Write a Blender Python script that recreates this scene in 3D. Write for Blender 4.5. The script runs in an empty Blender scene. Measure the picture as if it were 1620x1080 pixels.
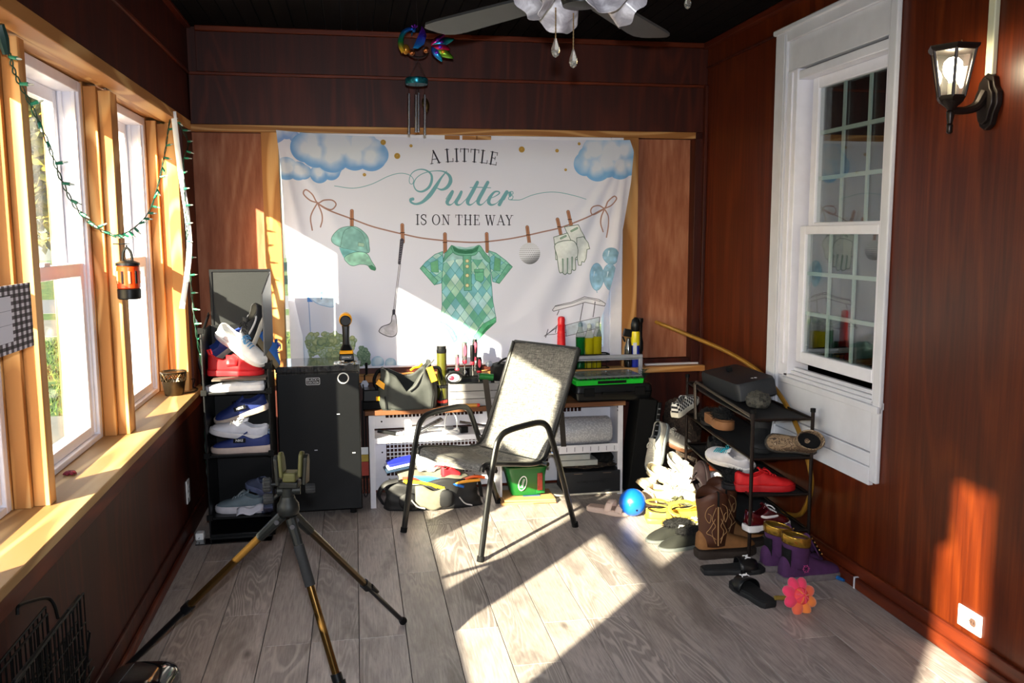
import bpy, bmesh, math, random
import numpy as np
from mathutils import Vector, Matrix, Euler, noise as mnoise
random.seed(7)
PI = math.pi
SC = bpy.context.scene
COL = SC.collection

# ---------------------------------------------------------------- camera
CAM_H = 1.5
FPX, YAW, PITCH, ROLL = 1370.0, 0.17868961, -0.12397360, -0.00486264
def cam_axes():
    f = Vector((math.sin(YAW)*math.cos(PITCH), math.cos(YAW)*math.cos(PITCH), math.sin(PITCH)))
    r = Vector((math.cos(YAW), -math.sin(YAW), 0)); u = r.cross(f)
    return r*math.cos(ROLL)+u*math.sin(ROLL), u*math.cos(ROLL)-r*math.sin(ROLL), f
CR, CU, CF = cam_axes()
def at(px, py, axis, val):
    """point of a real plane (x, y or z = val) that is seen at this spot of the photograph"""
    d = CF + CR*((px-810)/FPX) - CU*((py-540)/FPX)
    o = Vector((0, 0, CAM_H))
    return o + d*((val-o[axis])/d[axis])
def AX(px, py, v): return at(px, py, 0, v)
def AY(px, py, v): return at(px, py, 1, v)
def AZ(px, py, v): return at(px, py, 2, v)
cam = bpy.data.cameras.new('camera'); cam.sensor_width = 36; cam.lens = FPX/1620*36
cam.clip_start = .02; cam.clip_end = 300
cam_o = bpy.data.objects.new('camera', cam); COL.objects.link(cam_o)
m = Matrix((CR, CU, -CF)).transposed().to_4x4(); m.translation = (0, 0, CAM_H)
cam_o.matrix_world = m
SC.camera = cam_o

# ---------------------------------------------------------------- light
SUN_DIR = Vector((.69, .745, -.404)).normalized()
SUN_E, SKY_E, FLASH_W, EXPO = 16.5, .27, 16.0, 1.05
w = bpy.data.worlds.new('world'); SC.world = w; w.use_nodes = True
nt = w.node_tree; nt.nodes.clear()
wo = nt.nodes.new('ShaderNodeOutputWorld'); bg = nt.nodes.new('ShaderNodeBackground')
sk = nt.nodes.new('ShaderNodeTexSky'); sk.sky_type = 'NISHITA'; sk.sun_disc = False
sk.sun_elevation = math.asin(-SUN_DIR.z)
sk.sun_rotation = math.atan2(-SUN_DIR.x, -SUN_DIR.y)
sk.dust_density = 1.5; sk.ozone_density = 1.0
bg.inputs['Strength'].default_value = SKY_E
nt.links.new(sk.outputs[0], bg.inputs[0]); nt.links.new(bg.outputs[0], wo.inputs[0])
sl = bpy.data.lights.new('sun', 'SUN'); sl.energy = SUN_E; sl.angle = .012; sl.color = (1, .88, .66)
so = bpy.data.objects.new('sun', sl); COL.objects.link(so)
so.rotation_euler = SUN_DIR.to_track_quat('-Z', 'Y').to_euler()
fl = bpy.data.lights.new('camera_flash', 'AREA'); fl.energy = FLASH_W; fl.size = .05; fl.size_y = .025; fl.shape = 'RECTANGLE'
fl.color = (.88, .93, 1); fl.spread = 2.2
fo = bpy.data.objects.new('camera_flash', fl); COL.objects.link(fo)
fo.location = Vector((0, 0, CAM_H))+CU*.11+CF*.03
fo.rotation_euler = CF.to_track_quat('-Z', 'Y').to_euler()
vs = SC.view_settings
vs.view_transform = 'Standard'; vs.look = 'None'; vs.gamma = 1; vs.use_curve_mapping = False; vs.exposure = EXPO

# ---------------------------------------------------------------- materials
def lin(c):
    if isinstance(c, str):
        c = c.lstrip('#'); c = [int(c[i:i+2], 16)/255 for i in (0, 2, 4)]
    return tuple((x/12.92 if x <= .04045 else ((x+.055)/1.055)**2.4) for x in c)
MATS = {}
class NT:
    def __init__(s, mt): s.t = mt.node_tree; s.n = s.t.nodes
    def new(s, typ, **kw):
        nd = s.n.new('ShaderNode'+typ)
        for k, v in kw.items(): setattr(nd, k, v)
        return nd
    def link(s, a, b): s.t.links.new(a, b)
    def mix(s, fac, a, b, blend='MIX'):
        nd = s.n.new('ShaderNodeMix'); nd.data_type = 'RGBA'; nd.blend_type = blend
        for inp, v in ((nd.inputs[0], fac), (nd.inputs[6], a), (nd.inputs[7], b)):
            if hasattr(v, 'node'): s.link(v, inp)
            elif isinstance(v, (int, float)): inp.default_value = v
            else: inp.default_value = tuple(v)+(1,)*(4-len(v))
        return nd.outputs[2]
    def ramp(s, fac, stops):
        nd = s.n.new('ShaderNodeValToRGB'); s.link(fac, nd.inputs[0]); cr = nd.color_ramp
        while len(cr.elements) < len(stops): cr.elements.new(.5)
        for e, (p, c) in zip(cr.elements, stops):
            e.position = p; e.color = (c, c, c, 1) if isinstance(c, (int, float)) else tuple(c)+(1,)
        return nd.outputs[0]
    def noise(s, vec, scale, detail=3, rough=.55, dist=0):
        nd = s.n.new('ShaderNodeTexNoise'); nd.inputs['Scale'].default_value = scale
        nd.inputs['Detail'].default_value = detail; nd.inputs['Roughness'].default_value = rough; nd.inputs['Distortion'].default_value = dist
        s.link(vec, nd.inputs['Vector']); return nd.outputs[0]
    def mapping(s, vec, scale, loc=None):
        nd = s.n.new('ShaderNodeMapping'); nd.inputs['Scale'].default_value = scale
        s.link(vec, nd.inputs['Vector'])
        if loc is not None: s.link(loc, nd.inputs['Location'])
        return nd.outputs[0]
    def math(s, op, a, b=None):
        nd = s.n.new('ShaderNodeMath'); nd.operation = op
        for i, v in enumerate((a, b)):
            if v is None: continue
            if hasattr(v, 'node'): s.link(v, nd.inputs[i])
            else: nd.inputs[i].default_value = v
        return nd.outputs[0]
def base(name):
    mt = bpy.data.materials.new(name); mt.use_nodes = True; MATS[name] = mt
    t = NT(mt); p = mt.node_tree.nodes['Principled BSDF']
    return mt, t, p
def mat(name, col, rough=.5, metal=0, var=.12, vs=18, bump=0, bs=120, spec=None, coat=0, sheen=0, trans=0, ior=None, emit=None, alpha=None):
    if name in MATS: return MATS[name]
    mt, t, p = base(name); c = lin(col)
    p.inputs['Roughness'].default_value = rough; p.inputs['Metallic'].default_value = metal
    if spec is not None: p.inputs['Specular IOR Level'].default_value = spec
    if coat: p.inputs['Coat Weight'].default_value = coat; p.inputs['Coat Roughness'].default_value = .08
    if sheen: p.inputs['Sheen Weight'].default_value = sheen
    if trans: p.inputs['Transmission Weight'].default_value = trans
    if ior: p.inputs['IOR'].default_value = ior
    if alpha is not None: p.inputs['Alpha'].default_value = alpha
    if emit: p.inputs['Emission Color'].default_value = lin(emit[0])+(1,); p.inputs['Emission Strength'].default_value = emit[1]
    tc = t.new('TexCoord').outputs['Object']
    if var:
        n = t.noise(tc, vs, 4)
        f = t.ramp(n, [(.3, 0), (.7, 1)])
        t.link(t.mix(f, [x*(1-var) for x in c], [min(1, x*(1+var)) for x in c]), p.inputs['Base Color'])
    else: p.inputs['Base Color'].default_value = c+(1,)
    if bump:
        b = t.new('Bump'); b.inputs['Strength'].default_value = bump; b.inputs['Distance'].default_value = .002
        t.link(t.noise(tc, bs, 3), b.inputs['Height']); t.link(b.outputs[0], p.inputs['Normal'])
    return mt
def wood(name, dark, mid, light, axis=2, rough=.45, fine=60, ring=5.0, coat=0, contrast=1.0, knots=False, rnd=True, stretch=14, ringmix=.55, bump=.15, spec=.3):
    """plain-sawn wood: noise stretched along the grain plus cathedral rings"""
    if name in MATS: return MATS[name]
    mt, t, p = base(name)
    tc = t.new('TexCoord').outputs['Object']
    oi = t.new('ObjectInfo').outputs['Random']
    loc = None
    if rnd:
        cx = t.new('CombineXYZ')
        for i in range(3): t.link(t.math('MULTIPLY', oi, (13.7, 37.1, 21.3)[i]), cx.inputs[i])
        loc = cx.outputs[0]
    s = [1, 1, 1]; s[axis] = 1/stretch
    v = t.mapping(tc, s, loc)
    s2 = [1, 1, 1]; s2[axis] = .16
    v2 = t.mapping(tc, s2, loc)
    fine_n = t.noise(v, fine, 5, .6)
    big = t.noise(v2, ring*.55, 2, .5, .6)
    rings = t.math('SINE', t.math('MULTIPLY', big, 70.0))
    rings = t.ramp(rings, [(.0, 0), (.75, .75), (1, 1)])
    f = t.mix(ringmix, fine_n, rings)
    c = t.ramp(f, [(.25, lin(dark)), (.5, lin(mid)), (.78, lin(light))])
    blotch = t.noise(tc, 2.3, 3)
    c = t.mix(t.ramp(blotch, [(.35, 0), (.7, .45*contrast)]), c, lin(dark))
    if rnd:
        hs = t.new('HueSaturation'); t.link(c, hs.inputs['Color'])
        t.link(t.math('ADD', t.math('MULTIPLY', oi, .3), .85), hs.inputs['Value']); c = hs.outputs[0]
    if knots:
        vo = t.new('TexVoronoi'); vo.inputs['Scale'].default_value = 3.2
        t.link(t.mapping(tc, [1 if i != axis else .5 for i in range(3)], loc), vo.inputs['Vector'])
        c = t.mix(t.ramp(vo.outputs['Distance'], [(.03, .85), (.085, 0)]), c, lin(knots))
    t.link(c, p.inputs['Base Color'])
    p.inputs['Roughness'].default_value = rough; p.inputs['Specular IOR Level'].default_value = spec
    if coat: p.inputs['Coat Weight'].default_value = coat; p.inputs['Coat Roughness'].default_value = .25
    if bump:
        b = t.new('Bump'); b.inputs['Strength'].default_value = bump; b.inputs['Distance'].default_value = .001
        t.link(f, b.inputs['Height']); t.link(b.outputs[0], p.inputs['Normal'])
    return mt
def glass(name, tint=(1, 1, 1), refl=1.0, haze=0.0):
    """thin pane: lets light straight through and mirrors by its Fresnel share"""
    if name in MATS: return MATS[name]
    mt, t, p = base(name); t.n.remove(p)
    tr = t.new('BsdfTransparent'); tr.inputs[0].default_value = tint+(1,)
    gl = t.new('BsdfGlossy'); gl.inputs['Roughness'].default_value = .0
    ge = t.new('NewGeometry'); dt = t.new('VectorMath', operation='DOT_PRODUCT')
    t.link(ge.outputs['Normal'], dt.inputs[0]); t.link(ge.outputs['Incoming'], dt.inputs[1])
    q = t.math('SUBTRACT', 1.0, t.math('ABSOLUTE', dt.outputs['Value']))
    k = t.math('ADD', .04, t.math('MULTIPLY', t.math('POWER', q, 5.0), .96))
    k = t.math('MINIMUM', t.math('MULTIPLY', k, refl), .9)
    mx = t.new('MixShader'); t.link(k, mx.inputs[0]); t.link(tr.outputs[0], mx.inputs[1]); t.link(gl.outputs[0], mx.inputs[2])
    out = mx.outputs[0]
    if haze:
        df = t.new('BsdfDiffuse'); df.inputs[0].default_value = (.8, .8, .8, 1)
        m2 = t.new('MixShader'); t.link(t.ramp(t.noise(t.new('TexCoord').outputs['Object'], 4, 4), [(.35, haze*.4), (.75, haze)]), m2.inputs[0])
        t.link(out, m2.inputs[1]); t.link(df.outputs[0], m2.inputs[2]); out = m2.outputs[0]
    t.link(out, t.n['Material Output'].inputs[0])
    return mt

# ---------------------------------------------------------------- mesh building
class MB:
    def __init__(s, M=None): s.v = []; s.f = []; s.mi = []; s.M = M; s.cur = 0
    def add(s, vs, fs):
        o = len(s.v)
        s.v += [tuple(s.M @ Vector(p)) if s.M else tuple(p) for p in vs]
        for f in fs: s.f.append([i+o for i in f]); s.mi.append(s.cur)
        return s
    def box(s, lo, hi, taper=None):
        x0, y0, z0 = lo; x1, y1, z1 = hi
        v = [(x0, y0, z0), (x1, y0, z0), (x1, y1, z0), (x0, y1, z0), (x0, y0, z1), (x1, y0, z1), (x1, y1, z1), (x0, y1, z1)]
        if taper:
            cx, cy = (x0+x1)/2, (y0+y1)/2
            v = [(cx+(p[0]-cx)*(taper if p[2] == z1 else 1), cy+(p[1]-cy)*(taper if p[2] == z1 else 1), p[2]) for p in v]
        return s.add(v, [(0, 3, 2, 1), (4, 5, 6, 7), (0, 1, 5, 4), (1, 2, 6, 5), (2, 3, 7, 6), (3, 0, 4, 7)])
    def obox(s, c, size, rot=None):
        sx, sy, sz = size[0]/2, size[1]/2, size[2]/2
        R = Euler(rot).to_matrix() if rot else Matrix.Identity(3)
        v = [Vector(c)+R @ Vector((a*sx, b*sy, d*sz)) for d in (-1, 1) for a, b in ((-1, -1), (1, -1), (1, 1), (-1, 1))]
        return s.add(v, [(0, 3, 2, 1), (4, 5, 6, 7), (0, 1, 5, 4), (1, 2, 6, 5), (2, 3, 7, 6), (3, 0, 4, 7)])
    def loft(s, rings, closed=True, caps=True):
        n = len(rings[0]); v = [p for r in rings for p in r]; f = []
        for i in range(len(rings)-1):
            for j in range(n if closed else n-1):
                a, b = i*n+j, i*n+(j+1) % n
                f.append((a, b, b+n, a+n))
        if caps and closed:
            f.append(tuple(range(n))[::-1]); f.append(tuple(range((len(rings)-1)*n, len(rings)*n)))
        return s.add(v, f)
    def tube(s, pts, r, n=8, closed=False, caps=True, flat=1.0, up=None):
        pts = [Vector(p) for p in pts]; N = len(pts); rings = []
        rr = r if isinstance(r, (list, tuple)) else [r]*N
        prev = None
        for i, p in enumerate(pts):
            if closed: d = pts[(i+1) % N]-pts[i-1]
            else: d = pts[min(i+1, N-1)]-pts[max(i-1, 0)]
            if d.length < 1e-9: d = Vector((0, 0, 1))
            d.normalize()
            if prev is None:
                a = Vector(up) if up else (Vector((0, 0, 1)) if abs(d.z) < .9 else Vector((1, 0, 0)))
                x = d.cross(a).normalized()
            else:
                x = prev - d*prev.dot(d)
                x = x.normalized() if x.length > 1e-6 else d.orthogonal().normalized()
            prev = x; y = d.cross(x)
            rings.append([p+(x*math.cos(2*PI*k/n)+y*math.sin(2*PI*k/n)*flat)*rr[i] for k in range(n)])
        if closed: rings.append(rings[0]); return s.loft(rings, True, False)
        return s.loft(rings, True, caps)
    def lathe(s, prof, n=16, c=(0, 0, 0), axis=None, sx=1, sy=1, caps=True):
        R = Vector((0, 0, 1)).rotation_difference(Vector(axis)).to_matrix() if axis is not None else Matrix.Identity(3)
        rings = [[Vector(c)+R @ Vector((r*sx*math.cos(2*PI*k/n), r*sy*math.sin(2*PI*k/n), z)) for k in range(n)] for r, z in prof]
        return s.loft(rings, True, caps)
    def ell(s, c, r, nu=14, nv=9, rot=None):
        R = Euler(rot).to_matrix() if rot else Matrix.Identity(3)
        rings = []
        for j in range(nv+1):
            th = -PI/2+PI*j/nv; q = max(math.cos(th), .02)
            rings.append([Vector(c)+R @ Vector((r[0]*q*math.cos(2*PI*k/nu), r[1]*q*math.sin(2*PI*k/nu), r[2]*math.sin(th))) for k in range(nu)])
        return s.loft(rings)
    def rframe(s, axis, lo, hi, a, b, c, d):
        """rectangular frame across axis; side widths: a low side, b high side, c bottom, d top"""
        o = 1 if axis == 0 else 0
        def bx(u0, u1, z0, z1):
            l = list(lo); h = list(hi); l[o], h[o], l[2], h[2] = u0, u1, z0, z1; s.box(l, h)
        bx(lo[o], lo[o]+a, lo[2], hi[2]); bx(hi[o]-b, hi[o], lo[2], hi[2])
        if c: bx(lo[o]+a, hi[o]-b, lo[2], lo[2]+c)
        if d: bx(lo[o]+a, hi[o]-b, hi[2]-d, hi[2])
        return s
    def prism(s, poly, h, O=(0, 0, 0), U=(1, 0, 0), V=(0, 1, 0), flip=False):
        """polygon in the U,V plane at O, pushed out by h along U x V"""
        O, U, V = Vector(O), Vector(U), Vector(V); N = U.cross(V).normalized()
        b = [O+U*p[0]+V*p[1] for p in poly]; t = [p+N*h for p in b]; n = len(b)
        return s.add(b+t, [tuple(range(n))[::-1], tuple(range(n, 2*n))]+[(i, (i+1) % n, n+(i+1) % n, n+i) for i in range(n)])
    def grid(s, fn, nu, nv):
        v = [fn(i/nu, j/nv) for j in range(nv+1) for i in range(nu+1)]
        f = [(j*(nu+1)+i, j*(nu+1)+i+1, (j+1)*(nu+1)+i+1, (j+1)*(nu+1)+i) for j in range(nv) for i in range(nu)]
        return s.add(v, f)
    def mesh(s, name, mats, smooth=35, off=None, fixn=True):
        me = bpy.data.meshes.new(name)
        vv = s.v if off is None else [(p[0]-off[0], p[1]-off[1], p[2]-off[2]) for p in s.v]
        me.from_pydata(vv, [], s.f); me.update()
        for mt in (mats if isinstance(mats, (list, tuple)) else [mats]): me.materials.append(mt)
        if any(s.mi): me.polygons.foreach_set('material_index', s.mi)
        if fixn:
            b = bmesh.new(); b.from_mesh(me); bmesh.ops.recalc_face_normals(b, faces=b.faces); b.to_mesh(me); b.free()
        if smooth:
            me.shade_smooth()
            if smooth < 180: me.set_sharp_from_angle(angle=math.radians(smooth))
        return me

def link(name, data, parent=None, loc=None):
    o = bpy.data.objects.new(name, data); COL.objects.link(o)
    if parent is not None: o.parent = parent
    if loc is not None: o.location = loc
    return o
def props(o, label, cat, group=None, kind=None):
    if label: o['label'] = label
    if cat: o['category'] = cat
    if group: o['group'] = group
    if kind: o['kind'] = kind
    return o
def thing(name, label, cat, loc=(0, 0, 0), rot=(0, 0, 0), group=None, scale=None):
    o = bpy.data.objects.new(name, None); COL.objects.link(o); o.empty_display_size = .05
    o.location = loc; o.rotation_euler = rot
    if scale: o.scale = (scale,)*3
    return props(o, label, cat, group)
def off_of(p):
    v = Vector((0, 0, 0))
    while p is not None: v = v+p.location; p = p.parent
    return v
def part(name, mb, mt, parent, label=None, world=False, bevel=0, smooth=35, solid=0, sub=0, seg=2, fixn=True, solid_off=-1):
    """one mesh object under its thing; world=True: the MB holds room coordinates"""
    me = mb.mesh(name, mt, smooth, off_of(parent) if world else None, fixn)
    o = link(name, me, parent)
    if solid: md = o.modifiers.new('s', 'SOLIDIFY'); md.thickness = solid; md.offset = solid_off
    if bevel: md = o.modifiers.new('b', 'BEVEL'); md.width = bevel; md.segments = seg; md.limit_method = 'ANGLE'; md.angle_limit = math.radians(40)
    if sub: md = o.modifiers.new('u', 'SUBSURF'); md.levels = sub; md.render_levels = sub
    if label: o['label'] = label
    return o
def solo(name, mb, mt, label, cat, group=None, loc=None, **kw):
    """a thing that is one mesh (MB in room coordinates)"""
    vv = np.array(mb.v)
    if loc is None: loc = (float(vv[:, 0].mean()), float(vv[:, 1].mean()), float(vv[:, 2].min()))
    me = mb.mesh(name, mt, kw.get('smooth', 35), loc, kw.get('fixn', True))
    o = link(name, me, None, loc)
    if kw.get('solid'): md = o.modifiers.new('s', 'SOLIDIFY'); md.thickness = kw['solid']; md.offset = kw.get('solid_off', -1)
    if kw.get('bevel'): md = o.modifiers.new('b', 'BEVEL'); md.width = kw['bevel']; md.segments = 2; md.limit_method = 'ANGLE'; md.angle_limit = math.radians(40)
    if kw.get('sub'): md = o.modifiers.new('u', 'SUBSURF'); md.levels = md.render_levels = kw['sub']
    return props(o, label, cat, group)
def struct(name, mb=None, mt=None, parent=None, bevel=0, smooth=35, loc=(0, 0, 0)):
    if mb is None: o = link(name, None, parent, loc)
    else:
        o = link(name, mb.mesh(name, mt, smooth), parent)
        if bevel: md = o.modifiers.new('b', 'BEVEL'); md.width = bevel; md.segments = 2; md.limit_method = 'ANGLE'
    o['kind'] = 'structure'
    return o
def copy_tree(o, parent=None):
    c = o.copy(); COL.objects.link(c)
    if parent is not None: c.parent = parent; c.matrix_parent_inverse = o.matrix_parent_inverse.copy()
    for ch in list(o.children): copy_tree(ch, c)
    return c
def text(name, s, size, mt, parent, M, depth=.0006, align='CENTER', spacing=1.0):
    """lettering as thin raised mesh; M places its plane (x right, y up)"""
    cu = bpy.data.curves.new(name, 'FONT'); cu.body = s; cu.size = size; cu.extrude = depth; cu.align_x = align; cu.align_y = 'CENTER'; cu.space_character = spacing
    to = bpy.data.objects.new(name, cu); COL.objects.link(to)
    dg = bpy.context.evaluated_depsgraph_get()
    me = bpy.data.meshes.new_from_object(to.evaluated_get(dg)); bpy.data.objects.remove(to)
    me.transform(M); me.materials.clear(); me.materials.append(mt)
    return link(name, me, parent)
def frame_M(O, U, V):
    U = Vector(U).normalized(); V = Vector(V).normalized(); N = U.cross(V)
    M = Matrix((U, V, N)).transposed().to_4x4(); M.translation = Vector(O); return M
def spline(pts, n=8, closed=False):
    P = [Vector(p) for p in pts]; out = []; N = len(P)
    for i in range(N if closed else N-1):
        p1, p2 = P[i], P[(i+1) % N]
        p0 = P[i-1] if (closed or i > 0) else p1*2-p2
        p3 = P[(i+2) % N] if (closed or i+2 < N) else p2*2-p1
        for k in range(n):
            t = k/n
            out.append(.5*((2*p1)+(p2-p0)*t+(2*p0-5*p1+4*p2-p3)*t*t+(3*p1-p0-3*p2+p3)*t**3))
    if not closed: out.append(P[-1])
    return out
def rr(x0, y0, x1, y1, r, n=4):
    out = []
    for cx, cy, a in ((x1-r, y0+r, -90), (x1-r, y1-r, 0), (x0+r, y1-r, 90), (x0+r, y0+r, 180)):
        for k in range(n+1):
            t = math.radians(a+90*k/n); out.append((cx+r*math.cos(t), cy+r*math.sin(t)))
    return out
# ================================================================ ROOM
XL, XR, YB, YR, ZC = -.85, 2.08, 5.0, -1.7, 2.6
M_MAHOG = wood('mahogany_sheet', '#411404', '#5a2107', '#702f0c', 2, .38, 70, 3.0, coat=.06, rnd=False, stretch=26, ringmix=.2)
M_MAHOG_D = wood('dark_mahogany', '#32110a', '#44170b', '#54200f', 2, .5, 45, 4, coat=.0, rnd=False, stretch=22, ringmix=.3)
M_MAHOG_T = wood('mahogany_trim', '#54200d', '#6d2c12', '#83391a', 0, .4, 45, 4, rnd=True, ringmix=.3)
M_MAHOG_Y = wood('mahogany_trim_y', '#4a1a0c', '#622610', '#773216', 1, .4, 45, 4, rnd=True, ringmix=.3)
M_PINE = wood('pine_upright', '#a8703a', '#c38b4e', '#d5a468', 2, .6, 30, 5, knots='#6d3d18', contrast=.4)
M_PINE_X = wood('pine_cross', '#a8703a', '#c38b4e', '#d5a468', 0, .6, 30, 5, knots='#6d3d18', contrast=.4)
M_PINE_Y = wood('pine_along', '#a8703a', '#c0894c', '#d2a268', 1, .6, 30, 5, knots='#6d3d18', contrast=.4)
M_SILL = wood('sill_board', '#9a7448', '#b8905c', '#c9a673', 1, .6, 26, 4, knots='#6d4a28', contrast=.7)
M_PLY = wood('plywood_sheet', '#8a4f34', '#a4674a', '#bd8464', 2, .65, 34, 2.6, contrast=.3, rnd=True, ringmix=.16, stretch=7)
M_CEIL = mat('ceiling_black_brown', '#0b0706', .85, var=.25, vs=6, spec=.1)
M_GROOVE = mat('dark_gap', '#0d0806', .9, var=0)
M_VINYL = mat('white_vinyl', '#eceaf2', .35, var=.03)
M_PAINT = mat('white_paint', '#d9d8de', .45, var=.06, vs=7, bump=.1, bs=30)
M_GLASS = glass('window_glass', (.97, .99, .98), .22, .010)
M_GLASSD = glass('dark_room_glass', (.9, .93, .92), 2.4)
M_MUNTIN = mat('pale_green_muntin', '#b9c8c4', .5, var=.03)

# floor -------------------------------------------------------------
def floor_mat():
    mt, t, p = base('grey_oak_plank')
    tc = t.new('TexCoord').outputs['Object']; oi = t.new('ObjectInfo').outputs['Random']
    cx = t.new('CombineXYZ')
    for i in range(3): t.link(t.math('MULTIPLY', oi, (31.7, 57.1, 0)[i]), cx.inputs[i])
    v = t.mapping(tc, (1, .055, 1), cx.outputs[0]); v2 = t.mapping(tc, (1, .17, 1), cx.outputs[0])
    fine = t.noise(v, 150, 5, .65)
    big = t.noise(v2, 5.2, 2, .5, .5)
    rings = t.math('SINE', t.math('MULTIPLY', big, 150.0))
    rings = t.ramp(rings, [(0, 0), (.7, .7), (1, 1)])
    mask = t.ramp(t.noise(v2, 3.1, 2), [(.45, .04), (.66, .42)])
    f = t.mix(mask, fine, rings)
    c = t.ramp(f, [(.2, lin('#7c736f')), (.5, lin('#a89d97')), (.8, lin('#c0b6af'))])
    dk = t.noise(t.mapping(tc, (1, .3, 1), cx.outputs[0]), 7, 4, .6, .8)
    c = t.mix(t.ramp(dk, [(.5, 0), (.72, .62)]), c, lin('#574d48'))
    vo = t.new('TexVoronoi'); vo.inputs['Scale'].default_value = 4.2
    t.link(t.mapping(tc, (1, .42, 1), cx.outputs[0]), vo.inputs['Vector'])
    c = t.mix(t.ramp(vo.outputs['Distance'], [(.02, .8), (.09, 0)]), c, lin('#3a312c'))
    hs = t.new('HueSaturation'); t.link(c, hs.inputs['Color'])
    t.link(t.math('ADD', t.math('MULTIPLY', oi, .26), .87), hs.inputs['Value'])
    t.link(hs.outputs[0], p.inputs['Base Color'])
    p.inputs['Roughness'].default_value = .42
    b = t.new('Bump'); b.inputs['Strength'].default_value = .12; b.inputs['Distance'].default_value = .001
    t.link(f, b.inputs['Height']); t.link(b.outputs[0], p.inputs['Normal'])
    return mt
M_FLOOR = floor_mat()
fl_o = struct('floor', MB().box((XL-.1, YR, -.06), (XR+.1, YB+.1, -.004)), M_GROOVE)
PW, PL, gap = .176, 1.22, .0014
row = 0; x = XL-.05
pl_me = {}
def plank_mesh(wd, ln):
    k = (round(wd, 3), round(ln, 3))
    if k not in pl_me:
        b = .0016; lo = MB()
        v = [(0, 0, -.004), (wd, 0, -.004), (wd, ln, -.004), (0, ln, -.004), (b, b, 0), (wd-b, b, 0), (wd-b, ln-b, 0), (b, ln-b, 0)]
        lo.add(v, [(4, 5, 6, 7), (0, 1, 5, 4), (1, 2, 6, 5), (2, 3, 7, 6), (3, 0, 4, 7)])
        pl_me[k] = lo.mesh('plank', M_FLOOR, 0)
    return pl_me[k]
while x < XR+.04:
    wd = min(PW, XR+.05-x)
    y = YR-random.choice((.0, .31, .62, .93))-.05
    while y < YB:
        y0, y1 = max(y, YR), min(y+PL, YB+.05)
        if y1-y0 > .02:
            o = link('plank', plank_mesh(wd-gap, round(y1-y0-gap, 2)), fl_o, (x, y0, 0))
        y += PL
    x += PW

# ceiling -----------------------------------------------------------
ce = struct('ceiling', MB().box((XL-.2, YR, ZC+.02), (XR+.1, YB+.1, ZC+.1)), M_GROOVE)
bw = .083
cm = MB().box((.003, YR, 0), (bw-.003, YB, .02)).mesh('ceiling_board', M_CEIL, 0)
x = XL-.1
while x < XR: link('ceiling_board', cm, ce, (x, 0, ZC)); x += bw

# back wall ---------------------------------------------------------
BX0, BX1, BZ0, BZ1 = -.37, 1.575, .735, 2.055         # opening of the back window
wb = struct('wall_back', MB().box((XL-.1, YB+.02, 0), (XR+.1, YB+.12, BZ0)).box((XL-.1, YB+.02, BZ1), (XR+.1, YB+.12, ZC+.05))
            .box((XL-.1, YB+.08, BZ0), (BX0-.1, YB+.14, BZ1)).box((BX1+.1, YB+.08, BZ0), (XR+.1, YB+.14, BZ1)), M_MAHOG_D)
part('panel', MB().box((-.80, YB-.03, 2.365), (XR, YB+.02, 2.572)), M_MAHOG_D, wb, bevel=.002)
part('panel', MB().box((-.845, YB-.015, 2.092), (XR, YB+.02, 2.35)), M_MAHOG_D, wb, bevel=.002)
part('moulding', MB().box((-.80, YB-.045, 2.572), (XR, YB+.02, ZC)), M_MAHOG_T, wb, bevel=.004)
part('moulding', MB().box((-.845, YB-.02, 2.35), (XR, YB+.02, 2.365)), M_MAHOG_T, wb, bevel=.002)
part('header_board', MB().box((-.86, YB-.012, 2.055), (XR-.06, YB+.02, 2.092)), M_PINE_X, wb, bevel=.002)
part('plywood_panel', MB().box((-1.0, YB+.062, .735), (-.45, YB+.078, 2.055)), M_PLY, wb)
part('plywood_panel', MB().box((1.62, YB+.062, .735), (2.1, YB+.078, 2.055)), M_PLY, wb)
part('stud', MB().box((-.485, YB-.014, .70), (-.395, YB+.08, 2.055)), M_PINE, wb, bevel=.002)
part('stud', MB().box((1.575, YB-.014, .70), (1.665, YB+.08, 2.055)), M_PINE, wb, bevel=.002)
part('stud', MB().box((2.015, YB-.02, .70), (XR, YB+.08, 2.055)), M_MAHOG_D, wb, bevel=.002)
part('sill_board', MB().box((-.84, YB-.085, .665), (XR-.0, YB+.02, .7)), M_PINE_X, wb, bevel=.003)
part('bottom_plate', MB().box((-1.0, YB+.021, .68), (XR, YB+.08, .735)), M_PINE_X, wb)
part('filler_strip', MB().box((1.72, YB-.03, .7), (XR-.02, YB-.005, .712)), M_PAINT, wb, bevel=.003)
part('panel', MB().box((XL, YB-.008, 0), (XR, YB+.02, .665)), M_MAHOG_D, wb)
for bx in (.52, .62, .70):
    part('shim', MB().box((bx, YB-.016, 2.02), (bx+.085, YB+.0, 2.052)), M_PINE_X, wb)

# back window behind the cloth
w3 = struct('window_3')
fr = MB().rframe(1, (BX0, YB-.01, BZ0), (BX1, YB+.09, BZ1), .075, .075, .05, .05)
part('frame', fr, M_VINYL, w3, bevel=.004)
sx = (BX0+BX1)/2
for a, b in ((BX0+.075, sx-.02), (sx-.02, BX1-.075)):
    s_ = MB().rframe(1, (a, YB+.01, BZ0+.05), (b, YB+.06, BZ1-.05), .035, .035, .035, .035)
    sash = part('sash', s_, M_VINYL, w3, bevel=.003)
    part('pane', MB().box((a+.03, YB+.033, BZ0+.08), (b-.03, YB+.037, BZ1-.08)), M_GLASS, sash)

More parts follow.
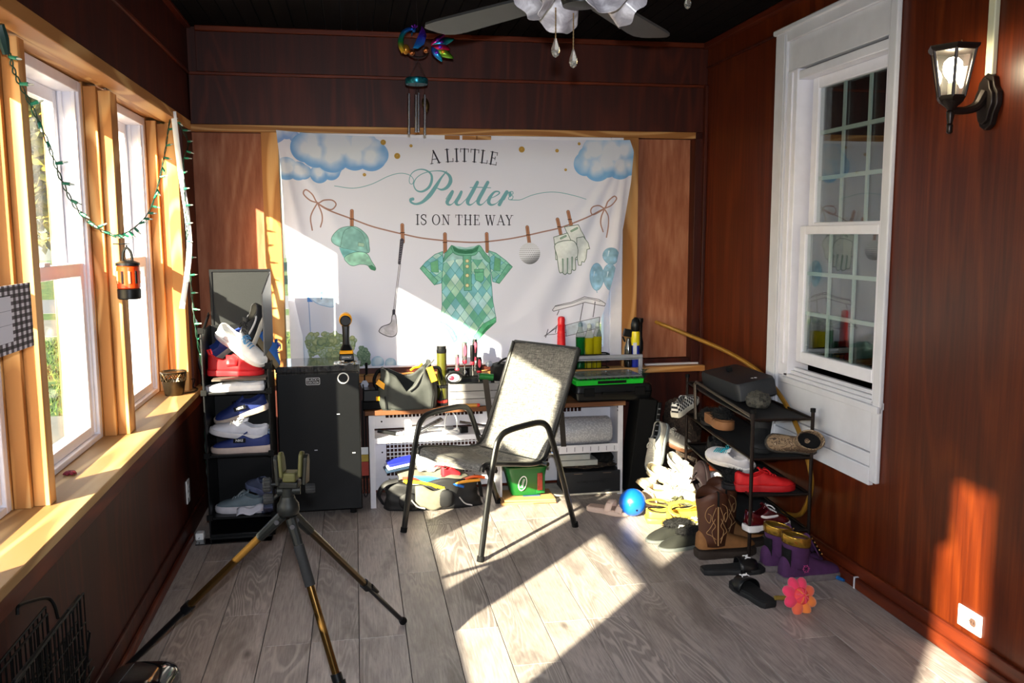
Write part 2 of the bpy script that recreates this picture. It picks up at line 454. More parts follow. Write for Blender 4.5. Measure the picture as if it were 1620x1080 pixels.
# right wall --------------------------------------------------------
RY0, RY1, RZ0, RZ1 = 3.13, 3.93, .80, 2.27          # opening of the right window
wr = struct('wall_right', MB().box((XR, YR, 0), (XR+.12, RY0, ZC)).box((XR, RY1, 0), (XR+.12, YB+.1, ZC))
            .box((XR, RY0, 0), (XR+.12, RY1, RZ0)).box((XR, RY0, RZ1), (XR+.12, RY1, ZC)), M_MAHOG)
part('moulding', MB().box((XR-.012, 4.08, 2.455), (XR, YB-.03, 2.468)), M_MAHOG_D, wr, bevel=.003)
part('moulding', MB().box((XR-.035, YR, 2.565), (XR, YB, ZC)), M_MAHOG_Y, wr, bevel=.004)
part('corner_strip', MB().box((XR-.02, YB-.05, 0), (XR, YB-.012, 2.36)), M_MAHOG_D, wr, bevel=.003)
br = struct('baseboard_right', MB().box((XR-.016, YR, 0), (XR, YB, .098)), M_MAHOG_Y, bevel=.004)
for y0, y1 in ((3.205, YB-.3), (1.2, 3.2), (YR, 1.195)):
    part('shoe_moulding', MB().box((XR-.034, y0, 0), (XR-.0165, y1, .05)), M_MAHOG_Y, br, bevel=.006)
part('joint_filler', MB().box((XR-.0348, 3.197, .0), (XR-.0162, 3.206, .051)), M_PAINT, br)
bb = struct('baseboard_back', MB().box((XL, YB-.024, 0), (XR, YB-.008, .09)), M_MAHOG_T, bevel=.004)

w4 = struct('window_4')
CX = XR-.022
cas = MB()
part('casing', MB().box((CX, 3.975, .48), (XR, 4.085, 2.468)), M_PAINT, w4, bevel=.004)
part('casing', MB().box((CX-.006, 3.985, .48), (CX, 4.012, 2.44)), M_PAINT, w4, bevel=.003)
part('casing', MB().box((CX, 3.105, .48), (XR, 3.155, 2.468)), M_PAINT, w4, bevel=.006)
part('casing', MB().box((CX, 3.155, 2.40), (XR, 3.975, 2.468)), M_PAINT, w4, bevel=.004)
part('casing', MB().box((CX-.01, 3.09, 2.45), (XR, 4.10, 2.475)), M_PAINT, w4, bevel=.006)
part('head_panel', MB().box((XR-.008, 3.155, 2.262), (XR+.03, 3.975, 2.40)), M_PAINT, w4, bevel=.002)
part('apron_panel', MB().box((XR-.010, 3.155, .60), (XR+.02, 3.975, .80)), M_PAINT, w4, bevel=.002)
part('apron_strip', MB().box((XR-.016, 3.155, .54), (XR+.02, 3.975, .596)), M_PAINT, w4, bevel=.003)
part('apron_strip', MB().box((XR-.020, 3.155, .462), (XR+.02, 3.975, .537)), M_PAINT, w4, bevel=.003)
fr = MB()
fr.box((XR-.012, 3.88, .80), (XR+.10, 3.975, 2.262)).box((XR-.012, 3.156, .80), (XR+.10, 3.175, 2.262)).box((XR-.005, 3.175, 2.21), (XR+.10, 3.88, 2.25))
part('frame', fr, M_VINYL, w4, bevel=.004)
part('jamb_track', MB().box((XR-.02, 3.915, .86), (XR-.01, 3.94, 2.25)), M_VINYL, w4, bevel=.003)
for k, (dx, z) in enumerate(((-.03, .80), (-.012, .815), (.006, .83), (.024, .845))):
    part('sill_step', MB().box((XR+dx, 3.105, z-.03), (XR+dx+.02, 3.92, z)), M_PAINT, w4, bevel=.003)
def sash4(z0, z1, xf, rows, name, bot, top):
    a, b = 3.165, 3.845
    s_ = MB().rframe(0, (xf, a, z0), (xf+.035, b, z1), .05, .05, bot, top)
    so_ = part(name, s_, M_VINYL, w4, bevel=.004)
    ga, gb, g0, g1 = a+.045, b-.045, z0+bot-.005, z1-top+.005
    part('pane', MB().box((xf+.012, ga, g0), (xf+.015, gb, g1)), M_GLASSD, so_)
    for k in (1, 2):
        yy = ga+(gb-ga)*k/3
        part('muntin', MB().box((xf+.018, yy-.009, g0), (xf+.026, yy+.009, g1)), M_MUNTIN, so_)
    for k in range(1, rows):
        zz = g0+(g1-g0)*k/rows
        part('muntin', MB().box((xf+.0175, ga, zz-.009), (xf+.0265, gb, zz+.009)), M_MUNTIN, so_)
    part('pane', MB().box((xf+.029, ga, g0), (xf+.031, gb, g1)), M_GLASSD, so_)
sash4(.878, 1.53, XR+.01, 3, 'lower_sash', .055, .04)
sash4(1.505, 2.21, XR+.05, 3, 'upper_sash', .04, .05)
rm = struct('room_beyond', MB().box((XR+.8, RY0-.9, .2), (XR+.85, RY1+.9, 2.6)).box((XR+.125, RY0-.9, .15), (XR+.8, RY1+.9, .2)).box((XR+.125, RY0-.9, 2.55), (XR+.8, RY1+.9, 2.6))
            .box((XR+.125, RY0-.9, .2), (XR+.8, RY0-.85, 2.55)).box((XR+.125, RY1+.85, .2), (XR+.8, RY1+.9, 2.55)), mat('dark_interior', '#181414', .9))

# left wall ---------------------------------------------------------
GX = -1.02
WIN = [(2.78, 3.68, 1), (3.78, 4.72, 1), (1.87, 2.72, 0), (.85, 1.75, 0)]      # y of each window unit
openings = sorted([(a, b) for a, b, _ in WIN])
SZ, HZ = .69, 2.085
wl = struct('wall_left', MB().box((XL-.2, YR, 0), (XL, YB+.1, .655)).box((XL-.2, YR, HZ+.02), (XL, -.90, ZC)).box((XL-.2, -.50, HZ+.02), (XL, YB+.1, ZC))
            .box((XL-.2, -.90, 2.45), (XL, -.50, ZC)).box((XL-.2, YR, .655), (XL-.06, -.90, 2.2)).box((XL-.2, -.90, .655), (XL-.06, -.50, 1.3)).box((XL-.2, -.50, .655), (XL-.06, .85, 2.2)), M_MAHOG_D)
part('moulding', MB().box((XL, YR, 2.352), (XL+.012, YB-.02, 2.368)), M_MAHOG_Y, wl, bevel=.003)
part('moulding', MB().box((XL, YR, 2.585), (XL+.03, YB-.03, ZC)), M_MAHOG_Y, wl, bevel=.003)
part('panel_strip', MB().box((XL, YR, .595), (XL+.008, YB, .655)), M_MAHOG_Y, wl, bevel=.002)
part('sill_board', MB().box((GX-.12, YR, SZ-.03), (XL+.025, YB-.09, SZ)), M_SILL, wl, bevel=.003)
bl = struct('baseboard_left', MB().box((XL, YR, 0), (XL+.014, YB, .10)), M_MAHOG_D, bevel=.004)
part('shoe_moulding', MB().box((XL+.0145, YR, 0), (XL+.034, 4.35, .04)), M_MAHOG_Y, bl, bevel=.006)
# header boards
part('header_board', MB().box((-.92, .55, 2.062), (-.845, YB-.02, 2.108)), M_PINE_Y, wl, bevel=.003)
part('header_board', MB().box((-.965, .55, 2.075), (-.92, YB-.02, 2.108)), M_PINE_Y, wl, bevel=.003)
part('header_board', MB().box((-1.16, .55, 2.09), (-.965, YB-.02, 2.12)), M_PINE_Y, wl, bevel=.003)
edges = [.60]+[v for o_ in openings for v in o_]+[YB+.02]
posts = [(edges[i], edges[i+1]) for i in range(0, len(edges), 2)]
for a, b in posts:
    part('post_core', MB().box((-1.17, a, SZ), (-1.02, b, 2.09)), M_PINE, wl, bevel=.002)
    part('post_board', MB().box((-1.019, a+.008, SZ), (-.972, b+.012, 2.075)), M_PINE, wl, bevel=.002)
    part('post_board', MB().box((-.971, a+.028, SZ), (-.925, b+.024, 2.062)), M_PINE, wl, bevel=.002)
part('corner_board', MB().box((-.924, 4.70, SZ), (-.868, 4.78, 2.062)), M_PINE, wl, bevel=.002)
part('corner_board', MB().box((-.914, 4.781, SZ), (-.855, YB+.06, 2.062)), M_MAHOG_D, wl, bevel=.002)
def dbl_hung(name, a, b):
    w_ = struct(name)
    x0, x1 = -1.15, -1.022
    f_ = MB().rframe(0, (x0, a, SZ), (x1, b, 2.085), .035, .035, .022, .04)
    part('frame', f_, M_VINYL, w_, bevel=.003)
    for s_, e_ in ((a+.035, a+.05), (b-.05, b-.035)):
        part('jamb_track', MB().box((-1.095, s_, SZ+.03), (-1.08, e_, 2.05)), M_VINYL, w_, bevel=.002)
        part('jamb_track', MB().box((-1.048, s_, SZ+.03), (-1.033, e_, 2.05)), M_VINYL, w_, bevel=.002)
    for nm, z0, z1, xs in (('lower_sash', SZ+.022, 1.395, -1.077), ('upper_sash', 1.345, 2.045, -1.135)):
        A, B = a+.04, b-.04
        s_ = MB().rframe(0, (xs, A, z0), (xs+.036, B, z1), .036, .045, .038, .05)
        so_ = part(nm, s_, M_VINYL, w_, bevel=.003)
        part('pane', MB().box((xs+.015, A+.033, z0+.033), (xs+.019, B-.045, z1-.045)), M_GLASS, so_)
        if nm == 'lower_sash':
            part('sash_lock', MB().box((xs+.02, (A+B)/2-.03, z1), (xs+.036, (A+B)/2+.03, z1+.012)), M_VINYL, so_, bevel=.002)
    return w_
for i, (a, b, vis) in enumerate(WIN): dbl_hung('window_%d' % (1, 2, 5, 6)[i], a, b)
# rear wall
struct('wall_rear', MB().box((XL-.2, YR-.1, 0), (XR+.12, YR, ZC+.1)), M_MAHOG_D)

# outside -----------------------------------------------------------
def grass_mat():
    mt, t, p = base('lawn')
    tc = t.new('TexCoord').outputs['Object']
    n = t.noise(tc, 3, 6, .7); c = t.ramp(n, [(.3, lin('#2a3c15')), (.55, lin('#3f561e')), (.75, lin('#75803a'))])
    n2 = t.noise(tc, 14, 3); c = t.mix(t.ramp(n2, [(.62, 0), (.72, .7)]), c, lin('#c9a860'))
    t.link(c, p.inputs['Base Color']); p.inputs['Roughness'].default_value = .9; return mt
M_CONC = mat('concrete', '#67645c', .85, var=.12, vs=2)
GZ = -.45
lawn = struct('ground', MB().box((-70, -12, GZ-.1), (50, 75, GZ)), grass_mat())
struct('path_walkway', MB().box((-5.5, -10, GZ), (-1.3, 9.9, GZ+.02)), M_CONC)
struct('path_sidewalk', MB().box((-45, 18.0, GZ), (25, 21.5, GZ+.02)), M_CONC)
struct('path_street', MB().box((-55, 23.5, GZ), (35, 28.5, GZ+.01)), mat('asphalt', '#5f6064', .9))
gb = MB(); rg = random.Random(3)
for k in range(9000):
    x, y = rg.uniform(-8, -1.2), rg.uniform(9.9, 17.5)
    if -5.5 < x < -1.3 and y < 9.9: continue
    h = rg.uniform(.03, .09); a = rg.uniform(0, 6.28); d = .012
    gb.add([(x-d*math.cos(a), y-d*math.sin(a), GZ), (x+d*math.cos(a), y+d*math.sin(a), GZ), (x+rg.uniform(-.04, .04), y+rg.uniform(-.04, .04), GZ+h)], [(0, 1, 2)])
go = link('grass_blades', gb.mesh('grass_blades', MATS['lawn'], 0, fixn=False)); props(go, 'short green lawn grass seen through the near window', 'grass', kind='stuff')
def leaf_mat(nm, a, b):
    mt, t, p = base(nm); oi = t.noise(t.new('TexCoord').outputs['Object'], 2.0, 3)
    t.link(t.ramp(oi, [(.35, lin(a)), (.65, lin(b))]), p.inputs['Base Color']); p.inputs['Roughness'].default_value = .6; return mt
LM = [leaf_mat('yellow_leaf', '#4f4f12', '#9c8a26'), leaf_mat('green_leaf', '#22330f', '#5b6b20')]
BARK = mat('bark', '#5b4a3a', .9, bump=.5)
def tree(x, y, h, r, mt, label, seed):
    t_ = thing('tree', label, 'tree', (x, y, GZ), group='trees beyond the street')
    rt = random.Random(seed)
    tb = MB().tube([(0, 0, 0), (.1, .05, h*.35), (-.05, 0, h*.75)], [.22, .16, .06], 8)
    for k in range(7):
        a = rt.uniform(0, 6.28); z = h*rt.uniform(.3, .6)
        tb.tube([(0, 0, z), (math.cos(a)*r*.4, math.sin(a)*r*.4, z+h*.15), (math.cos(a)*r*.7, math.sin(a)*r*.7, z+h*.25)], [.07, .05, .02], 5)
    tk_ = part('trunk', tb, BARK, t_)
    lb = MB()
    for k in range(9000 if seed > 1 else 16000):
        u = rt.uniform(-1, 1); a = rt.uniform(0, 6.28); q = math.sqrt(1-u*u); R_ = r*(rt.random()**.28)
        lump = 1+.16*math.sin(3*a+seed)+.12*math.sin(5*u+seed)
        c = Vector((q*math.cos(a)*R_*lump, q*math.sin(a)*R_*lump, h*.62+u*R_*h*.42/r*lump))
        d1 = Vector((rt.uniform(-1, 1), rt.uniform(-1, 1), rt.uniform(-1, 1))).normalized(); d2 = d1.orthogonal().normalized()
        s = rt.uniform(.14, .30)
        lb.add([c-d1*s, c+d2*s*.6, c+d1*s, c-d2*s*.6], [(0, 1, 2, 3)])
    lo_ = part('foliage', lb, mt, t_, smooth=0, fixn=False); lo_['kind'] = 'stuff'
tree(-9.4, 31.0, 12.0, 3.9, LM[0], 'yellow autumn tree, nearest of the trees outside the left windows', 1)
tree(-20.5, 36.0, 13.0, 4.0, LM[1], 'green tree standing left of the yellow one outside', 2)
tree(2.0, 46.0, 12.0, 4.5, LM[1], 'green tree outside, straight behind the hanging cloth', 5)
tree(-33.0, 45.0, 12.0, 4.4, LM[0], 'yellow tree furthest left beyond the window glass', 8)
tree(-13.0, 48.0, 15.0, 4.8, LM[1], 'tall green tree far behind the yellow one outside', 9)
# ================================================================ PRINTED CLOTH
class Canvas:
    """flat print drawn with numpy; drawing coordinates are spots of the photograph turned into points of the cloth plane"""
    def __init__(s, x0, z0, x1, z1, ppm, bg):
        s.x0, s.z0, s.k = x0, z0, ppm
        s.W, s.H = int((x1-x0)*ppm), int((z1-z0)*ppm)
        s.a = np.ones((s.H, s.W, 3), np.float32)*np.array(bg, np.float32)
        s.rng = np.random.RandomState(4)
    def pt(s, p): return ((p[0]-s.x0)*s.k, (p[1]-s.z0)*s.k)
    def bbox(s, P, m):
        P = np.array(P); x0, y0 = np.floor(P.min(0)-m).astype(int); x1, y1 = np.ceil(P.max(0)+m).astype(int)
        return max(x0, 0), max(y0, 0), min(x1, s.W), min(y1, s.H)
    def blend(s, b, m, col):
        x0, y0, x1, y1 = b; r = s.a[y0:y1, x0:x1]; m = m[..., None].astype(np.float32)
        r *= 1-m; r += m*np.asarray(col, np.float32)
    def grid(s, b):
        return np.meshgrid(np.arange(b[0], b[2])+.5, np.arange(b[1], b[3])+.5)
    def stroke(s, pts, wd, col, raw=False, op=1.0):
        P = [s.pt(p) for p in pts] if not raw else pts
        ws = wd if isinstance(wd, (list, tuple)) else [wd]*len(P)
        mx = max(ws)*s.k+2; b = s.bbox(P, mx)
        if b[2] <= b[0] or b[3] <= b[1]: return
        M = np.zeros((b[3]-b[1], b[2]-b[0]), np.float32)
        for i in range(len(P)-1):
            (ax, ay), (bx, by) = P[i], P[i+1]; r0, r1 = ws[i]*s.k/2, ws[i+1]*s.k/2
            q = s.bbox([P[i], P[i+1]], max(r0, r1)+2)
            if q[2] <= q[0] or q[3] <= q[1]: continue
            X, Y = s.grid(q); dx, dy = bx-ax, by-ay; L = dx*dx+dy*dy+1e-9
            t = np.clip(((X-ax)*dx+(Y-ay)*dy)/L, 0, 1)
            d = np.hypot(X-ax-t*dx, Y-ay-t*dy)-(r0+(r1-r0)*t)
            sub = M[q[1]-b[1]:q[3]-b[1], q[0]-b[0]:q[2]-b[0]]
            np.maximum(sub, np.clip(.5-d, 0, 1), out=sub)
        s.blend(b, M*op, col)
    def mask(s, pts):
        P = np.array([s.pt(p) for p in pts]); b = s.bbox(P, 2); X, Y = s.grid(b); M = np.zeros(X.shape, np.float32)
        for ox, oy in ((-.25, -.25), (.25, -.25), (-.25, .25), (.25, .25)):
            ins = np.zeros(X.shape, bool); n = len(P)
            for i in range(n):
                x1, y1 = P[i]; x2, y2 = P[(i+1) % n]
                if y1 == y2: continue
                c = ((y1 > Y+oy) != (y2 > Y+oy)) & (X+ox < (x2-x1)*(Y+oy-y1)/(y2-y1)+x1)
                ins ^= c
            M += ins*.25
        return b, M
    def wash(s, b, amp, sc):
        """soft watercolour variation"""
        h, w_ = b[3]-b[1], b[2]-b[0]
        out = np.zeros((h, w_), np.float32)
        for k, a in ((sc, 1.0), (sc/2.3, .5)):
            g = s.rng.rand(int(h/k)+3, int(w_/k)+3).astype(np.float32)
            yy = np.arange(h)/k; xx = np.arange(w_)/k; yi = yy.astype(int); xi = xx.astype(int)
            fy = (yy-yi)[:, None]; fx = (xx-xi)[None]; fy = fy*fy*(3-2*fy); fx = fx*fx*(3-2*fx)
            out += a*((g[yi][:, xi]*(1-fy)+g[yi+1][:, xi]*fy)*(1-fx)+(g[yi][:, xi+1]*(1-fy)+g[yi+1][:, xi+1]*fy)*fx)
        return (out/1.5-.5)*2*amp
    def fill(s, pts, col, line=None, lw=.003, wash=.0, sc=40, op=1.0):
        b, M = s.mask(pts)
        if b[2] <= b[0] or b[3] <= b[1]: return
        c = np.array(col, np.float32)
        if wash: c = c*(1+s.wash(b, wash, sc)[..., None])
        s.blend(b, M*op, np.clip(c, 0, 1))
        if line is not None: s.stroke(list(pts)+[pts[0]], lw, line)
    def cloud(s, cs, col_in, col_edge, clip=None):
        P = [s.pt((c[0], c[1])) for c in cs]; R = [c[2]*s.k for c in cs]
        b = s.bbox([(p[0]-r, p[1]-r) for p, r in zip(P, R)]+[(p[0]+r, p[1]+r) for p, r in zip(P, R)], 2)
        X, Y = s.grid(b); D = np.full(X.shape, -1e3, np.float32)
        for (px, py), r in zip(P, R): D = np.maximum(D, r-np.hypot(X-px, Y-py))
        mx = max(R); e = np.clip(D/(mx*.75), 0, 1)
        zt = (Y-Y.min())/(Y.max()-Y.min()+1)
        f = np.clip(1-e*1.3+(.45-zt)*.9+s.wash(b, .45, mx*.6), 0, 1)[..., None]
        c = np.array(col_in, np.float32)*(1-f)+np.array(col_edge, np.float32)*f
        s.blend(b, np.clip(D+.5, 0, 1), c)
    def image(s, name):
        im = bpy.data.images.new(name, s.W, s.H); px = np.ones((s.H, s.W, 4), np.float32); px[..., :3] = np.clip(s.a, 0, 1)
        im.pixels.foreach_set(px.ravel()); im.update(); im.pack(); return im
def hexf(c): c = c.lstrip('#'); return [int(c[i:i+2], 16)/255 for i in (0, 2, 4)]
TY = YB-.028
def xz(p): q = AY(p[0], p[1], TY); return (q.x, q.z)
def XZ(pts): return [xz(p) for p in pts]
def zA(pts): return XZ([(420+x/5.4, 200+y/5.4) for x, y in pts])
def zB(pts): return XZ([(700+x/5.226, 200+y/5.226) for x, y in pts])
def zC(pts): return XZ([(440+x/5.4, 380+y/5.4) for x, y in pts])
def zD(pts): return XZ([(700+x/5.226, 380+y/5.226) for x, y in pts])
def sp2(pts, n=8, closed=False): return [(p.x, p.y) for p in spline([(a, b, 0) for a, b in pts], n, closed)]
cv = Canvas(-.50, .68, 1.72, 2.12, 900, hexf('#e0e0ee'))
PXM = .00365    # one pixel of the photograph in metres on the cloth
# clouds
def cl(pts, f): return [(f([(x, y)])[0][0], f([(x, y)])[0][1], r*PXM) for x, y, r in pts]
BLI, BLE = hexf('#d6dcea'), hexf('#78a6dc')
cv.cloud(cl([(60, 20, 22), (180, 40, 12), (250, 90, 8)], zA), BLI, hexf('#8aa9de'))
cv.cloud(cl([(180, 360, 17), (280, 380, 14), (330, 390, 11), (460, 405, 14), (560, 380, 14), (600, 360, 9)], zA), BLI, BLE)
cv.cloud(cl([(340, 180, 22), (400, 130, 22), (430, 220, 23), (570, 240, 27), (640, 150, 28), (760, 240, 24), (800, 150, 24), (900, 240, 25), (950, 240, 18), (860, 160, 18), (560, 140, 25)], zA), BLI, BLE)
cv.cloud(cl([(1180, 310, 19), (1200, 250, 16), (1260, 200, 21), (1280, 340, 22), (1400, 220, 25), (1460, 330, 21), (1350, 300, 24), (1500, 200, 20), (1530, 320, 17)], zB), BLI, hexf('#7fb2e2'))
GOLD = hexf('#b08a44')
for (x, y, r), f in [((1005, 135, 4), zA), ((1125, 252, 4.4), zA), ((1243, 165, 2.3), zA), ((845, 412, 2.5), zA), ((655, 190, 4.6), zB), ((947, 200, 2.7), zB), ((1130, 143, 2.3), zB), ((1018, 358, 2.1), zB)]:
    p = f([(x, y)])[0]; cv.stroke([p, (p[0]+.0005, p[1])], r*2*PXM, GOLD); cv.stroke([(p[0]-.003, p[1]), (p[0]+.003, p[1]+.004)], .0018, hexf('#d9bd7a'))
# lettering: slab serif, drawn from strokes
TH, TN, SF = .115, .05, .045
GLY = {
 'A': (.80, [((.08, 0), (.42, 1), TN), ((.40, 1), (.74, 0), TH), ((.2, .33), (.62, .33), TN), ((-.02, .02), (.22, .02), SF), ((.58, .02), (.88, .02), SF)]),
 'L': (.66, [((.16, 0), (.16, 1), TH), ((.0, .98), (.32, .98), SF), ((.0, .02), (.62, .02), SF), ((.61, 0), (.61, .26), SF)]),
 'I': (.36, [((.16, 0), (.16, 1), TH), ((.0, .98), (.32, .98), SF), ((.0, .02), (.32, .02), SF)]),
 'T': (.74, [((.35, 0), (.35, 1), TH), ((.0, .98), (.70, .98), SF), ((.01, .74), (.01, 1), SF), ((.69, .74), (.69, 1), SF), ((.19, .02), (.51, .02), SF)]),
 'E': (.68, [((.16, 0), (.16, 1), TH), ((.0, .98), (.60, .98), SF), ((.0, .02), (.64, .02), SF), ((.16, .52), (.46, .52), SF), ((.46, .40), (.46, .64), SF), ((.59, .78), (.59, 1), SF), ((.63, 0), (.63, .24), SF)]),
 'H': (.88, [((.16, 0), (.16, 1), TH), ((.68, 0), (.68, 1), TH), ((.16, .51), (.68, .51), TN)]+[((x, y), (x+.3, y), SF) for x in (.01, .53) for y in (.02, .98)]),
 'N': (.90, [((.16, 0), (.16, 1), TN), ((.70, 0), (.70, 1), TN), ((.17, .97), (.69, .03), TH), ((.0, .02), (.30, .02), SF), ((0, .98), (.2, .98), SF), ((.55, .98), (.86, .98), SF)]),
 'W': (1.14, [((.12, 1), (.34, 0), TH), ((.34, 0), (.55, .95), TN), ((.53, .95), (.76, 0), TH), ((.76, 0), (.98, 1), TN), ((.0, .98), (.26, .98), SF), ((.84, .98), (1.1, .98), SF), ((.42, .98), (.64, .98), SF)]),
 'Y': (.80, [((.1, 1), (.38, .46), TH), ((.38, .46), (.66, 1), TN), ((.38, 0), (.38, .46), TH), ((-.02, .98), (.26, .98), SF), ((.54, .98), (.80, .98), SF), ((.22, .02), (.54, .02), SF)]),
}
def glyph(ch, put, h, col):
    """put maps glyph units to the cloth"""
    if ch == 'O':
        pts = [(.42+.36*math.cos(a), .5+.51*math.sin(a)) for a in np.linspace(0, 2*PI, 30)]
        ws = [(TN+(TH-TN)*abs(math.cos(a))**1.5)*h for a in np.linspace(0, 2*PI, 30)]
        cv.stroke([put(p) for p in pts], ws, col); return .88
    if ch == 'S':
        pts = sp2([(.52, .74), (.50, .93), (.28, 1.0), (.08, .86), (.10, .66), (.30, .52), (.50, .38), (.53, .16), (.32, 0), (.10, .06), (.04, .28)], 6)
        ws = [(TN+(TH-TN)*(1-abs(i/(len(pts)-1)-.5)*2)**.7)*h for i in range(len(pts))]
        cv.stroke([put(p) for p in pts], ws, col); cv.stroke([put((.54, .72)), put((.54, 1.0))], SF*h, col); return .62
    adv, st = GLY[ch]
    for a, b, wd in st: cv.stroke([put(a), put(b)], wd*h, col)
    return adv
def word_line(s, p0, p1, h, col, arc=0, sp=.10):
    total = 0
    for ch in s: total += .42 if ch == ' ' else ({'O': .88, 'S': .62}.get(ch) or GLY[ch][0])+sp
    total -= sp; x0, z0 = p0; x1, z1 = p1; L = math.hypot(x1-x0, z1-z0); k = L/total; u = 0
    for ch in s:
        if ch == ' ': u += .42; continue
        adv = {'O': .88, 'S': .62}.get(ch) or GLY[ch][0]
        tm = (u+adv/2)/total; ang = math.atan2(z1-z0, x1-x0)-arc*(tm-.5)*2
        cx = x0+(x1-x0)*tm; cz = z0+(z1-z0)*tm+arc*L*.25*(1-(2*tm-1)**2)
        def put(p, cx=cx, cz=cz, ang=ang, adv=adv):
            a, b = (p[0]-adv/2)*k, p[1]*h
            return (cx+a*math.cos(ang)-b*math.sin(ang), cz+a*math.sin(ang)+b*math.cos(ang))
        glyph(ch, put, h, col); u += adv+sp
INK = hexf('#2c2b38')
word_line('A LITTLE', zA([(1410, 322)])[0], zB([(447, 322)])[0], 19.5*PXM, INK, arc=.19)
word_line('IS ON THE WAY', zA([(1286, 838)])[0], zB([(583, 815)])[0], 15.4*PXM, INK, sp=.13)
TEAL = hexf('#75a9b4')
def script(pts, ws, f, n=8):
    p = sp2(pts, n); m_ = len(pts)-1
    w_ = [np.interp(i/n, range(len(ws)), ws)*PXM for i in range(len(p))]
    cv.stroke(f(p), w_, TEAL)
script([(590, 508), (750, 527), (900, 495), (1050, 425), (1150, 400), (1230, 415), (1265, 455), (1255, 490), (1233, 485), (1228, 450), (1250, 400), (1300, 370), (1360, 370), (1412, 405), (1420, 460), (1395, 520), (1340, 555), (1290, 545), (1266, 495), (1290, 440), (1350, 400), (1440, 380), (1520, 385), (1570, 420), (1580, 470), (1550, 520), (1505, 540), (1468, 528)],
       [.9, 1, 1, 1, 1, 1, 1, 1, 1, 1, 1.2, 1.5, 2, 3, 4, 4, 3, 2, 1.6, 1.2, 1.2, 1.2, 2, 4.5, 6, 5, 3, 1.5], zA)
script([(1548, 382), (1500, 440), (1450, 520), (1400, 590), (1340, 645), (1285, 662), (1245, 648), (1240, 625), (1258, 620)], [1.2, 3, 6, 6.5, 4.5, 3, 3, 4.5, 5], zA)
script([(28, 600), (55, 560), (82, 538), (60, 585), (38, 625), (52, 647), (80, 640), (115, 600), (155, 540), (135, 585), (112, 625), (125, 648), (155, 640), (195, 600)], [1, 1.2, 4.5, 5.5, 5.5, 3, 1.2, 1.2, 4, 5.5, 5.5, 3, 1.2, 1], zB)
script([(195, 600), (240, 540), (288, 462), (250, 535), (208, 615), (220, 647), (250, 638), (290, 600), (330, 540), (374, 462), (335, 535), (294, 615), (306, 647), (335, 638), (372, 600)], [1, 1.5, 5, 6, 6, 3, 1.2, 1, 1.5, 5, 6, 6, 3, 1.2, 1], zB)
script([(228, 505), (300, 503), (398, 507)], [1.2, 1.5, 1.2], zB)
script([(372, 602), (430, 580), (470, 552), (458, 537), (425, 545), (390, 590), (382, 628), (405, 648), (445, 635), (480, 600)], [1, 1.2, 2, 2, 3, 5.5, 5.5, 3, 1.2, 1], zB)
script([(470, 645), (500, 590), (532, 540), (505, 600), (540, 552), (560, 545), (560, 570)], [5.5, 5.5, 5, 4, 1.5, 2.5, 4], zB)
script([(560, 570), (545, 590), (552, 605), (575, 600), (582, 578), (568, 570), (556, 582), (548, 560), (560, 540), (580, 540), (582, 556), (570, 562)], [1.2]*12, zB)
script([(560, 606), (600, 608), (650, 604), (740, 568), (850, 545), (960, 545), (1080, 570), (1185, 602)], [1.2, 1.2, 1, 1, 1, 1, 1, .8], zB)
# rope, bows and pegs
ROPE = hexf('#a07b72')
rope = zA([(440, 655), (540, 715), (740, 790), (900, 850), (1050, 890), (1170, 918), (1330, 952), (1530, 975)])+zB([(120, 952), (250, 958), (360, 952), (540, 930), (700, 900), (830, 870), (940, 845), (1060, 805), (1200, 745), (1330, 680)])
cv.stroke(sp2(rope, 6), 2.1*PXM, ROPE)
for pts, f in (([(445, 652), (380, 630), (325, 575), (345, 540), (400, 580), (445, 652), (500, 630), (570, 630), (603, 665), (570, 708), (520, 700), (445, 655)], zA), ([(440, 660), (400, 730), (385, 790), (400, 885)], zA), ([(448, 660), (480, 740), (485, 800), (470, 858)], zA),
               ([(1330, 678), (1290, 655), (1235, 665), (1215, 700), (1240, 730), (1330, 680), (1360, 620), (1410, 578), (1430, 600), (1390, 650), (1330, 680)], zB), ([(1328, 690), (1305, 750), (1300, 810), (1318, 870)], zB), ([(1335, 690), (1362, 750), (1362, 830), (1348, 915)], zB)):
    cv.stroke(f(sp2(pts, 6)), 1.9*PXM, ROPE)
PEG = hexf('#b98468')
for (x, y0, y1, dx), f in [((738, 722, 872, 0), zA), ((1168, 842, 985, 5), zA), ((1532, 920, 1075, 3), zA), ((20, 890, 1040, 0), zB), ((364, 888, 1030, 5), zB), ((700, 832, 975, 18), zB), ((948, 768, 905, 30), zB), ((1035, 706, 845, 32), zB)]:
    a, b = f([(x, y0), (x+dx, y1)]); cv.stroke([a, b], 5.6*PXM, hexf('#5c3d33')); cv.stroke([a, b], 4.6*PXM, PEG); cv.stroke([a, b], .8*PXM, hexf('#6d4838'))
    q = (a[0]*.55+b[0]*.45, a[1]*.55+b[1]*.45); cv.stroke([(q[0]-.011, q[1]), (q[0]+.011, q[1])], 1.2*PXM, hexf('#4a332c'))
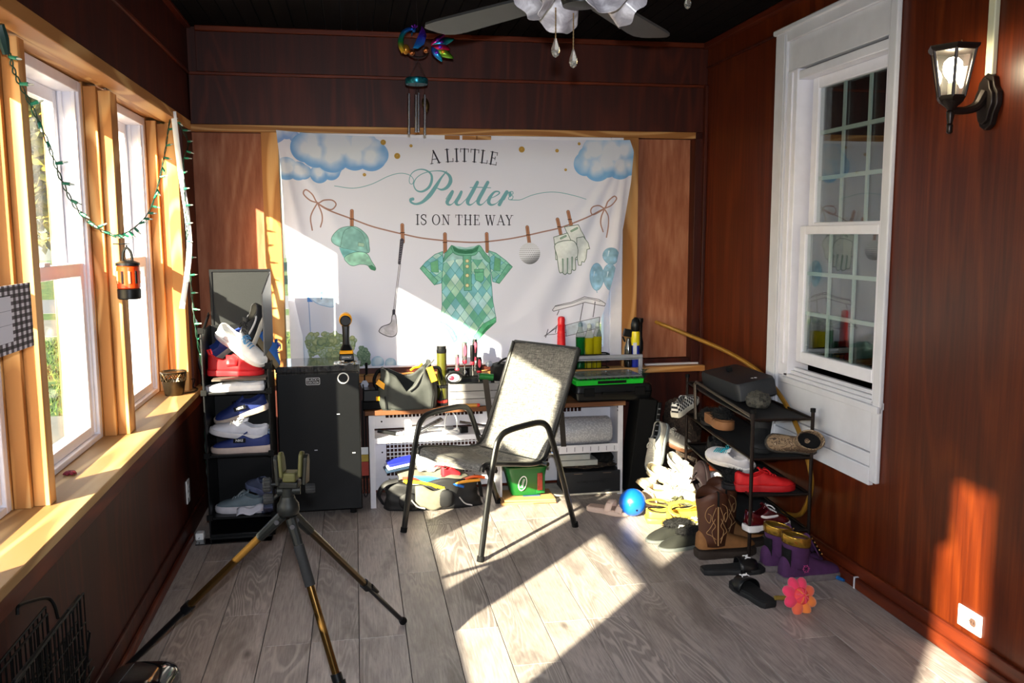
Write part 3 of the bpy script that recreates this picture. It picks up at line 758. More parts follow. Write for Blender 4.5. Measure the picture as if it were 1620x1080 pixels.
# cap
MINT, MINTD, LNC = hexf('#93c6c0'), hexf('#5f9d92'), hexf('#56796f')
cv.fill(zA(sp2([(568, 985), (575, 930), (640, 870), (730, 852), (800, 870), (870, 935), (885, 1010), (880, 1078), (770, 1062), (640, 1030)], 5, True)), MINT, LNC, .0025, .2, 30)
cv.stroke(zA(sp2([(735, 855), (670, 900), (640, 1030)], 6)), .0022, LNC); cv.stroke(zA(sp2([(740, 855), (830, 920), (870, 1060)], 6)), .0015, LNC)
cv.fill(zA([(792, 990), (845, 998), (842, 1030), (790, 1020)]), hexf('#a9c9b4'), LNC, .0015)
cv.fill(zC([(520, 60), (640, 85), (770, 118), (680, 105), (600, 130), (562, 150), (540, 110)]), hexf('#7fbfc0'), None, 0, .15, 25)
cv.fill(zC(sp2([(565, 150), (620, 112), (690, 98), (760, 115), (800, 180), (832, 232), (828, 255), (790, 245), (760, 212), (700, 205), (640, 218), (600, 200)], 5, True)), hexf('#9fd2bd'), LNC, .0025, .2, 30)
cv.fill(zC([(770, 218), (800, 212), (833, 236), (826, 258), (795, 250)]), hexf('#4f8d6d'), LNC, .002)
# golf club
cv.stroke(zC([(1040, 200), (990, 600)]), 3.0*PXM, hexf('#4b4a55')); cv.stroke(zC([(1040, 200), (990, 600)]), 1.8*PXM, hexf('#cfcdd8'))
cv.stroke(zC([(1058, 0), (1035, 195)]), [6*PXM, 4.2*PXM], hexf('#4a4752'))
for k in range(9): p = zC([(1056-2.3*k, 15+20*k)])[0]; cv.stroke([(p[0]-.004, p[1]), (p[0]+.004, p[1]+.003)], .0022, hexf('#8d8b96'))
cv.stroke(zC([(988, 600), (986, 640)]), 4.4*PXM, hexf('#3a3842'))
cv.fill(zC(sp2([(975, 640), (1003, 640), (1015, 740), (1010, 800), (970, 822), (920, 812), (868, 785), (864, 765), (890, 735), (960, 705)], 5, True)), hexf('#c9c6d0'), hexf('#3f3d46'), .004, .12, 20)
for k in range(8): cv.stroke(zC([(890+12*k, 745-4*k), (905+10*k, 800-2*k)][::1] if False else [(885+8*k, 742+9*k-8), (985, 712+13*k)]), .0013, hexf('#6b6873'))
# bodysuit
def cell_fill(poly, pitch_w, pitch_h, cols, line):
    b, M = cv.mask(poly); X, Y = cv.grid(b); a = X/(pitch_w*cv.k); c = Y/(pitch_h*cv.k)
    u, v = a+c, a-c; iu, iv = np.floor(u).astype(int), np.floor(v).astype(int)
    idx = (iu*7+iv*13+(iu*iv) % 5) % len(cols); C = np.array(cols, np.float32)[idx]
    C = np.clip(C*(1+cv.wash(b, .10, 40)[..., None]), 0, 1)
    cv.blend(b, M, C)
    e = np.minimum(np.minimum(u-iu, 1-(u-iu)), np.minimum(v-iv, 1-(v-iv)))*min(pitch_w, pitch_h)*cv.k*.75
    cv.blend(b, M*np.clip(1.3-e, 0, 1), line)
SUITC = [hexf(c) for c in ('#8cc6cf', '#b7dcd6', '#7fbfca', '#c6e2da', '#6fb39a', '#a5d3d2', '#8fcbb9', '#b3d9df', '#79b9c4', '#a9d2bb')]
GRN, GRD = hexf('#74b59a'), hexf('#4a8570')
body = zD([(0, 60), (70, 60), (110, 130), (300, 130), (300, 60), (380, 120), (405, 330), (412, 500), (438, 630), (330, 700), (265, 790), (240, 850), (205, 850)])[0:0]
suit = zC([(1405, 200), (1420, 110), (1490, 60)])+zD([(80, 120), (180, 150), (300, 120), (330, 80), (385, 170), (400, 330), (412, 500), (438, 640), (300, 720), (265, 800), (235, 850), (150, 850), (110, 780)])+zC([(1530, 850), (1490, 760), (1385, 690), (1400, 560), (1398, 380)])
cell_fill(suit, .052, .070, SUITC, hexf('#4f8f93'))
cv.stroke(suit+[suit[0]], .003, hexf('#47827a'))
slv = lambda pts, f: (cell_fill(f(pts), .06, .045, [SUITC[i] for i in (0, 2, 1, 8, 6)], hexf('#4f8f93')), cv.stroke(f(pts+[pts[0]]), .003, hexf('#47827a')))
slv([(1212, 240), (1260, 185), (1340, 120), (1405, 95), (1410, 200), (1395, 365), (1335, 380)], zC)
slv([(380, 85), (440, 105), (520, 165), (575, 218), (465, 355), (412, 340), (390, 200)], zD)
cv.fill(zC([(1212, 240), (1238, 215), (1365, 345), (1335, 382)]), GRN, GRD, .003, .15, 25)
cv.fill(zD([(540, 195), (575, 218), (465, 357), (438, 340)]), GRN, GRD, .003, .15, 25)
cv.fill(zC([(1300, 190), (1365, 165), (1372, 275), (1308, 270)]), hexf('#6fae86'), hexf('#4f8f93'), .002, .1, 20)
cv.fill(zD([(430, 135), (480, 155), (475, 255), (420, 250)]), hexf('#6fae86'), hexf('#4f8f93'), .002, .1, 20)
# collar
cv.fill(zC([(1408, 195), (1480, 42)])+zD([(190, 60), (302, 40), (390, 150), (300, 160), (200, 150), (90, 160)]), hexf('#a9d3d2'), None, 0, .1, 25)
cv.fill(zC([(1408, 190), (1430, 110), (1480, 42), (1500, 95), (1450, 140)]), GRN, GRD, .003, .15, 25)
cv.fill(zD(sp2([(75, 42), (130, 70), (190, 76), (250, 70), (302, 40), (345, 95), (390, 150), (385, 185), (340, 150), (300, 90), (270, 120), (200, 132), (120, 120), (85, 95)], 4, True)), GRN, GRD, .003, .15, 25)
cv.fill(zD([(80, 48), (130, 76), (190, 84), (250, 76), (300, 46), (285, 90), (240, 108), (190, 112), (130, 104), (95, 88)]), hexf('#3f7c5f'), GRD, .002, .1, 20)
cv.fill(zD([(168, 125), (235, 125), (238, 412), (178, 415)]), GRN, GRD, .003, .12, 25)
for y in (170, 215, 290, 372):
    p = zD([(203, y)])[0]; cv.stroke([p, (p[0]+.0004, p[1])], 6.0*PXM, hexf('#8f8660')); cv.stroke([p, (p[0]+.0004, p[1])], 4.6*PXM, hexf('#e4dcae'))
cv.fill(zD([(262, 240), (338, 236), (340, 325), (318, 348), (270, 325)]), hexf('#6fb592'), GRD, .003, .12, 20)
cv.stroke(zD([(262, 265), (338, 262)]), .003, GRD)
for pts, f in (([(1380, 690), (1440, 715), (1490, 760), (1530, 850), (1500, 870), (1450, 770)], zC), ([(438, 632), (438, 672), (360, 745), (290, 830), (258, 790), (330, 690)], zD)):
    cv.fill(f(pts), hexf('#67bd8d'), GRD, .003, .15, 20)
cv.fill(zD([(425, 678), (360, 748), (300, 815), (330, 750), (370, 700)]), hexf('#3f8a5f'), None, 0, .1, 20)
# golf ball
def ball():
    c = zD([(718, 108)])[0]; r = 17.0*PXM; b = cv.bbox([cv.pt(c)], r*cv.k+3); X, Y = cv.grid(b); cx, cy = cv.pt(c)
    dx, dy = (X-cx)/(r*cv.k), (Y-cy)/(r*cv.k); d = np.hypot(dx, dy); nz = np.sqrt(np.clip(1-d*d, 0, 1))
    g = np.clip(.93-.55*np.clip(-dy*.8+dx*.35, 0, 1)**1.3, 0, 1)
    k = 17; lon = np.arctan2(dx, nz+1e-6)/PI*k; lat = np.arcsin(np.clip(dy, -1, 1))/PI*k; row = np.floor(lat)
    fx = (lon+.5*(row % 2)) % 1-.5; fy = lat % 1-.5
    dm = np.clip(1-np.hypot(fx, fy)/.42, 0, 1); g = g-.45*dm*(fy < .15)+.12*dm*(fy > .1)
    cv.blend(b, np.clip((1-d)*r*cv.k+.5, 0, 1), np.clip(np.stack([g*.96, g*.96, g], -1), 0, 1))
ball()
# gloves
GL, GLL = hexf('#dfe3e2'), hexf('#56695f')
for pts in ([(1005, 830), (1115, 812), (1135, 860), (1165, 905), (1205, 985), (1206, 1010), (1185, 1015), (1165, 960), (1160, 1030), (1120, 1040), (1060, 960)], ):
    cv.fill(zB(pts), GL, GLL, .0035, .06, 20)
cv.fill(zD([(1100, -20), (1160, -30), (1200, 20), (1210, 70), (1190, 75), (1180, 150), (1165, 180), (1148, 175), (1142, 205), (1120, 205), (1105, 110)]), GL, GLL, .0035, .06, 20)
cv.fill(zB([(915, 915), (1030, 880), (1060, 960), (1110, 1060), (1112, 1100), (930, 1100), (928, 1000)]), GL, GLL, .0035, .06, 20)
cv.fill(zD(sp2([(930, 30), (1060, 0), (1110, 60), (1112, 130), (1096, 150), (1098, 235), (1082, 248), (1066, 240), (1060, 272), (1038, 276), (1025, 268), (1010, 282), (990, 272), (985, 262), (965, 268), (952, 240), (940, 130)], 4, True)), GL, GLL, .004, .06, 20)
for x0, y0, x1, y1 in ((985, 155, 988, 262), (1025, 150, 1028, 268), (1065, 140, 1068, 240)): cv.stroke(zD([(x0, y0), (x1, y1)]), [.009, .006], hexf('#5f7f6c')); cv.stroke(zD([(x0, y0), (x1, y1)]), [.005, .003], hexf('#8fa89a'))
for p in ([(975, 925), (1015, 905)], [(1060, 865), (1105, 840)]): cv.stroke(zB(p), .011, hexf('#557a63')); cv.stroke(zB(p), .006, hexf('#9bb0a4'))
# balloons
for c_, r_, f in (((1265, 300), (11.5, 22), zD), ((1378, 130), (12.5, 13.5), zD), ((1365, 300), (11, 21), zD)):
    p = f([c_])[0]; poly = [(p[0]+r_[0]*PXM*math.cos(a)*(1-.18*min(0, math.sin(a))*-1), p[1]+r_[1]*PXM*math.sin(a)) for a in np.linspace(0, 2*PI, 26)[:-1]]
    cv.fill(poly, hexf('#8fb6cf'), hexf('#7ba5c2'), .003, .22, 28)
    cv.stroke([(p[0]-.012, p[1]+.03), (p[0]-.018, p[1])], [.006, .002], hexf('#d3e3ee'))
    cv.stroke([(p[0], p[1]-r_[1]*PXM), (p[0]+.002, p[1]-r_[1]*PXM-.012)], .004, hexf('#7ba5c2'))
# golf cart
CTL = hexf('#54535f')
cv.fill(zD([(905, 575), (930, 540), (1060, 510), (1165, 465), (1280, 485), (1335, 520), (1325, 540), (1170, 510), (1060, 545), (915, 585)]), hexf('#e3e2ea'), CTL, .0035)
for a in ([(960, 580), (945, 615)], [(1155, 520), (1130, 660)], [(1250, 505), (1235, 630)], [(840, 790), (940, 720)], [(870, 735), (850, 800)], [(940, 705), (930, 760)]): cv.stroke(zD(a), .0045, CTL)
for a in ([(880, 760), (960, 690), (1000, 650)], [(860, 780), (940, 770), (1010, 740)], [(930, 545), (1060, 520), (1170, 480), (1290, 500)], [(1000, 800), (1060, 760), (1140, 740)]): cv.stroke(zD(sp2(a, 5)), .003, CTL)
cv.fill(zD([(1010, 700), (1120, 670), (1290, 630), (1290, 720), (1150, 760), (1020, 790)]), hexf('#c9d2dc'), CTL, .003, .12, 25)
# flag, bushes
cv.stroke(zC([(262, 335), (262, 530), (280, 830)]), .0045, hexf('#8fa7d0'))
cv.fill(zC([(250, 470), (300, 525), (250, 525)]), hexf('#5f8fd8')); cv.fill(zC(sp2([(250, 440), (330, 400), (420, 395), (490, 430), (480, 560), (400, 560), (320, 530), (262, 475)], 4, True)), hexf('#cfe0f2'), hexf('#7fb0d8'), .003, .1, 20)
cv.stroke(zC([(362, 455), (376, 440), (370, 500)]), .006, hexf('#5a8fc4'))
rb = np.random.RandomState(8)
for k in range(150):
    x = rb.uniform(250, 640); top = 760+60*abs(math.sin(x*.021))+25*math.sin(x*.06); y = rb.uniform(top, 1040)
    cv.cloud(cl([(x, y, rb.uniform(2, 6)), (x+rb.uniform(-30, 30), y+rb.uniform(-15, 15), rb.uniform(2, 5))], zC), hexf(('#b4b98e', '#9aa57c', '#a8b4a4')[k % 3]), hexf(('#7f8d62', '#6c7f66', '#8a9a6c')[k % 3]))
for k in range(60):
    x = rb.uniform(690, 775); y = rb.uniform(900+abs(x-715)*1.1, 1060)
    cv.cloud(cl([(x, y, rb.uniform(2, 4.5))], zC), hexf('#8d9f84'), hexf(('#55705a', '#6d8468')[k % 2]))
cv.cloud(cl([(850, 1040, 10), (960, 1050, 9), (1060, 1040, 8)], zC), hexf('#d5e4ec'), hexf('#8fb5cf'))
IMG = cv.image('shower_print')
def cloth_mat():
    mt, t, p = base('printed_cloth')
    im = t.new('TexImage'); im.image = IMG; im.extension = 'EXTEND'
    uv = t.new('UVMap').outputs[0]; t.link(uv, im.inputs[0])
    t.link(im.outputs[0], p.inputs['Base Color']); p.inputs['Roughness'].default_value = .8; p.inputs['Specular IOR Level'].default_value = .1
    tl = t.new('BsdfTranslucent'); t.link(im.outputs[0], tl.inputs[0])
    mx = t.new('MixShader'); mx.inputs[0].default_value = .12; t.link(p.outputs[0], mx.inputs[1]); t.link(tl.outputs[0], mx.inputs[2]); t.link(mx.outputs[0], t.n['Material Output'].inputs[0])
    return mt
# outline of the hanging cloth: left and right edges by height
LE = [(2.068, (437, 206)), (0, (444, 262)), (0, (449, 330)), (0, (452, 400)), (0, (463, 460)), (0, (476, 520)), (0, (487, 556)), (0, (492, 572))]
RE = [(0, (995, 222)), (0, (1001, 240)), (0, (996, 290)), (0, (985, 350)), (0, (975, 400)), (0, (958, 470)), (0, (945, 520)), (0, (935, 572))]
lz = XZ([p for _, p in LE]); rz = XZ([p for _, p in RE])
def edge(tab, z):
    zs = [p[1] for p in tab][::-1]; xs = [p[0] for p in tab][::-1]; return float(np.interp(z, zs, xs))
ZT0, ZT1, ZBt = lz[0][1], rz[0][1], .752
def cloth_pt(u, v):
    zt = ZT0+(ZT1-ZT0)*u-.018*math.sin(PI*min(1, u*1.15))-.006*abs(math.sin(u*PI*3)); z = ZBt+(zt-ZBt)*v
    x = edge(lz, z)*(1-u)+edge(rz, z)*u
    y = TY-.012*math.sin(PI*u)*(1-v)
    # drag folds from the pinned corners, soft folds lower down
    dl = math.hypot(x-lz[0][0], (z-lz[0][1])); al = math.atan2(lz[0][1]-z, x-lz[0][0]+1e-6)
    y -= .014*math.exp(-((al-1.03)/.07)**2)*min(1, dl*3)*max(0, 1-dl/1.1)
    y -= .010*math.exp(-((al-1.38)/.05)**2)*min(1, dl*3)
    dr = math.hypot(x-rz[0][0], z-rz[0][1]); ar = math.atan2(rz[0][1]-z, rz[0][0]-x+1e-6)
    for c_, w_, a_ in ((1.05, .08, .026), (1.25, .06, .018), (1.42, .05, .026), (.86, .08, .010)):
        y -= a_*math.exp(-((ar-c_)/w_)**2)*min(1, dr*2.2)
    y += .0035*math.sin(u*17+3*v)*(1-v)*math.sin(PI*u)+.0008*math.sin(x*31+z*5)
    y -= max(0, (u-.86)/.14)**2*.05*(1-v*.6)
    y -= max(0, (.08-u)/.08)**2*.012
    lim = .022+.058*min(1, max(0, v-.12)/.3)
    return (x, max(min(y, YB-.017), YB-.017-lim), z)
cb = MB().grid(cloth_pt, 130, 90)
tp = solo('hanging_cloth', cb, cloth_mat(), 'large white printed baby shower banner cloth hung over the back window', 'wall cloth', loc=(.6, TY, ZBt), smooth=180)
uvl = tp.data.uv_layers.new(name='UVMap')
co = np.zeros(len(tp.data.vertices)*3, np.float32); tp.data.vertices.foreach_get('co', co); co = co.reshape(-1, 3)
li = np.zeros(len(tp.data.loops), np.int32); tp.data.loops.foreach_get('vertex_index', li)
ux = (co[:, 0]+.6-cv.x0)*cv.k/cv.W; uz = (co[:, 2]+ZBt-cv.z0)*cv.k/cv.H
uvl.data.foreach_set('uv', np.stack([ux[li], uz[li]], -1).astype(np.float32).ravel())
# ================================================================ HANGING AND WALL THINGS
M_BLK = mat('black_plastic', '#101113', .38, var=.1, spec=.3)
M_BLKM = mat('black_matte', '#0d0d0e', .75, var=.15, spec=.2)
M_BLKG = mat('black_gloss', '#0d0d10', .12, var=0, coat=.5)
M_STEEL = mat('steel', '#b9bbc0', .25, 1, var=.05)
M_BRASS = mat('brass', '#8d7a52', .3, 1, var=.05)
M_WHITE = mat('white_plastic', '#eeeeee', .4, var=.02)
M_BRONZE = mat('oil_bronze', '#2b2320', .35, .6, var=.2)
# ceiling fan --------------------------------------------------------
FC = Vector((.64, 2.44, 0))
fan = thing('ceiling_fan', 'black bladed ceiling fan with white frosted glass lamp shades and pull chains', 'fan', (FC.x, FC.y, ZC))
part('canopy', MB().lathe([(.02, -.09), (.055, -.08), (.075, -.03), (.08, 0)], 24), M_BLK, fan)
part('downrod', MB().tube([(0, 0, -.08), (0, 0, -.2)], .012, 10), M_BLK, fan)
part('motor_housing', MB().lathe([(.03, -.42), (.09, -.41), (.12, -.37), (.12, -.29), (.11, -.24), (.05, -.2), (.02, -.19)], 28), M_BLK, fan)
BZ = 2.165-ZC
bl_m = mat('fan_blade_grey', '#2b2a2c', .55, var=.12, vs=9)
def blade_mesh():
    o = [(.16, -.045), (.22, -.055), (.56, -.068), (.61, -.064), (.638, -.045), (.644, -.02), (.644, .02), (.638, .045), (.61, .064), (.56, .068), (.22, .055), (.16, .045)]
    return MB().prism(o, .008).mesh('blade', bl_m, 30)
bm_ = blade_mesh()
irm = MB().prism([(.10, -.02), (.20, -.04), (.26, -.03), (.26, .03), (.20, .04), (.10, .02)], .006, (0, 0, .009)).mesh('blade_iron', M_BLK, 30)
for k in range(5):
    b_ = link('blade', bm_, fan, (0, 0, BZ)); b_.rotation_euler = (math.radians(5), 0, math.radians(124-72*k))
    link('blade_iron', irm, b_)
part('light_plate', MB().lathe([(.02, -.475), (.05, -.47), (.06, -.44), (.05, -.415)], 20), M_BLK, fan)
def frost():
    mt, t, p = base('frosted_marbled_glass')
    tc = t.new('TexCoord').outputs['Object']; n = t.noise(tc, 16, 4, .6, 1.5)
    t.link(t.ramp(n, [(.35, lin('#8f8a8e')), (.55, lin('#b5afb3')), (.7, lin('#d8d4d8'))]), p.inputs['Base Color'])
    p.inputs['Roughness'].default_value = .2; p.inputs['Subsurface Weight'].default_value = .15; p.inputs['Subsurface Radius'].default_value = (.02, .02, .02)
    return mt
M_FROST = frost()
shp = [(.022, 0), (.03, -.012), (.05, -.03), (.066, -.065), (.075, -.10), (.084, -.135), (.081, -.136), (.072, -.10), (.063, -.065), (.047, -.03), (.02, -.005)]
shm = MB()
n_ = 40
rings = []
for i, (r, z) in enumerate(shp):
    rings.append([((r*(1+.05*math.cos(6*2*PI*k/n_)*(1 if i > 3 and i < 9 else .2)))*math.cos(2*PI*k/n_), (r*(1+.05*math.cos(6*2*PI*k/n_)*(1 if i > 3 and i < 9 else .2)))*math.sin(2*PI*k/n_), z+(.010*math.cos(6*2*PI*k/n_) if i in (5, 6) else 0)) for k in range(n_)])
shm.loft(rings)
shade_me = shm.mesh('lamp_shade', M_FROST, 60)
shade_me.transform(Matrix.Scale(.80, 4))
arm_me = MB().tube([(.03, 0, -.43), (.055, 0, -.42), (.075, 0, -.405)], .010, 8).lathe([(.024, -.02), (.024, 0), (.010, .012)], 12, (.075, 0, -.405), (-.79, 0, .61)).mesh('lamp_arm', M_BLK, 40)
for k in range(4):
    a = math.radians(-78+90*k)
    ar = link('lamp_arm', arm_me, fan); ar.rotation_euler = (0, 0, a)
    s_ = link('lamp_shade', shade_me, ar, (.075, 0, -.405)); s_.rotation_euler = (0, math.radians(-58), 0)
M_CRYS = mat('crystal', '#f2efe6', .03, var=0, trans=.9, ior=1.5)
chain = mat('bead_chain', '#a58a66', .35, .8, var=0)
def pull(px, py, y, top):
    p = AY(px, py, y); c_ = MB().tube([(p.x-FC.x, y-FC.y, top), (p.x-FC.x, y-FC.y, p.z-ZC+.03)], .0016, 6)
    k = top
    while k > p.z-ZC+.03: c_.ell((p.x-FC.x, y-FC.y, k), (.0025, .0025, .0025), 6, 4); k -= .009
    ch = part('pull_chain', c_, chain, fan)
    part('crystal_drop', MB().lathe([(.001, .034), (.004, .026), (.011, .006), (.0125, -.004), (.009, -.014), (.002, -.019)], 10, (p.x-FC.x, y-FC.y, p.z-ZC)), M_CRYS, ch, smooth=15)
pull(879, 79, 2.36, -.50); pull(907, 96, 2.41, -.50)
p = AY(1088, 5, 2.9)
hd_ = thing('hanging_crystal', 'small clear crystal drop on a thread from the ceiling, right of the fan lamps', 'ornament', (p.x, p.y, ZC))
part('thread', MB().tube([(0, 0, 0), (0, 0, p.z-ZC+.02)], .0012, 6), chain, hd_)
part('crystal', MB().lathe([(.001, .030), (.004, .022), (.011, .004), (.0125, -.004), (.009, -.014), (.002, -.019)], 10, (0, 0, p.z-ZC)), M_CRYS, hd_, smooth=15)

# wind chime ---------------------------------------------------------
CY = 4.3
def C(px, py, d=0): q = AY(px, py, CY+d); return q
ctop = C(660, 84)
wc = thing('wind_chime', 'hanging peacock wind chime with rainbow metal feathers and silver tubes', 'wind chime', (ctop.x, CY, ZC))
def iri(nm, stops, ax=2, sc=8.0, off=0.0):
    mt, t, p = base(nm); tc = t.new('TexCoord').outputs['Object']
    sp = t.new('SeparateXYZ'); t.link(tc, sp.inputs[0])
    v = t.math('ADD', t.math('MULTIPLY', sp.outputs[ax], sc), off)
    t.link(t.ramp(v, [(i/(len(stops)-1), lin(c)) for i, c in enumerate(stops)]), p.inputs['Base Color'])
    p.inputs['Metallic'].default_value = .75; p.inputs['Roughness'].default_value = .28; return mt
zc = ctop.z-ZC
M_PEA = iri('peacock_neck', ['#b8801e', '#c99a22', '#2f9a4a', '#177c8c', '#1b4fc0'], 2, 7.5, -7.5*(zc-.02))
M_WING = iri('peacock_wing', ['#1fb3c9', '#1f72d6', '#3a34c9', '#7a2ab5'], 2, 9.0, -9.0*(zc-.0))
def Cl(px, py, d=0): return C(px, py, d)-Vector((ctop.x, CY, ZC))
neck = spline([Cl(640, 82), Cl(634, 70), Cl(636, 56), Cl(643, 48), Cl(652, 46), Cl(657, 50)], 6)
part('peacock_neck', MB().tube(neck, list(np.linspace(.017, .0075, len(neck)-6))+[.008, .010, .0125, .012, .009, .004], 10).tube([Cl(652, 52), Cl(651, 58)], [.005, .001], 6), M_PEA, wc)
part('belly', MB().ell(Cl(642, 78), (.020, .018, .024), 12, 8), mat('amber_metal', '#b9802a', .3, .7, var=.2, vs=60), wc)
for dx in (-4, 0, 4): part('crest', MB().tube([Cl(655, 47), Cl(656+dx, 39-abs(dx)*-.4)], [.002, .0045], 6), M_WING, wc)
wing = [Cl(x, y) for x, y in ((653, 76), (661, 77), (671, 70), (675, 56), (672, 48), (667, 41), (665, 52), (659, 64))]
wm = MB(); cw = sum(wing, Vector())/len(wing)
wm.add([cw+Vector((0, -.022, 0))]+wing+[cw+Vector((0, .01, 0))], [(0, i+1, (i+1) % 8+1) for i in range(8)]+[(9, (i+1) % 8+1, i+1) for i in range(8)])
for k in range(4): wm.tube([Cl(655+k*3, 74-k*1.5, -.014), Cl(661+k*3.2, 60-k*2, -.02), Cl(666+k*1.8, 48+k*3, -.012)], .0035, 6)
part('wing', wm, M_WING, wc, smooth=50)
for (x, y, x2, y2, wd, c1, c2) in ((684, 70, 718, 62, .020, '#17a0a0', '#1f5fae'), (684, 73, 712, 78, .022, '#b01238', '#c9245a'), (684, 74, 699, 97, .017, '#2f63d9', '#1fa8d0'), (688, 76, 717, 92, .020, '#5aa02a', '#8fc23a'), (682, 72, 706, 52, .016, '#c9245a', '#7a1a90')):
    a, b = Cl(x, y), Cl(x2, y2); d = b-a; n = Vector((-d.z, 0, d.x)).normalized()
    lm = MB(); L = []
    for i in range(9):
        t = i/8; wv = wd*math.sin(PI*min(1, t**.7*.93+.04))
        L.append([a+d*t+n*wv*s+Vector((0, -.012*(1-s*s)*math.sin(PI*t), 0)) for s in (-1, -.5, 0, .5, 1)])
    lm.loft(L, False, False)
    f_ = part('tail_feather', lm, iri('feather_'+c1[1:], [c1, c2, c1], 0, 12.0, -12*min(a.x, b.x)), wc, solid=.003, smooth=60)
    part('feather_eye', MB().ell(a+d*.42+Vector((0, -.014, 0)), (.010, .006, .009), 10, 6), mat('feather_eye_'+c2[1:], '#6a24c0' if c1 != '#5aa02a' else '#e0a020', .3, .5, var=0), f_)
ringp = [Cl(661, 83)+Vector((.045*math.cos(a), 0, .022*math.sin(a))) for a in np.linspace(PI, 2*PI, 12)]
part('hoop', MB().tube(ringp, .004, 6), M_BRONZE, wc)
M_COP = mat('copper_bead', '#b0683a', .2, .9, var=.1)
for px, py in ((652, 83), (674, 79)): part('bead', MB().ell(Cl(px, py, -.01), (.0155, .0155, .0155), 14, 9), M_COP, wc)
for tp_ in ([Cl(661, 48), (0, 0, 0)], [Cl(661, 95), Cl(645, 126)], [Cl(661, 95), Cl(675, 126)], [Cl(661, 95), Cl(661, 84)]): part('thread', MB().tube(tp_, .0014, 5), M_BRONZE, wc)
tc_ = Cl(659, 128)
part('top_disc', MB().lathe([(.0, -.017), (.052, -.017), (.055, -.010), (.055, .008), (.05, .013), (0, .013)], 24, tc_), mat('teal_metal', '#0f5f6c', .3, .7, var=.5, vs=90), wc)
M_TUBE = mat('chime_tube', '#b5b6bd', .22, 1, var=.05)
for px, py0, py1, d in ((647, 148, 212, -.01), (658, 150, 209, -.035), (662, 147, 209, .03), (672, 150, 214, 0)):
    tb = part('chime_tube', MB().tube([Cl(px, py0, d), Cl(px, py1, d)], .0068, 12), M_TUBE, wc)
    part('string', MB().tube([Cl(px, 132, d), Cl(px, py0, d)], .001, 4), M_BRONZE, tb)
a, b = Cl(671, 151, .04), Cl(676, 178, .04); d = b-a
lm = MB().loft([[a+d*t+Vector((s*.018*math.sin(PI*min(1, t+.02)), -.004*(1-s*s), 0)) for s in (-1, 0, 1)] for t in np.linspace(0, 1, 9)], False, False)
part('wind_catcher_leaf', lm, mat('bronze_leaf', '#4f3d20', .35, .8, var=.4, vs=80), wc, solid=.003)

# wall lantern --------------------------------------------------------
sp_ = Vector((XR, 2.60, 1.93))
sc_ = thing('wall_lantern', 'dark bronze six-sided coach lantern with lit bulb on the right wall', 'wall lamp', sp_)
bp = [(0, .085), (.028, .07), (.035, .04), (.05, .02), (.05, -.02), (.035, -.05), (.026, -.085), (0, -.10), (-.026, -.085), (-.035, -.05), (-.05, -.02), (-.05, .02), (-.035, .04), (-.028, .07)]
part('back_plate', MB().prism(bp, .022, (0, 0, 0), (0, -1, 0), (0, 0, 1)).prism([(x*.8, y*.82) for x, y in bp], .034, (0, 0, 0), (0, -1, 0), (0, 0, 1)), M_BRONZE, sc_, bevel=.003)
LX = -.150
arm_p = spline([(-.03, 0, .02), (-.055, 0, -.02), (-.09, 0, -.035), (LX, 0, -.04)], 6)
part('arm', MB().tube(arm_p, list(np.linspace(.02, .011, len(arm_p))), 10), M_BRONZE, sc_)
part('finial', MB().lathe([(.004, -.105), (.010, -.10), (.009, -.085), (.011, -.078), (.008, -.072), (.012, -.05), (.012, -.04), (.014, -.035), (.010, -.03), (.014, -.022), (.034, -.005), (.038, .0)], 12, (LX, 0, -.008)), M_BRONZE, sc_, smooth=30)
def hexr(r, z, o=0): return [Vector((LX+r*math.cos(2*PI*k/6+o), r*math.sin(2*PI*k/6+o), z)) for k in range(6)]
Z0, Z1, R0, R1 = .0, .152, .042, .070
cg = MB().loft([hexr(.038, -.012), hexr(R0+.004, Z0), hexr(R0+.004, Z0+.008)])
cg.loft([hexr(R1+.002, Z1-.006), hexr(R1+.012, Z1+.004), hexr(R1+.014, Z1+.012), hexr(.03, Z1+.02)])
A_, B_ = hexr(R0, Z0+.004), hexr(R1, Z1)
for k in range(6): cg.tube([A_[k], B_[k]], .0052, 6)
part('cage', cg, M_BRONZE, sc_, smooth=30)
for k in range(6):
    q = [A_[k], A_[(k+1) % 6], B_[(k+1) % 6], B_[k]]; cc = sum(q, Vector())/4
    part('pane', MB().add([cc+(v-cc)*.94 for v in q], [(0, 1, 2, 3)]), glass('lantern_glass', (.97, .96, .9), 1.0, .06), sc_, smooth=0, fixn=False)
part('socket', MB().tube([(LX, 0, 0), (LX, 0, .05)], .013, 12), mat('cream_socket', '#cfc8b8', .5), sc_)
bulb = MB().lathe([(.010, .05), (.013, .06), (.024, .075), (.030, .095), (.027, .115), (.014, .128), (.002, .131)], 16, (LX, 0, 0))
part('bulb', bulb, mat('lit_bulb', '#fff6dc', .3, var=0, emit=('#fff2d0', 40)), sc_)
part('top_finial', MB().tube([(LX-.0, -.035, Z1+.012), (LX-.0, -.035, Z1+.026)], .0025, 6), M_BRASS, sc_)
tr = struct('trim_1', MB().box((XR-.02, 2.585, 2.008), (XR, 2.618, ZC)), mat('cream_raceway', '#d8d3b4', .45, var=.03), bevel=.004)
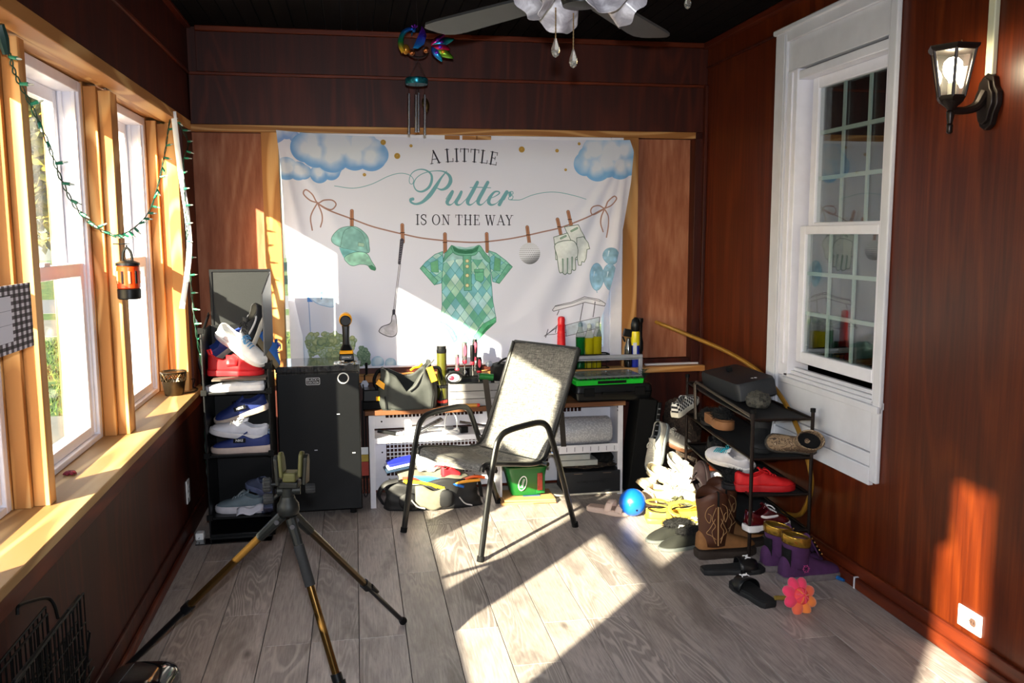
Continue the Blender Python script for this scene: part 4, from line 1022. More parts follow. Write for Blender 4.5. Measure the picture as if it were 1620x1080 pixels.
# outlets -------------------------------------------------------------
def outlet(name, label, O, U, V, rows, wd=.072, ht=.116):
    o = thing(name, label, 'outlet', O); U = Vector(U); V = Vector(V); N = U.cross(V)
    part('cover_plate', MB().prism(rr(-wd/2, -ht/2, wd/2, ht/2, .004), .006, (0, 0, 0), U, V), M_WHITE, o, bevel=.002)
    for s in (-1, 1):
        c = V*(s*.021) if rows else U*(s*.019)
        sk_ = part('socket', MB().prism([(.0155*math.cos(a), .0165*max(-.85, min(.85, math.sin(a)))) for a in np.linspace(0, 2*PI, 20)[:-1]], .002, c+N*.0062, U, V), mat('socket_dark', '#5c463c', .4) if not rows and s > 0 else M_WHITE, o)
        for dx in (-.006, .006): part('slot', MB().prism([(-.001, -.004), (.001, -.004), (.001, .004), (-.001, .004)], .0004, c+N*.0084+U*dx, U, V), M_BLKM, sk_)
    part('screw', MB().prism([(.003*math.cos(a), .003*math.sin(a)) for a in np.linspace(0, 2*PI, 9)[:-1]], .001, N*.0062, U, V), M_STEEL, o)
outlet('wall_outlet', 'white outlet low on the sunlit right wall, with two sockets side by side', (XR, 2.546, .155), (0, -1, 0), (0, 0, 1), False, .118, .076)
outlet('wall_outlet', 'white outlet on the dark left wall below the sill', (XL, 4.41, .235), (0, 1, 0), (0, 0, 1), True)

# window-side things --------------------------------------------------
strip = spline([AX(274, 176, -.845), AX(284, 260, -.842), AX(297, 350, -.82), AX(299, 405, -.815), AX(288, 488, -.845)], 8)
solo('plastic_strip', MB().tube(strip, .013, 8, flat=.35, up=(0, 1, 0)), M_WHITE, 'long bowed white plastic strip leaning in the left back corner', 'strip')
# string lights
wire_pts = spline([AX(3, 45, -.9), AX(8, 62, -.9), AX(14, 84, -.9), AX(25, 120, -.9), AX(48, 165, -.9), AX(75, 225, -.9), AX(95, 280, -.9), AX(118, 325, -.9), AX(150, 358, -.9), AX(185, 372, -.895), AX(215, 358, -.89), AX(238, 330, -.89), AX(252, 285, -.89), AX(262, 235, -.89), AX(268, 195, -.875), AX(273, 182, -.865)]
                  + [Vector((-.832, 4.80, 1.98)), AX(290, 260, -.83), AX(294, 340, -.825), AX(298, 400, -.822), AX(304, 470, -.815), AX(311, 530, -.805), AX(321, 590, -.80), AX(324, 660, -.80), AX(326, 720, -.80), AX(330, 775, -.795)], 10)
sl_ = thing('string_lights', 'green wired christmas string lights draped across the left windows', 'string lights', wire_pts[0])
M_GWIRE = mat('green_wire', '#123b2a', .45, var=.1)
M_GCAP = mat('green_socket', '#1f7a5c', .4, var=.1)
M_CLR = mat('clear_minibulb', '#e8efe8', .1, var=0, trans=.6)
w1 = []; w2 = []
for i, p in enumerate(wire_pts):
    a = i*.9; w1.append(p+Vector((.0035*math.cos(a), .0035*math.sin(a), .0035*math.cos(a)))); w2.append(p-Vector((.0035*math.cos(a), .0035*math.sin(a), .0035*math.cos(a))))
part('wire', MB().tube(w1, .0021, 5).tube(w2, .0021, 5), M_GWIRE, sl_, world=True)
part('plug', MB().tube([AX(-1, 38, -.9), AX(4, 60, -.9), AX(10, 85, -.9)], [.012, .016, .010], 8), mat('dark_green_plug', '#0e2f2a', .4), sl_, world=True)
capm = MB().tube([(0, 0, 0), (0, 0, .022)], [.0048, .0058], 7).mesh('bulb_socket', M_GCAP, 40)
blbm = MB().tube([(0, 0, .022), (0, 0, .034), (0, 0, .038)], [.0035, .003, .0006], 6).mesh('bulb', M_CLR, 60)
rs = random.Random(12); acc = 0
for i in range(1, len(wire_pts)):
    acc += (wire_pts[i]-wire_pts[i-1]).length
    if acc > .075 and i < len(wire_pts)-3:
        acc = 0; d = (wire_pts[i]-wire_pts[i-1]).normalized()
        o_ = d.cross(Vector((rs.uniform(-.2, .4), rs.choice((-1, 1))*.9, rs.choice((-1, 1))*.8))).normalized(); o_.x = abs(o_.x)*.5; o_.normalize()
        c_ = link('bulb_socket', capm, sl_, wire_pts[i]-wire_pts[0]); c_.rotation_euler = o_.to_track_quat('Z', 'Y').to_euler()
        link('bulb', blbm, c_)
# insect lantern
lp = AX(203.5, 443, -.885)
zl = thing('camping_lantern', 'small orange and black hanging bug zapper lantern on the window post', 'lantern', (lp.x, lp.y, lp.z))
M_OR = mat('orange_shell', '#d9400f', .3, var=.1, coat=.3)
k = .058
part('bottom_cap', MB().lathe([(.0, -.075), (.040, -.075), (.044, -.07), (.044, -.035), (.04, -.033)], 20), M_BLK, zl)
part('body', MB().lathe([(.04, -.033), (.043, -.03), (.043, .052), (.04, .056)], 20), M_OR, zl)
for j in range(10):
    a = 2*PI*j/10
    part('grille_slot', MB().obox((.0425*math.cos(a), .0425*math.sin(a), .012), (.006, .009, .05), (0, 0, a)), M_BLKM if j % 2 else mat('warm_slot', '#f0a070', .4), zl, bevel=.002)
part('top_cap', MB().lathe([(.04, .056), (.045, .058), (.045, .068), (.03, .075), (.012, .08), (0, .081)], 20), M_BLK, zl)
part('hang_loop', MB().tube(spline([(-.018, 0, .076), (-.014, 0, .11), (0, 0, .127), (.014, 0, .11), (.018, 0, .076)], 5), .0055, 7), M_BLK, zl)
part('hook', MB().tube([(0, 0, .125), (0, 0, .14)], .004, 6).tube([(0, -.045, .145), (0, .045, .143)], .0022, 6).tube([(0, 0, .143), (-.05, .0, .143)], .0025, 6), M_BLKM, zl)
# gingham calendar
def gingham():
    mt, t, p = base('gingham_print'); tc = t.new('TexCoord').outputs['Object']; sp = t.new('SeparateXYZ'); t.link(tc, sp.inputs[0])
    def st(o, s): return t.math('GREATER_THAN', t.math('FRACT', t.math('MULTIPLY', o, s)), .5)
    a, b = st(sp.outputs[1], 27), st(sp.outputs[2], 52)
    s = t.math('MULTIPLY', t.math('ADD', a, b), .5)
    t.link(t.ramp(s, [(.2, lin('#e8e2e8')), (.25, lin('#5b4f58')), (.7, lin('#5b4f58')), (.8, lin('#120d12'))]), p.inputs['Base Color'])
    for e in t.n:
        if e.type == 'VALTORGB': e.color_ramp.interpolation = 'CONSTANT'
    p.inputs['Roughness'].default_value = .7; return mt
c0 = AX(49, 496, -.90)
cal = thing('calendar_card', 'black and white gingham bordered paper card hanging on the near window post', 'card', (-.90, c0.y, c0.z-.09))
part('border', MB().box((0, -.30, 0), (.003, 0, .178)), gingham(), cal)
part('paper', MB().box((.0032, -.28, .03), (.0042, -.150, .150)), mat('white_paper', '#e9e5ee', .7, var=0), cal)
for z in (.075, .112): part('ruled_line', MB().box((.0043, -.28, z), (.0046, -.152, z+.0012)), mat('grey_line', '#9d98a6', .7), cal)
# pot on the sill
pt_ = Vector((-.925, 4.60, SZ))
pot = thing('metal_pot', 'small dark metal pot with pierced rim on the window sill', 'pot', pt_)
M_PEW = mat('dark_pewter', '#4f4334', .3, .9, var=.2, vs=30)
part('body', MB().lathe([(.0, .001), (.044, .001), (.046, .004), (.058, .075), (.056, .075), (.044, .006), (0, .004)], 28), M_PEW, pot)
pr = MB().lathe([(.0615, .112), (.066, .120), (.064, .123), (.060, .116)], 28)
for j in range(16):
    a = 2*PI*j/16
    for s in (-1, 1):
        pr.tube([(.0585*math.cos(a+s*.2*0), .0585*math.sin(a), .075), (.0605*math.cos(a+s*.2), .0605*math.sin(a+s*.2), .095), (.062*math.cos(a), .062*math.sin(a), .115)], .0028, 5)
part('pierced_rim', pr, M_PEW, pot)
solo('loose_cord', MB().tube(spline([(-.88, 4.62, SZ+.004), (-.84, 4.66, SZ+.004), (-.835, 4.74, SZ+.004), (-.865, 4.78, SZ+.01), (-.85, 4.76, SZ+.05), (-.86, 4.72, SZ+.06)], 6), .003, 6), M_BLKM, 'thin black cord loop lying on the sill behind the metal pot', 'cord')
fw = Vector((-.975, 3.10, SZ))
df = thing('dried_flower', 'small dried dark red flower head lying on the window sill', 'flower', fw)
M_RED = mat('dried_petal', '#6d0f22', .8, var=.3)
for j in range(7):
    a = 2*PI*j/7
    part('petal', MB().ell((.012*math.cos(a), .012*math.sin(a), .008), (.011, .007, .006), 8, 5, (0, .3, a)), M_RED, df)
part('stem', MB().tube([(0, 0, .006), (-.01, .02, .012), (-.015, .03, .004)], .0015, 5), mat('dry_stem', '#6b5a34', .8), df)
# folded tool standing in the corner
a, b = Vector((-.905, 4.80, SZ)), AX(300, 505, -.84)
tl = thing('folded_stand', 'folded black tubular stand leaning in the left back corner on the sill', 'stand', (-.85, 4.87, SZ))
T_ = [(Vector((-.80, 4.88, SZ+.0)), AY(304, 502, 4.93)), (Vector((-.825, 4.90, SZ+.0)), AY(297, 505, 4.95)), (Vector((-.80, 4.86, SZ+.0)), AY(309, 510, 4.92))]
for a, b in T_: part('tube', MB().tube([a, b], .0095, 10), M_BLK, tl, world=True)
part('head', MB().ell(AY(301, 499, 4.93), (.026, .02, .026), 12, 8), M_BLK, tl, world=True)
part('silver_disc', MB().tube([AY(306, 509, 4.905), AY(306, 509, 4.893)], .02, 16), mat('satin_disc', '#8f8f90', .4, .5), tl, world=True)
part('foot', MB().box((-.835, 4.845, SZ), (-.785, 4.905, SZ+.03)), M_BLK, tl, world=True, bevel=.006)
# ================================================================ SHOES
def prof(tab, s):
    xs, ys = zip(*tab); return float(np.interp(s, xs, ys))
LOW_W = [(0, .020), (.05, .030), (.2, .034), (.38, .033), (.6, .043), (.75, .046), (.88, .040), (.96, .026), (1, .008)]
LOW_H = [(0, .078), (.06, .082), (.15, .068), (.28, .062), (.38, .072), (.46, .082), (.6, .068), (.75, .052), (.88, .044), (.96, .034), (1, .02)]
LOW_O = [(0, 0), (.03, .012), (.08, .020), (.2, .024), (.35, .024), (.45, .016), (.52, 0), (1, 0)]
def shoe_mb(L, W, H, O, z0=.02, n=22, k=1.0, hk=1.0):
    mb = MB(); rings = []; op = []
    for i in range(n+1):
        s = i/n; w_ = prof(W, s)*k; h = z0+(prof(H, s)-.02)*hk; o = min(prof(O, s)*k, w_*.9); x = (s-.5)*L
        half = []
        for j in range(8):
            t = j/7*PI/2
            half.append((o+(w_-o)*math.cos(t)**.75, z0+(h-z0)*math.sin(t)**.85))
        r = [(x, y, z) for y, z in half]+[(x, -y, z) for y, z in half[::-1]]
        rings.append(r); op.append(o > .003)
    m_ = 16; v = [p for r in rings for p in r]; f = []
    for i in range(n):
        for j in range(m_-1):
            if j == 7 and (op[i] or op[i+1]): continue
            f.append((i*m_+j, i*m_+j+1, (i+1)*m_+j+1, (i+1)*m_+j))
    if not op[0]: f.append(tuple(range(m_)))
    f.append(tuple(range(n*m_, (n+1)*m_))[::-1])
    return mb.add(v, f)
def outline(L, W, k=1.0, n=24, ext=.004):
    r = [((i/n-.5)*(L+ext*2), prof(W, i/n)*k+ext) for i in range(n+1)]
    return r+[(x, -y) for x, y in r[::-1]]
def sole_mb(L, W, k, zt, zb=0.0, heel=.0, ext=.004, chunky=0):
    """sole: outline lofted with a rounded edge; heel adds height at the back, chunky waves its side"""
    o = outline(L, W, k, ext=ext)
    def ring(sc, z, wave=0):
        return [(x*sc, y*sc, z+heel*max(0, -x/L)*(1 if z > zb+.002 else 0)+wave*math.sin(x*70)) for x, y in o]
    return MB().loft([ring(.97, zb), ring(1.0, zb+.003), ring(1.0+.02*chunky, (zb+zt)/2), ring(1.0, zt-.002, .003*chunky), ring(.95, zt)])
def sneaker(label, loc, rot, up, so, lining='#8d8a86', lace='#e9e6e0', L=.29, k=1.0, sole_h=.026, chunky=0, group=None, laces=5, tongue=True, hk=1.0, upper=None, tag=None, name='sneaker', stripe=None, O=LOW_O, W=LOW_W, H=LOW_H):
    t = thing(name, label, 'shoe', loc, rot, group)
    um = upper or mat('shoe_'+up.strip('#'), up, .65, var=.1, vs=30, bump=.2, bs=400)
    part('upper', shoe_mb(L, W, H, O, sole_h-.004, k=k, hk=hk), um, t, solid=.004, smooth=50)
    part('sole', sole_mb(L, W, k, sole_h, 0, .01, .004, chunky), mat('sole_'+so.strip('#'), so, .6, var=.06, vs=40), t, smooth=50)
    part('insole', MB().prism([(x*.86-.006, y*.8) for x, y in outline(L, W, k, ext=0)], .003, (0, 0, sole_h-.002)), mat('lining_'+lining.strip('#'), lining, .8), t)
    if tongue:
        tm = MB().grid(lambda u, v: ((-.12+.20*u)*L, (v-.5)*.042*k*(1-.3*u), sole_h-.02+.02+(.092-.035*u-.012*(2*v-1)**2)*hk*.86), 6, 5)
        part('tongue', tm, um, t, solid=.004, smooth=60)
    if laces:
        lm = mat('lace_'+lace.strip('#'), lace, .7, var=0)
        for i in range(laces):
            s = .47+.05*i; x = (s-.5)*L; h = sole_h-.004+(prof(H, s)-.02)*hk+.003
            part('lace', MB().tube([(x-.004, -.021*k, h-.012), (x, -.012*k, h-.001), (x, .012*k, h-.001), (x+.004, .021*k, h-.012)], .0032, 6), lm, t)
        if lace and laces > 3:
            x = (.46-.5)*L; h = sole_h+(prof(H, .46)-.02)*hk+.003
            part('lace_bow', MB().tube(spline([(x, 0, h), (x+.012, .018, h+.004), (x+.03, .026, h-.012), (x+.02, .010, h), (x, 0, h+.002), (x+.012, -.018, h+.004), (x+.03, -.026, h-.012), (x+.02, -.010, h), (x, 0, h)], 5), .0028, 6), lm, t)
    if stripe:
        sm = mat('shoe_mark_'+stripe.strip('#'), stripe, .5, var=0)
        for sd in (-1, 1):
            pts = []
            for s, f_ in ((.25, .75), (.35, .45), (.5, .35), (.66, .55)):
                w_ = prof(W, s)*k; o = min(prof(O, s)*k, w_*.9); h = (prof(H, s)-.02)*hk; tt = f_*PI/2
                pts.append(((s-.5)*L, sd*(o+(w_-o)*math.cos(tt)**.75+.0025), sole_h-.004+h*math.sin(tt)**.85))
            part('side_stripe', MB().tube(spline(pts, 5), [.002]*1+[.006]*(len(spline(pts, 5))-2)+[.002], 6, flat=.4, up=(0, 1, 0)), sm, t)
    if tag:
        M = frame_M((0.0, -.040*k, sole_h+.034), (1, 0, 0), (0, .35, 1))
        b = part('label_patch', MB(M).box((-.03, -.011, 0), (.03, .011, .002)), M_BLKM, t)
        text('lettering', tag, .017, M_WHITE, b, M @ Matrix.Translation((0, 0, .0022)))
        M = frame_M((0.0, .040*k, sole_h+.034), (-1, 0, 0), (0, -.35, 1))
        b = part('label_patch', MB(M).box((-.03, -.011, 0), (.03, .011, .002)), M_BLKM, t)
        text('lettering', tag, .017, M_WHITE, b, M @ Matrix.Translation((0, 0, .0022)))
    return t
D = math.radians
def axes(X, Z):
    """rotation whose local x (toe) and z (instep up) point along these directions"""
    X = Vector(X).normalized(); Z = Vector(Z); Z = (Z-X*Z.dot(X)).normalized(); Y = Z.cross(X)
    return Matrix((X, Y, Z)).transposed().to_euler()

# ================================================================ SHOE CABINET AND FRIDGE
sx0, sx1, sy0, sy1 = -.745, -.43, 4.36, 4.645
shc = thing('shoe_cabinet', 'tall black plastic cube shoe cabinet with lifted lid in the left back corner', 'cabinet', ((sx0+sx1)/2, (sy0+sy1)/2, 0))
pk = dict(world=True, bevel=.002)
part('side_panel', MB().box((sx0, sy0, .02), (sx0+.008, sy1, 1.04)), M_BLK, shc, **pk)
part('side_panel', MB().box((sx1-.008, sy0, .02), (sx1, sy1, .86)), M_BLK, shc, **pk)
part('back_panel', MB().box((sx0+.008, sy1-.008, .02), (sx1-.008, sy1, 1.04)), M_BLK, shc, **pk)
SHZ = [.105, .42, .735]
for z in SHZ: part('shelf', MB().box((sx0+.008, sy0+.004, z-.012), (sx1-.008, sy1-.008, z)), M_BLK, shc, **pk)
part('base', MB().box((sx0, sy0, 0), (sx1, sy1, .02)), M_BLK, shc, **pk)
for x in (sx0+.004, sx1-.004):
    for z in SHZ+[1.04 if x < -.6 else .86]: part('connector', MB().box((x-.014, sy0-.006, z-.014), (x+.014, sy0+.01, z+.014)), M_BLKM, shc, **pk)
M_PEB = mat('translucent_dark_plastic', '#1b1d1f', .5, var=.15, spec=.25, vs=200, bump=.3, bs=900)
ld = part('lid', MB().box((sx0+.02, sy1-.004, 1.035), (sx1-.005, sy1+.004, 1.315)), M_PEB, shc, **pk)
part('lid_rim', MB().rframe(1, (sx0+.012, sy1-.010, 1.028), (sx1, sy1-.004, 1.325), .012, .012, .012, .012), M_BLK, ld, world=True)
fa, fb = Vector((sx1+.0, sy1-.02)), Vector((sx1-.012, sy1-.22))
part('side_flap', MB().prism([(0, .94), (.20, .90), (.20, 1.21), (0, 1.31)], .006, (sx1+.002, sy1-.02, 0), (-.12, -.993, 0), (0, 0, 1)), mat('grey_flap', '#55565c', .45, var=.1), shc, world=True)
part('side_rim', MB().tube([(sx0, sy0-.0, 1.0), (sx0-.0, sy1, 1.10)], .007, 6), M_BLK, shc, world=True)
solo('plastic_tray', MB().box((-.80, 4.27, .001), (-.44, 4.352, .006)), M_BLKG, 'flat black plastic sheet on the floor before the shoe cabinet', 'mat', bevel=.001)
# shoes in it
z = SHZ[2]
sneaker('red fuzzy ankle boot with strap, on top shelf of the black cabinet', (-.60, 4.47, z+.07), (0, D(2), D(8)), '#c7141c', '#d8222a', '#8d0d14', '#c7141c', L=.265, laces=0, tongue=False, hk=1.35, sole_h=.024, name='ankle_boot', k=1.15)
rb_ = bpy.data.objects['ankle_boot']
part('strap', MB().grid(lambda u, v: (-.0+.055*(u-.5)-.02, .046*math.cos(PI*v)*1.0, .05+.048*math.sin(PI*v)), 3, 12), mat('red_strap', '#e0252a', .4, var=.05), rb_, solid=.005, smooth=60)
part('pull_tab', MB().tube([(-.125, 0, .10), (-.135, 0, .125), (-.122, 0, .128), (-.115, 0, .105)], .006, 6), MATS['red_strap'], rb_)
bx = solo('shoe_insert_card', MB().box((-.70, 4.345, z+.058), (-.445, 4.60, z+.066)), mat('taupe_board', '#5a5148', .8), 'taupe board between the stacked shoes on the cabinet top shelf', 'board')
sneaker('flat white sneaker lying under the taupe board in the black cabinet', (-.60, 4.42, z), (0, 0, D(178)), '#d9dae3', '#e6e4e8', hk=.42, sole_h=.026, L=.28, laces=0, tongue=False)
sneaker('white running sneaker with blue laces, tilted over the red boot', (-.575, 4.50, z+.19), axes((.80, -.25, -.55), (.42, -.62, .66)), '#f2f1f2', '#f4f2ee', '#c9c6c0', '#5c9fd0', L=.285)
sneaker('black and white high sneaker leaning against the lifted lid', (-.505, 4.545, z+.275), axes((-.42, -.35, -.84), (-.62, -.62, .48)), '#1c1c20', '#dcd6c8', '#141414', '#111114', L=.25, stripe='#e6e6e6')
sneaker('navy blue sneaker behind the white running one, top shelf', (-.63, 4.585, z+.20), axes((.75, .1, .6), (-.5, -.5, .7)), '#2a3f86', '#a8a29a', '#1a1f3a', L=.24)
sneaker('bright blue sneaker with tan sole, right side of cabinet top shelf', (-.475, 4.60, z+.15), axes((.5, .1, -.8), (.75, .35, .5)), '#2f6fc4', '#8d7a58', '#3a3a44', '#2456b8', L=.20, k=.8)
z = SHZ[1]
sneaker('royal blue sneaker with black name patch, front of middle shelf', (-.585, 4.43, z), (0, 0, D(176)), '#20306e', '#cdb9ae', '#2a2a3a', '#20306e', L=.285, chunky=.6, sole_h=.03, laces=3, tag='NIKE')
sneaker('white lace-up sneaker resting on the blue one, middle shelf', (-.60, 4.45, z+.075), (D(-8), D(-12), D(183)), '#d5d6e0', '#d9d6d8', '#b5a48c', '#d9d6d0', L=.275)
sneaker('royal blue sneaker with tan sole standing on edge behind, middle shelf', (-.59, 4.56, z+.16), (D(-15), D(15), D(188)), '#20306e', '#c4b2a6', '#232338', '#20306e', L=.27, chunky=.6, laces=3, tag='NIKE')
sneaker('pale blue toddler shoe at the right end of the middle shelf', (-.466, 4.56, z), (0, 0, D(95)), '#8fa6c4', '#c4c9d4', L=.13, k=.6, laces=0, tongue=False)
z = SHZ[0]
sneaker('grey green sneaker with chunky white sole on the bottom shelf', (-.59, 4.45, z), (0, 0, D(172)), '#6b7b84', '#d3d0d8', '#4a5258', '#8a969c', L=.27, chunky=1, sole_h=.034)
sneaker('blue grey slipper beside the chunky sneaker on the bottom shelf', (-.50, 4.50, z), (0, 0, D(112)), '#5f6884', '#70789a', '#4d546c', L=.22, laces=0, tongue=False, hk=.9)
sneaker('blue grey slipper stacked above the other one, bottom shelf', (-.51, 4.505, z+.085), (0, D(-4), D(125)), '#59617c', '#70789a', '#4d546c', L=.20, laces=0, tongue=False, hk=.9)
pg = thing('paper_tag', 'crumpled white paper tag on the bottom shelf before the sneaker', 'paper', (-.55, 4.375, z))
part('sheet', MB().grid(lambda u, v: ((u-.5)*.13, (v-.5)*.03, .010+.03*v+.008*math.sin(u*9)+.05*(u-.5)*(.3)), 8, 4), mat('white_paper2', '#d4d4e0', .8, var=0), pg, solid=.001)
# white cable lump on the floor
cbn = thing('plug_adapter', 'small white plug and green wire end on the floor by the baseboard', 'plug', (-.79, 4.36, 0))
part('body', MB().box((-.02, -.03, .003), (.02, .02, .04)), M_WHITE, cbn, bevel=.006)
part('prong', MB().tube([(0, -.03, .02), (0, -.045, .02)], .003, 6), M_STEEL, cbn)

fx0, fx1, fy0, fy1, fz = -.418, .008, 4.59, 4.908, .806
fr_ = thing('mini_fridge', 'black mini fridge with plastic film on its top', 'fridge', ((fx0+fx1)/2, (fy0+fy1)/2, 0))
pk = dict(world=True)
part('body', MB().box((fx0, fy0+.045, .03), (fx1, fy1, fz-.02)), M_BLKM, fr_, bevel=.006, **pk)
M_FRD = mat('fridge_black', '#08090b', .4, var=.1, coat=.06, spec=.25)
part('door', MB().box((fx0, fy0, .035), (fx1, fy0+.043, fz-.022)), M_FRD, fr_, bevel=.006, **pk)
M_FTOP = mat('fridge_top_film', '#2b2c30', .16, var=.35, vs=25, coat=.8, bump=.5, bs=30)
part('top', MB().box((fx0-.003, fy0-.004, fz-.02), (fx1+.003, fy1, fz+.012)), M_FTOP, fr_, bevel=.006, **pk)
M_FILM = glass('wrap_film', (.92, .95, .97), 3.0, .03)
part('film', MB().grid(lambda u, v: (fx1-.13+.14*u, fy0-.006+.12*v, fz+.014+.012*math.sin(u*13+v*7)*math.sin(v*9+u*4)*(1-.3*u)), 14, 12), M_FILM, fr_, fixn=False, **pk)
part('film', MB().grid(lambda u, v: (fx0+.43*u, fy0-.007-.002*math.sin(u*40), fz-.032+.045*v+.002*math.sin(u*29)), 30, 3), M_FILM, fr_, fixn=False, **pk)
for x in (fx0+.05, fx1-.05):
    part('foot', MB().tube([(x, fy0+.06, 0), (x, fy0+.06, .03)], .018, 10), M_BLKM, fr_, **pk)
    part('foot', MB().tube([(x, fy1-.05, 0), (x, fy1-.05, .03)], .018, 10), M_BLKM, fr_, **pk)
Mf = frame_M(AY(495, 603, fy0-.001)-fr_.location, (1, 0, 0), (0, 0, 1))
lg = part('logo_frame', MB(Mf).prism(rr(-.036, -.019, .036, .019, .006), .0012), MATS['fridge_black'], fr_)
o_ = rr(-.036, -.019, .036, .019, .006); i_ = rr(-.0335, -.0165, .0335, .0165, .005)
lf = MB(Mf); n_ = len(o_); lf.add([(x, y, .0014) for x, y in o_]+[(x, y, .0014) for x, y in i_], [(k, (k+1) % n_, n_+(k+1) % n_, n_+k) for k in range(n_)])
part('outline', lf, mat('pale_print', '#b9bcc4', .4, var=0), lg)
text('lettering', 'BLACK+', .0165, MATS['pale_print'], lg, Mf @ Matrix.Translation((0, .0075, .0014)), spacing=1.05)
text('lettering', 'DECKER', .0155, MATS['pale_print'], lg, Mf @ Matrix.Translation((0, -.0075, .0014)), spacing=1.05)
c_ = AY(543, 598, fy0-.002)-fr_.location
part('ring_light', MB().tube([c_+Vector((.027*math.cos(a), 0, .027*math.sin(a))) for a in np.linspace(0, 2*PI, 32)[:-1]], .0032, 6, closed=True), M_WHITE, fr_)
for px, py in ((500, 712), (535, 655), (560, 716)): 
    s_ = AY(px, py, fy0-.001)-fr_.location; part('scuff', MB().box(s_-Vector((.008, .0006, .002)), s_+Vector((.008, 0, .003))), MATS['pale_print'], fr_)
# cordless drill standing on its battery, seen from the back
dp = AY(548, 553, 4.79)
dr = thing('cordless_drill', 'yellow and black cordless drill standing on the mini fridge', 'drill', (dp.x, 4.79, fz+.013))
M_YEL = mat('tool_yellow', '#f2a900', .4, var=.05)
part('battery', MB().box((-.040, -.05, 0), (.040, .06, .036), .94), M_BLK, dr, bevel=.006)
part('base_band', MB().box((-.038, -.048, .0365), (.038, .058, .056), .86), M_YEL, dr, bevel=.005)
text('lettering', 'DEWALT', .012, M_WHITE, dr, frame_M((0, -.0505, .018), (1, 0, 0), (0, 0, 1)))
part('handle_foot', MB().loft([[(x*.034, y*.045-.0, .056) for x, y in rr(-1, -1, 1, 1, .4)], [(x*.020, y*.026, .085) for x, y in rr(-1, -1, 1, 1, .5)]]), M_BLK, dr)
part('handle', MB().loft([[(x*.019*k, y*.024*k+dy, z_) for x, y in rr(-1, -1, 1, 1, .6)] for z_, k, dy in ((.085, 1, 0), (.12, .95, -.002), (.165, 1.02, .002), (.195, 1.15, .01))]), M_BLK, dr)
part('motor_housing', MB().tube([(0, -.055, .222), (0, -.05, .222), (0, .05, .222), (0, .09, .222)], [.028, .035, .034, .026], 18), M_YEL, dr)
part('end_cap', MB().tube([(0, -.064, .218), (0, -.056, .218)], [.024, .030], 18), M_BLK, dr)
part('chuck', MB().tube([(0, .09, .222), (0, .13, .222)], [.022, .012], 14), M_BLK, dr)
# ================================================================ WORK BENCH
bx0, bx1, by0, by1, bt = .052, 1.492, 4.69, 4.912, .548
wbn = thing('work_bench', 'white metal shelf bench with perforated back and brown wooden top, under the cloth', 'bench', ((bx0+bx1)/2, (by0+by1)/2, 0))
M_WMET = mat('white_metal', '#e4e3ea', .4, var=.04)
M_BTOP = wood('bench_board', '#6b4227', '#835636', '#946845', 0, .6, 30, 4, knots='#4a2c18')
pk = dict(world=True)
part('top_board', MB().box((bx0-.02, by0-.012, bt-.026), (bx1+.012, by1, bt)), M_BTOP, wbn, bevel=.002, **pk)
for x in (bx0, .775, bx1-.012):
    part('side_panel', MB().box((x, by0, .02), (x+.012, by1, bt-.027)), M_WMET, wbn, bevel=.002, **pk)
for x in (bx0+.0, bx1-.03):
    part('corner_post', MB().box((x, by0-.004, 0), (x+.03, by0-.001, bt-.027)), M_WMET, wbn, bevel=.001, **pk)
def perf(x0, x1, z0, z1, px0, px1, pz0, pz1, nx, nz):
    """metal sheet with a punched grid of square holes"""
    y0, y1 = by1-.012, by1-.009; b = MB()
    b.rframe(1, (x0, y0, z0), (x1, y1, z1), px0-x0, x1-px1, pz0-z0, z1-pz1)
    cx, cz = (px1-px0)/nx, (pz1-pz0)/nz; q = .0028
    for i in range(1, nx): b.box((px0+i*cx-q, y0, pz0), (px0+i*cx+q, y1, pz1))
    for j in range(1, nz):
        for i in range(nx): b.box((px0+i*cx+q, y0, pz0+j*cz-q), (px0+(i+1)*cx-q, y1, pz0+j*cz+q))
    return part('perforated_back', b, M_WMET, wbn, smooth=0, **pk)
perf(bx0+.013, .774, .40, .52, .15, .71, .46, .512, 26, 2)
perf(bx0+.013, .774, .04, .385, .15, .71, .12, .372, 26, 11)
perf(.788, bx1-.013, .30, .52, .86, 1.30, .452, .505, 20, 2)
perf(.788, bx1-.013, .04, .27, .86, 1.10, .13, .25, 11, 5)
part('shelf', MB().box((bx0+.013, by0+.004, .382), (.774, by1-.013, .39)).box((bx0+.013, by0, .362), (.774, by0+.003, .392)), M_WMET, wbn, bevel=.001, **pk)
part('shelf', MB().box((.788, by0+.004, .272), (bx1-.013, by1-.013, .28)).box((.788, by0, .252), (bx1-.013, by0+.003, .300)), M_WMET, wbn, bevel=.001, **pk)
for i in range(14):
    x = .83+i*.047; part('shelf_notch', MB().box((x, by0-.0012, .262), (x+.004, by0-.0002, .288)), mat('notch_grey', '#8a8894', .6), wbn, **pk)
part('bottom_rail', MB().box((.788, by0-.006, .006), (bx1-.013, by1-.013, .02)), mat('dirty_white', '#c9c3b4', .6, var=.2), wbn, bevel=.002, **pk)
for z in (.50, .48): part('bolt_hole', MB().tube([(bx1-.0125, by0+.06, z), (bx1-.0135, by0+.06, z)], .006, 8), M_BLKM, wbn, **pk)
for z in (.44, .26): part('bolt_hole', MB().tube([(bx0+.075, by1-.0125, z), (bx0+.075, by1-.0135, z)], .005, 8), M_BLKM, wbn, **pk)
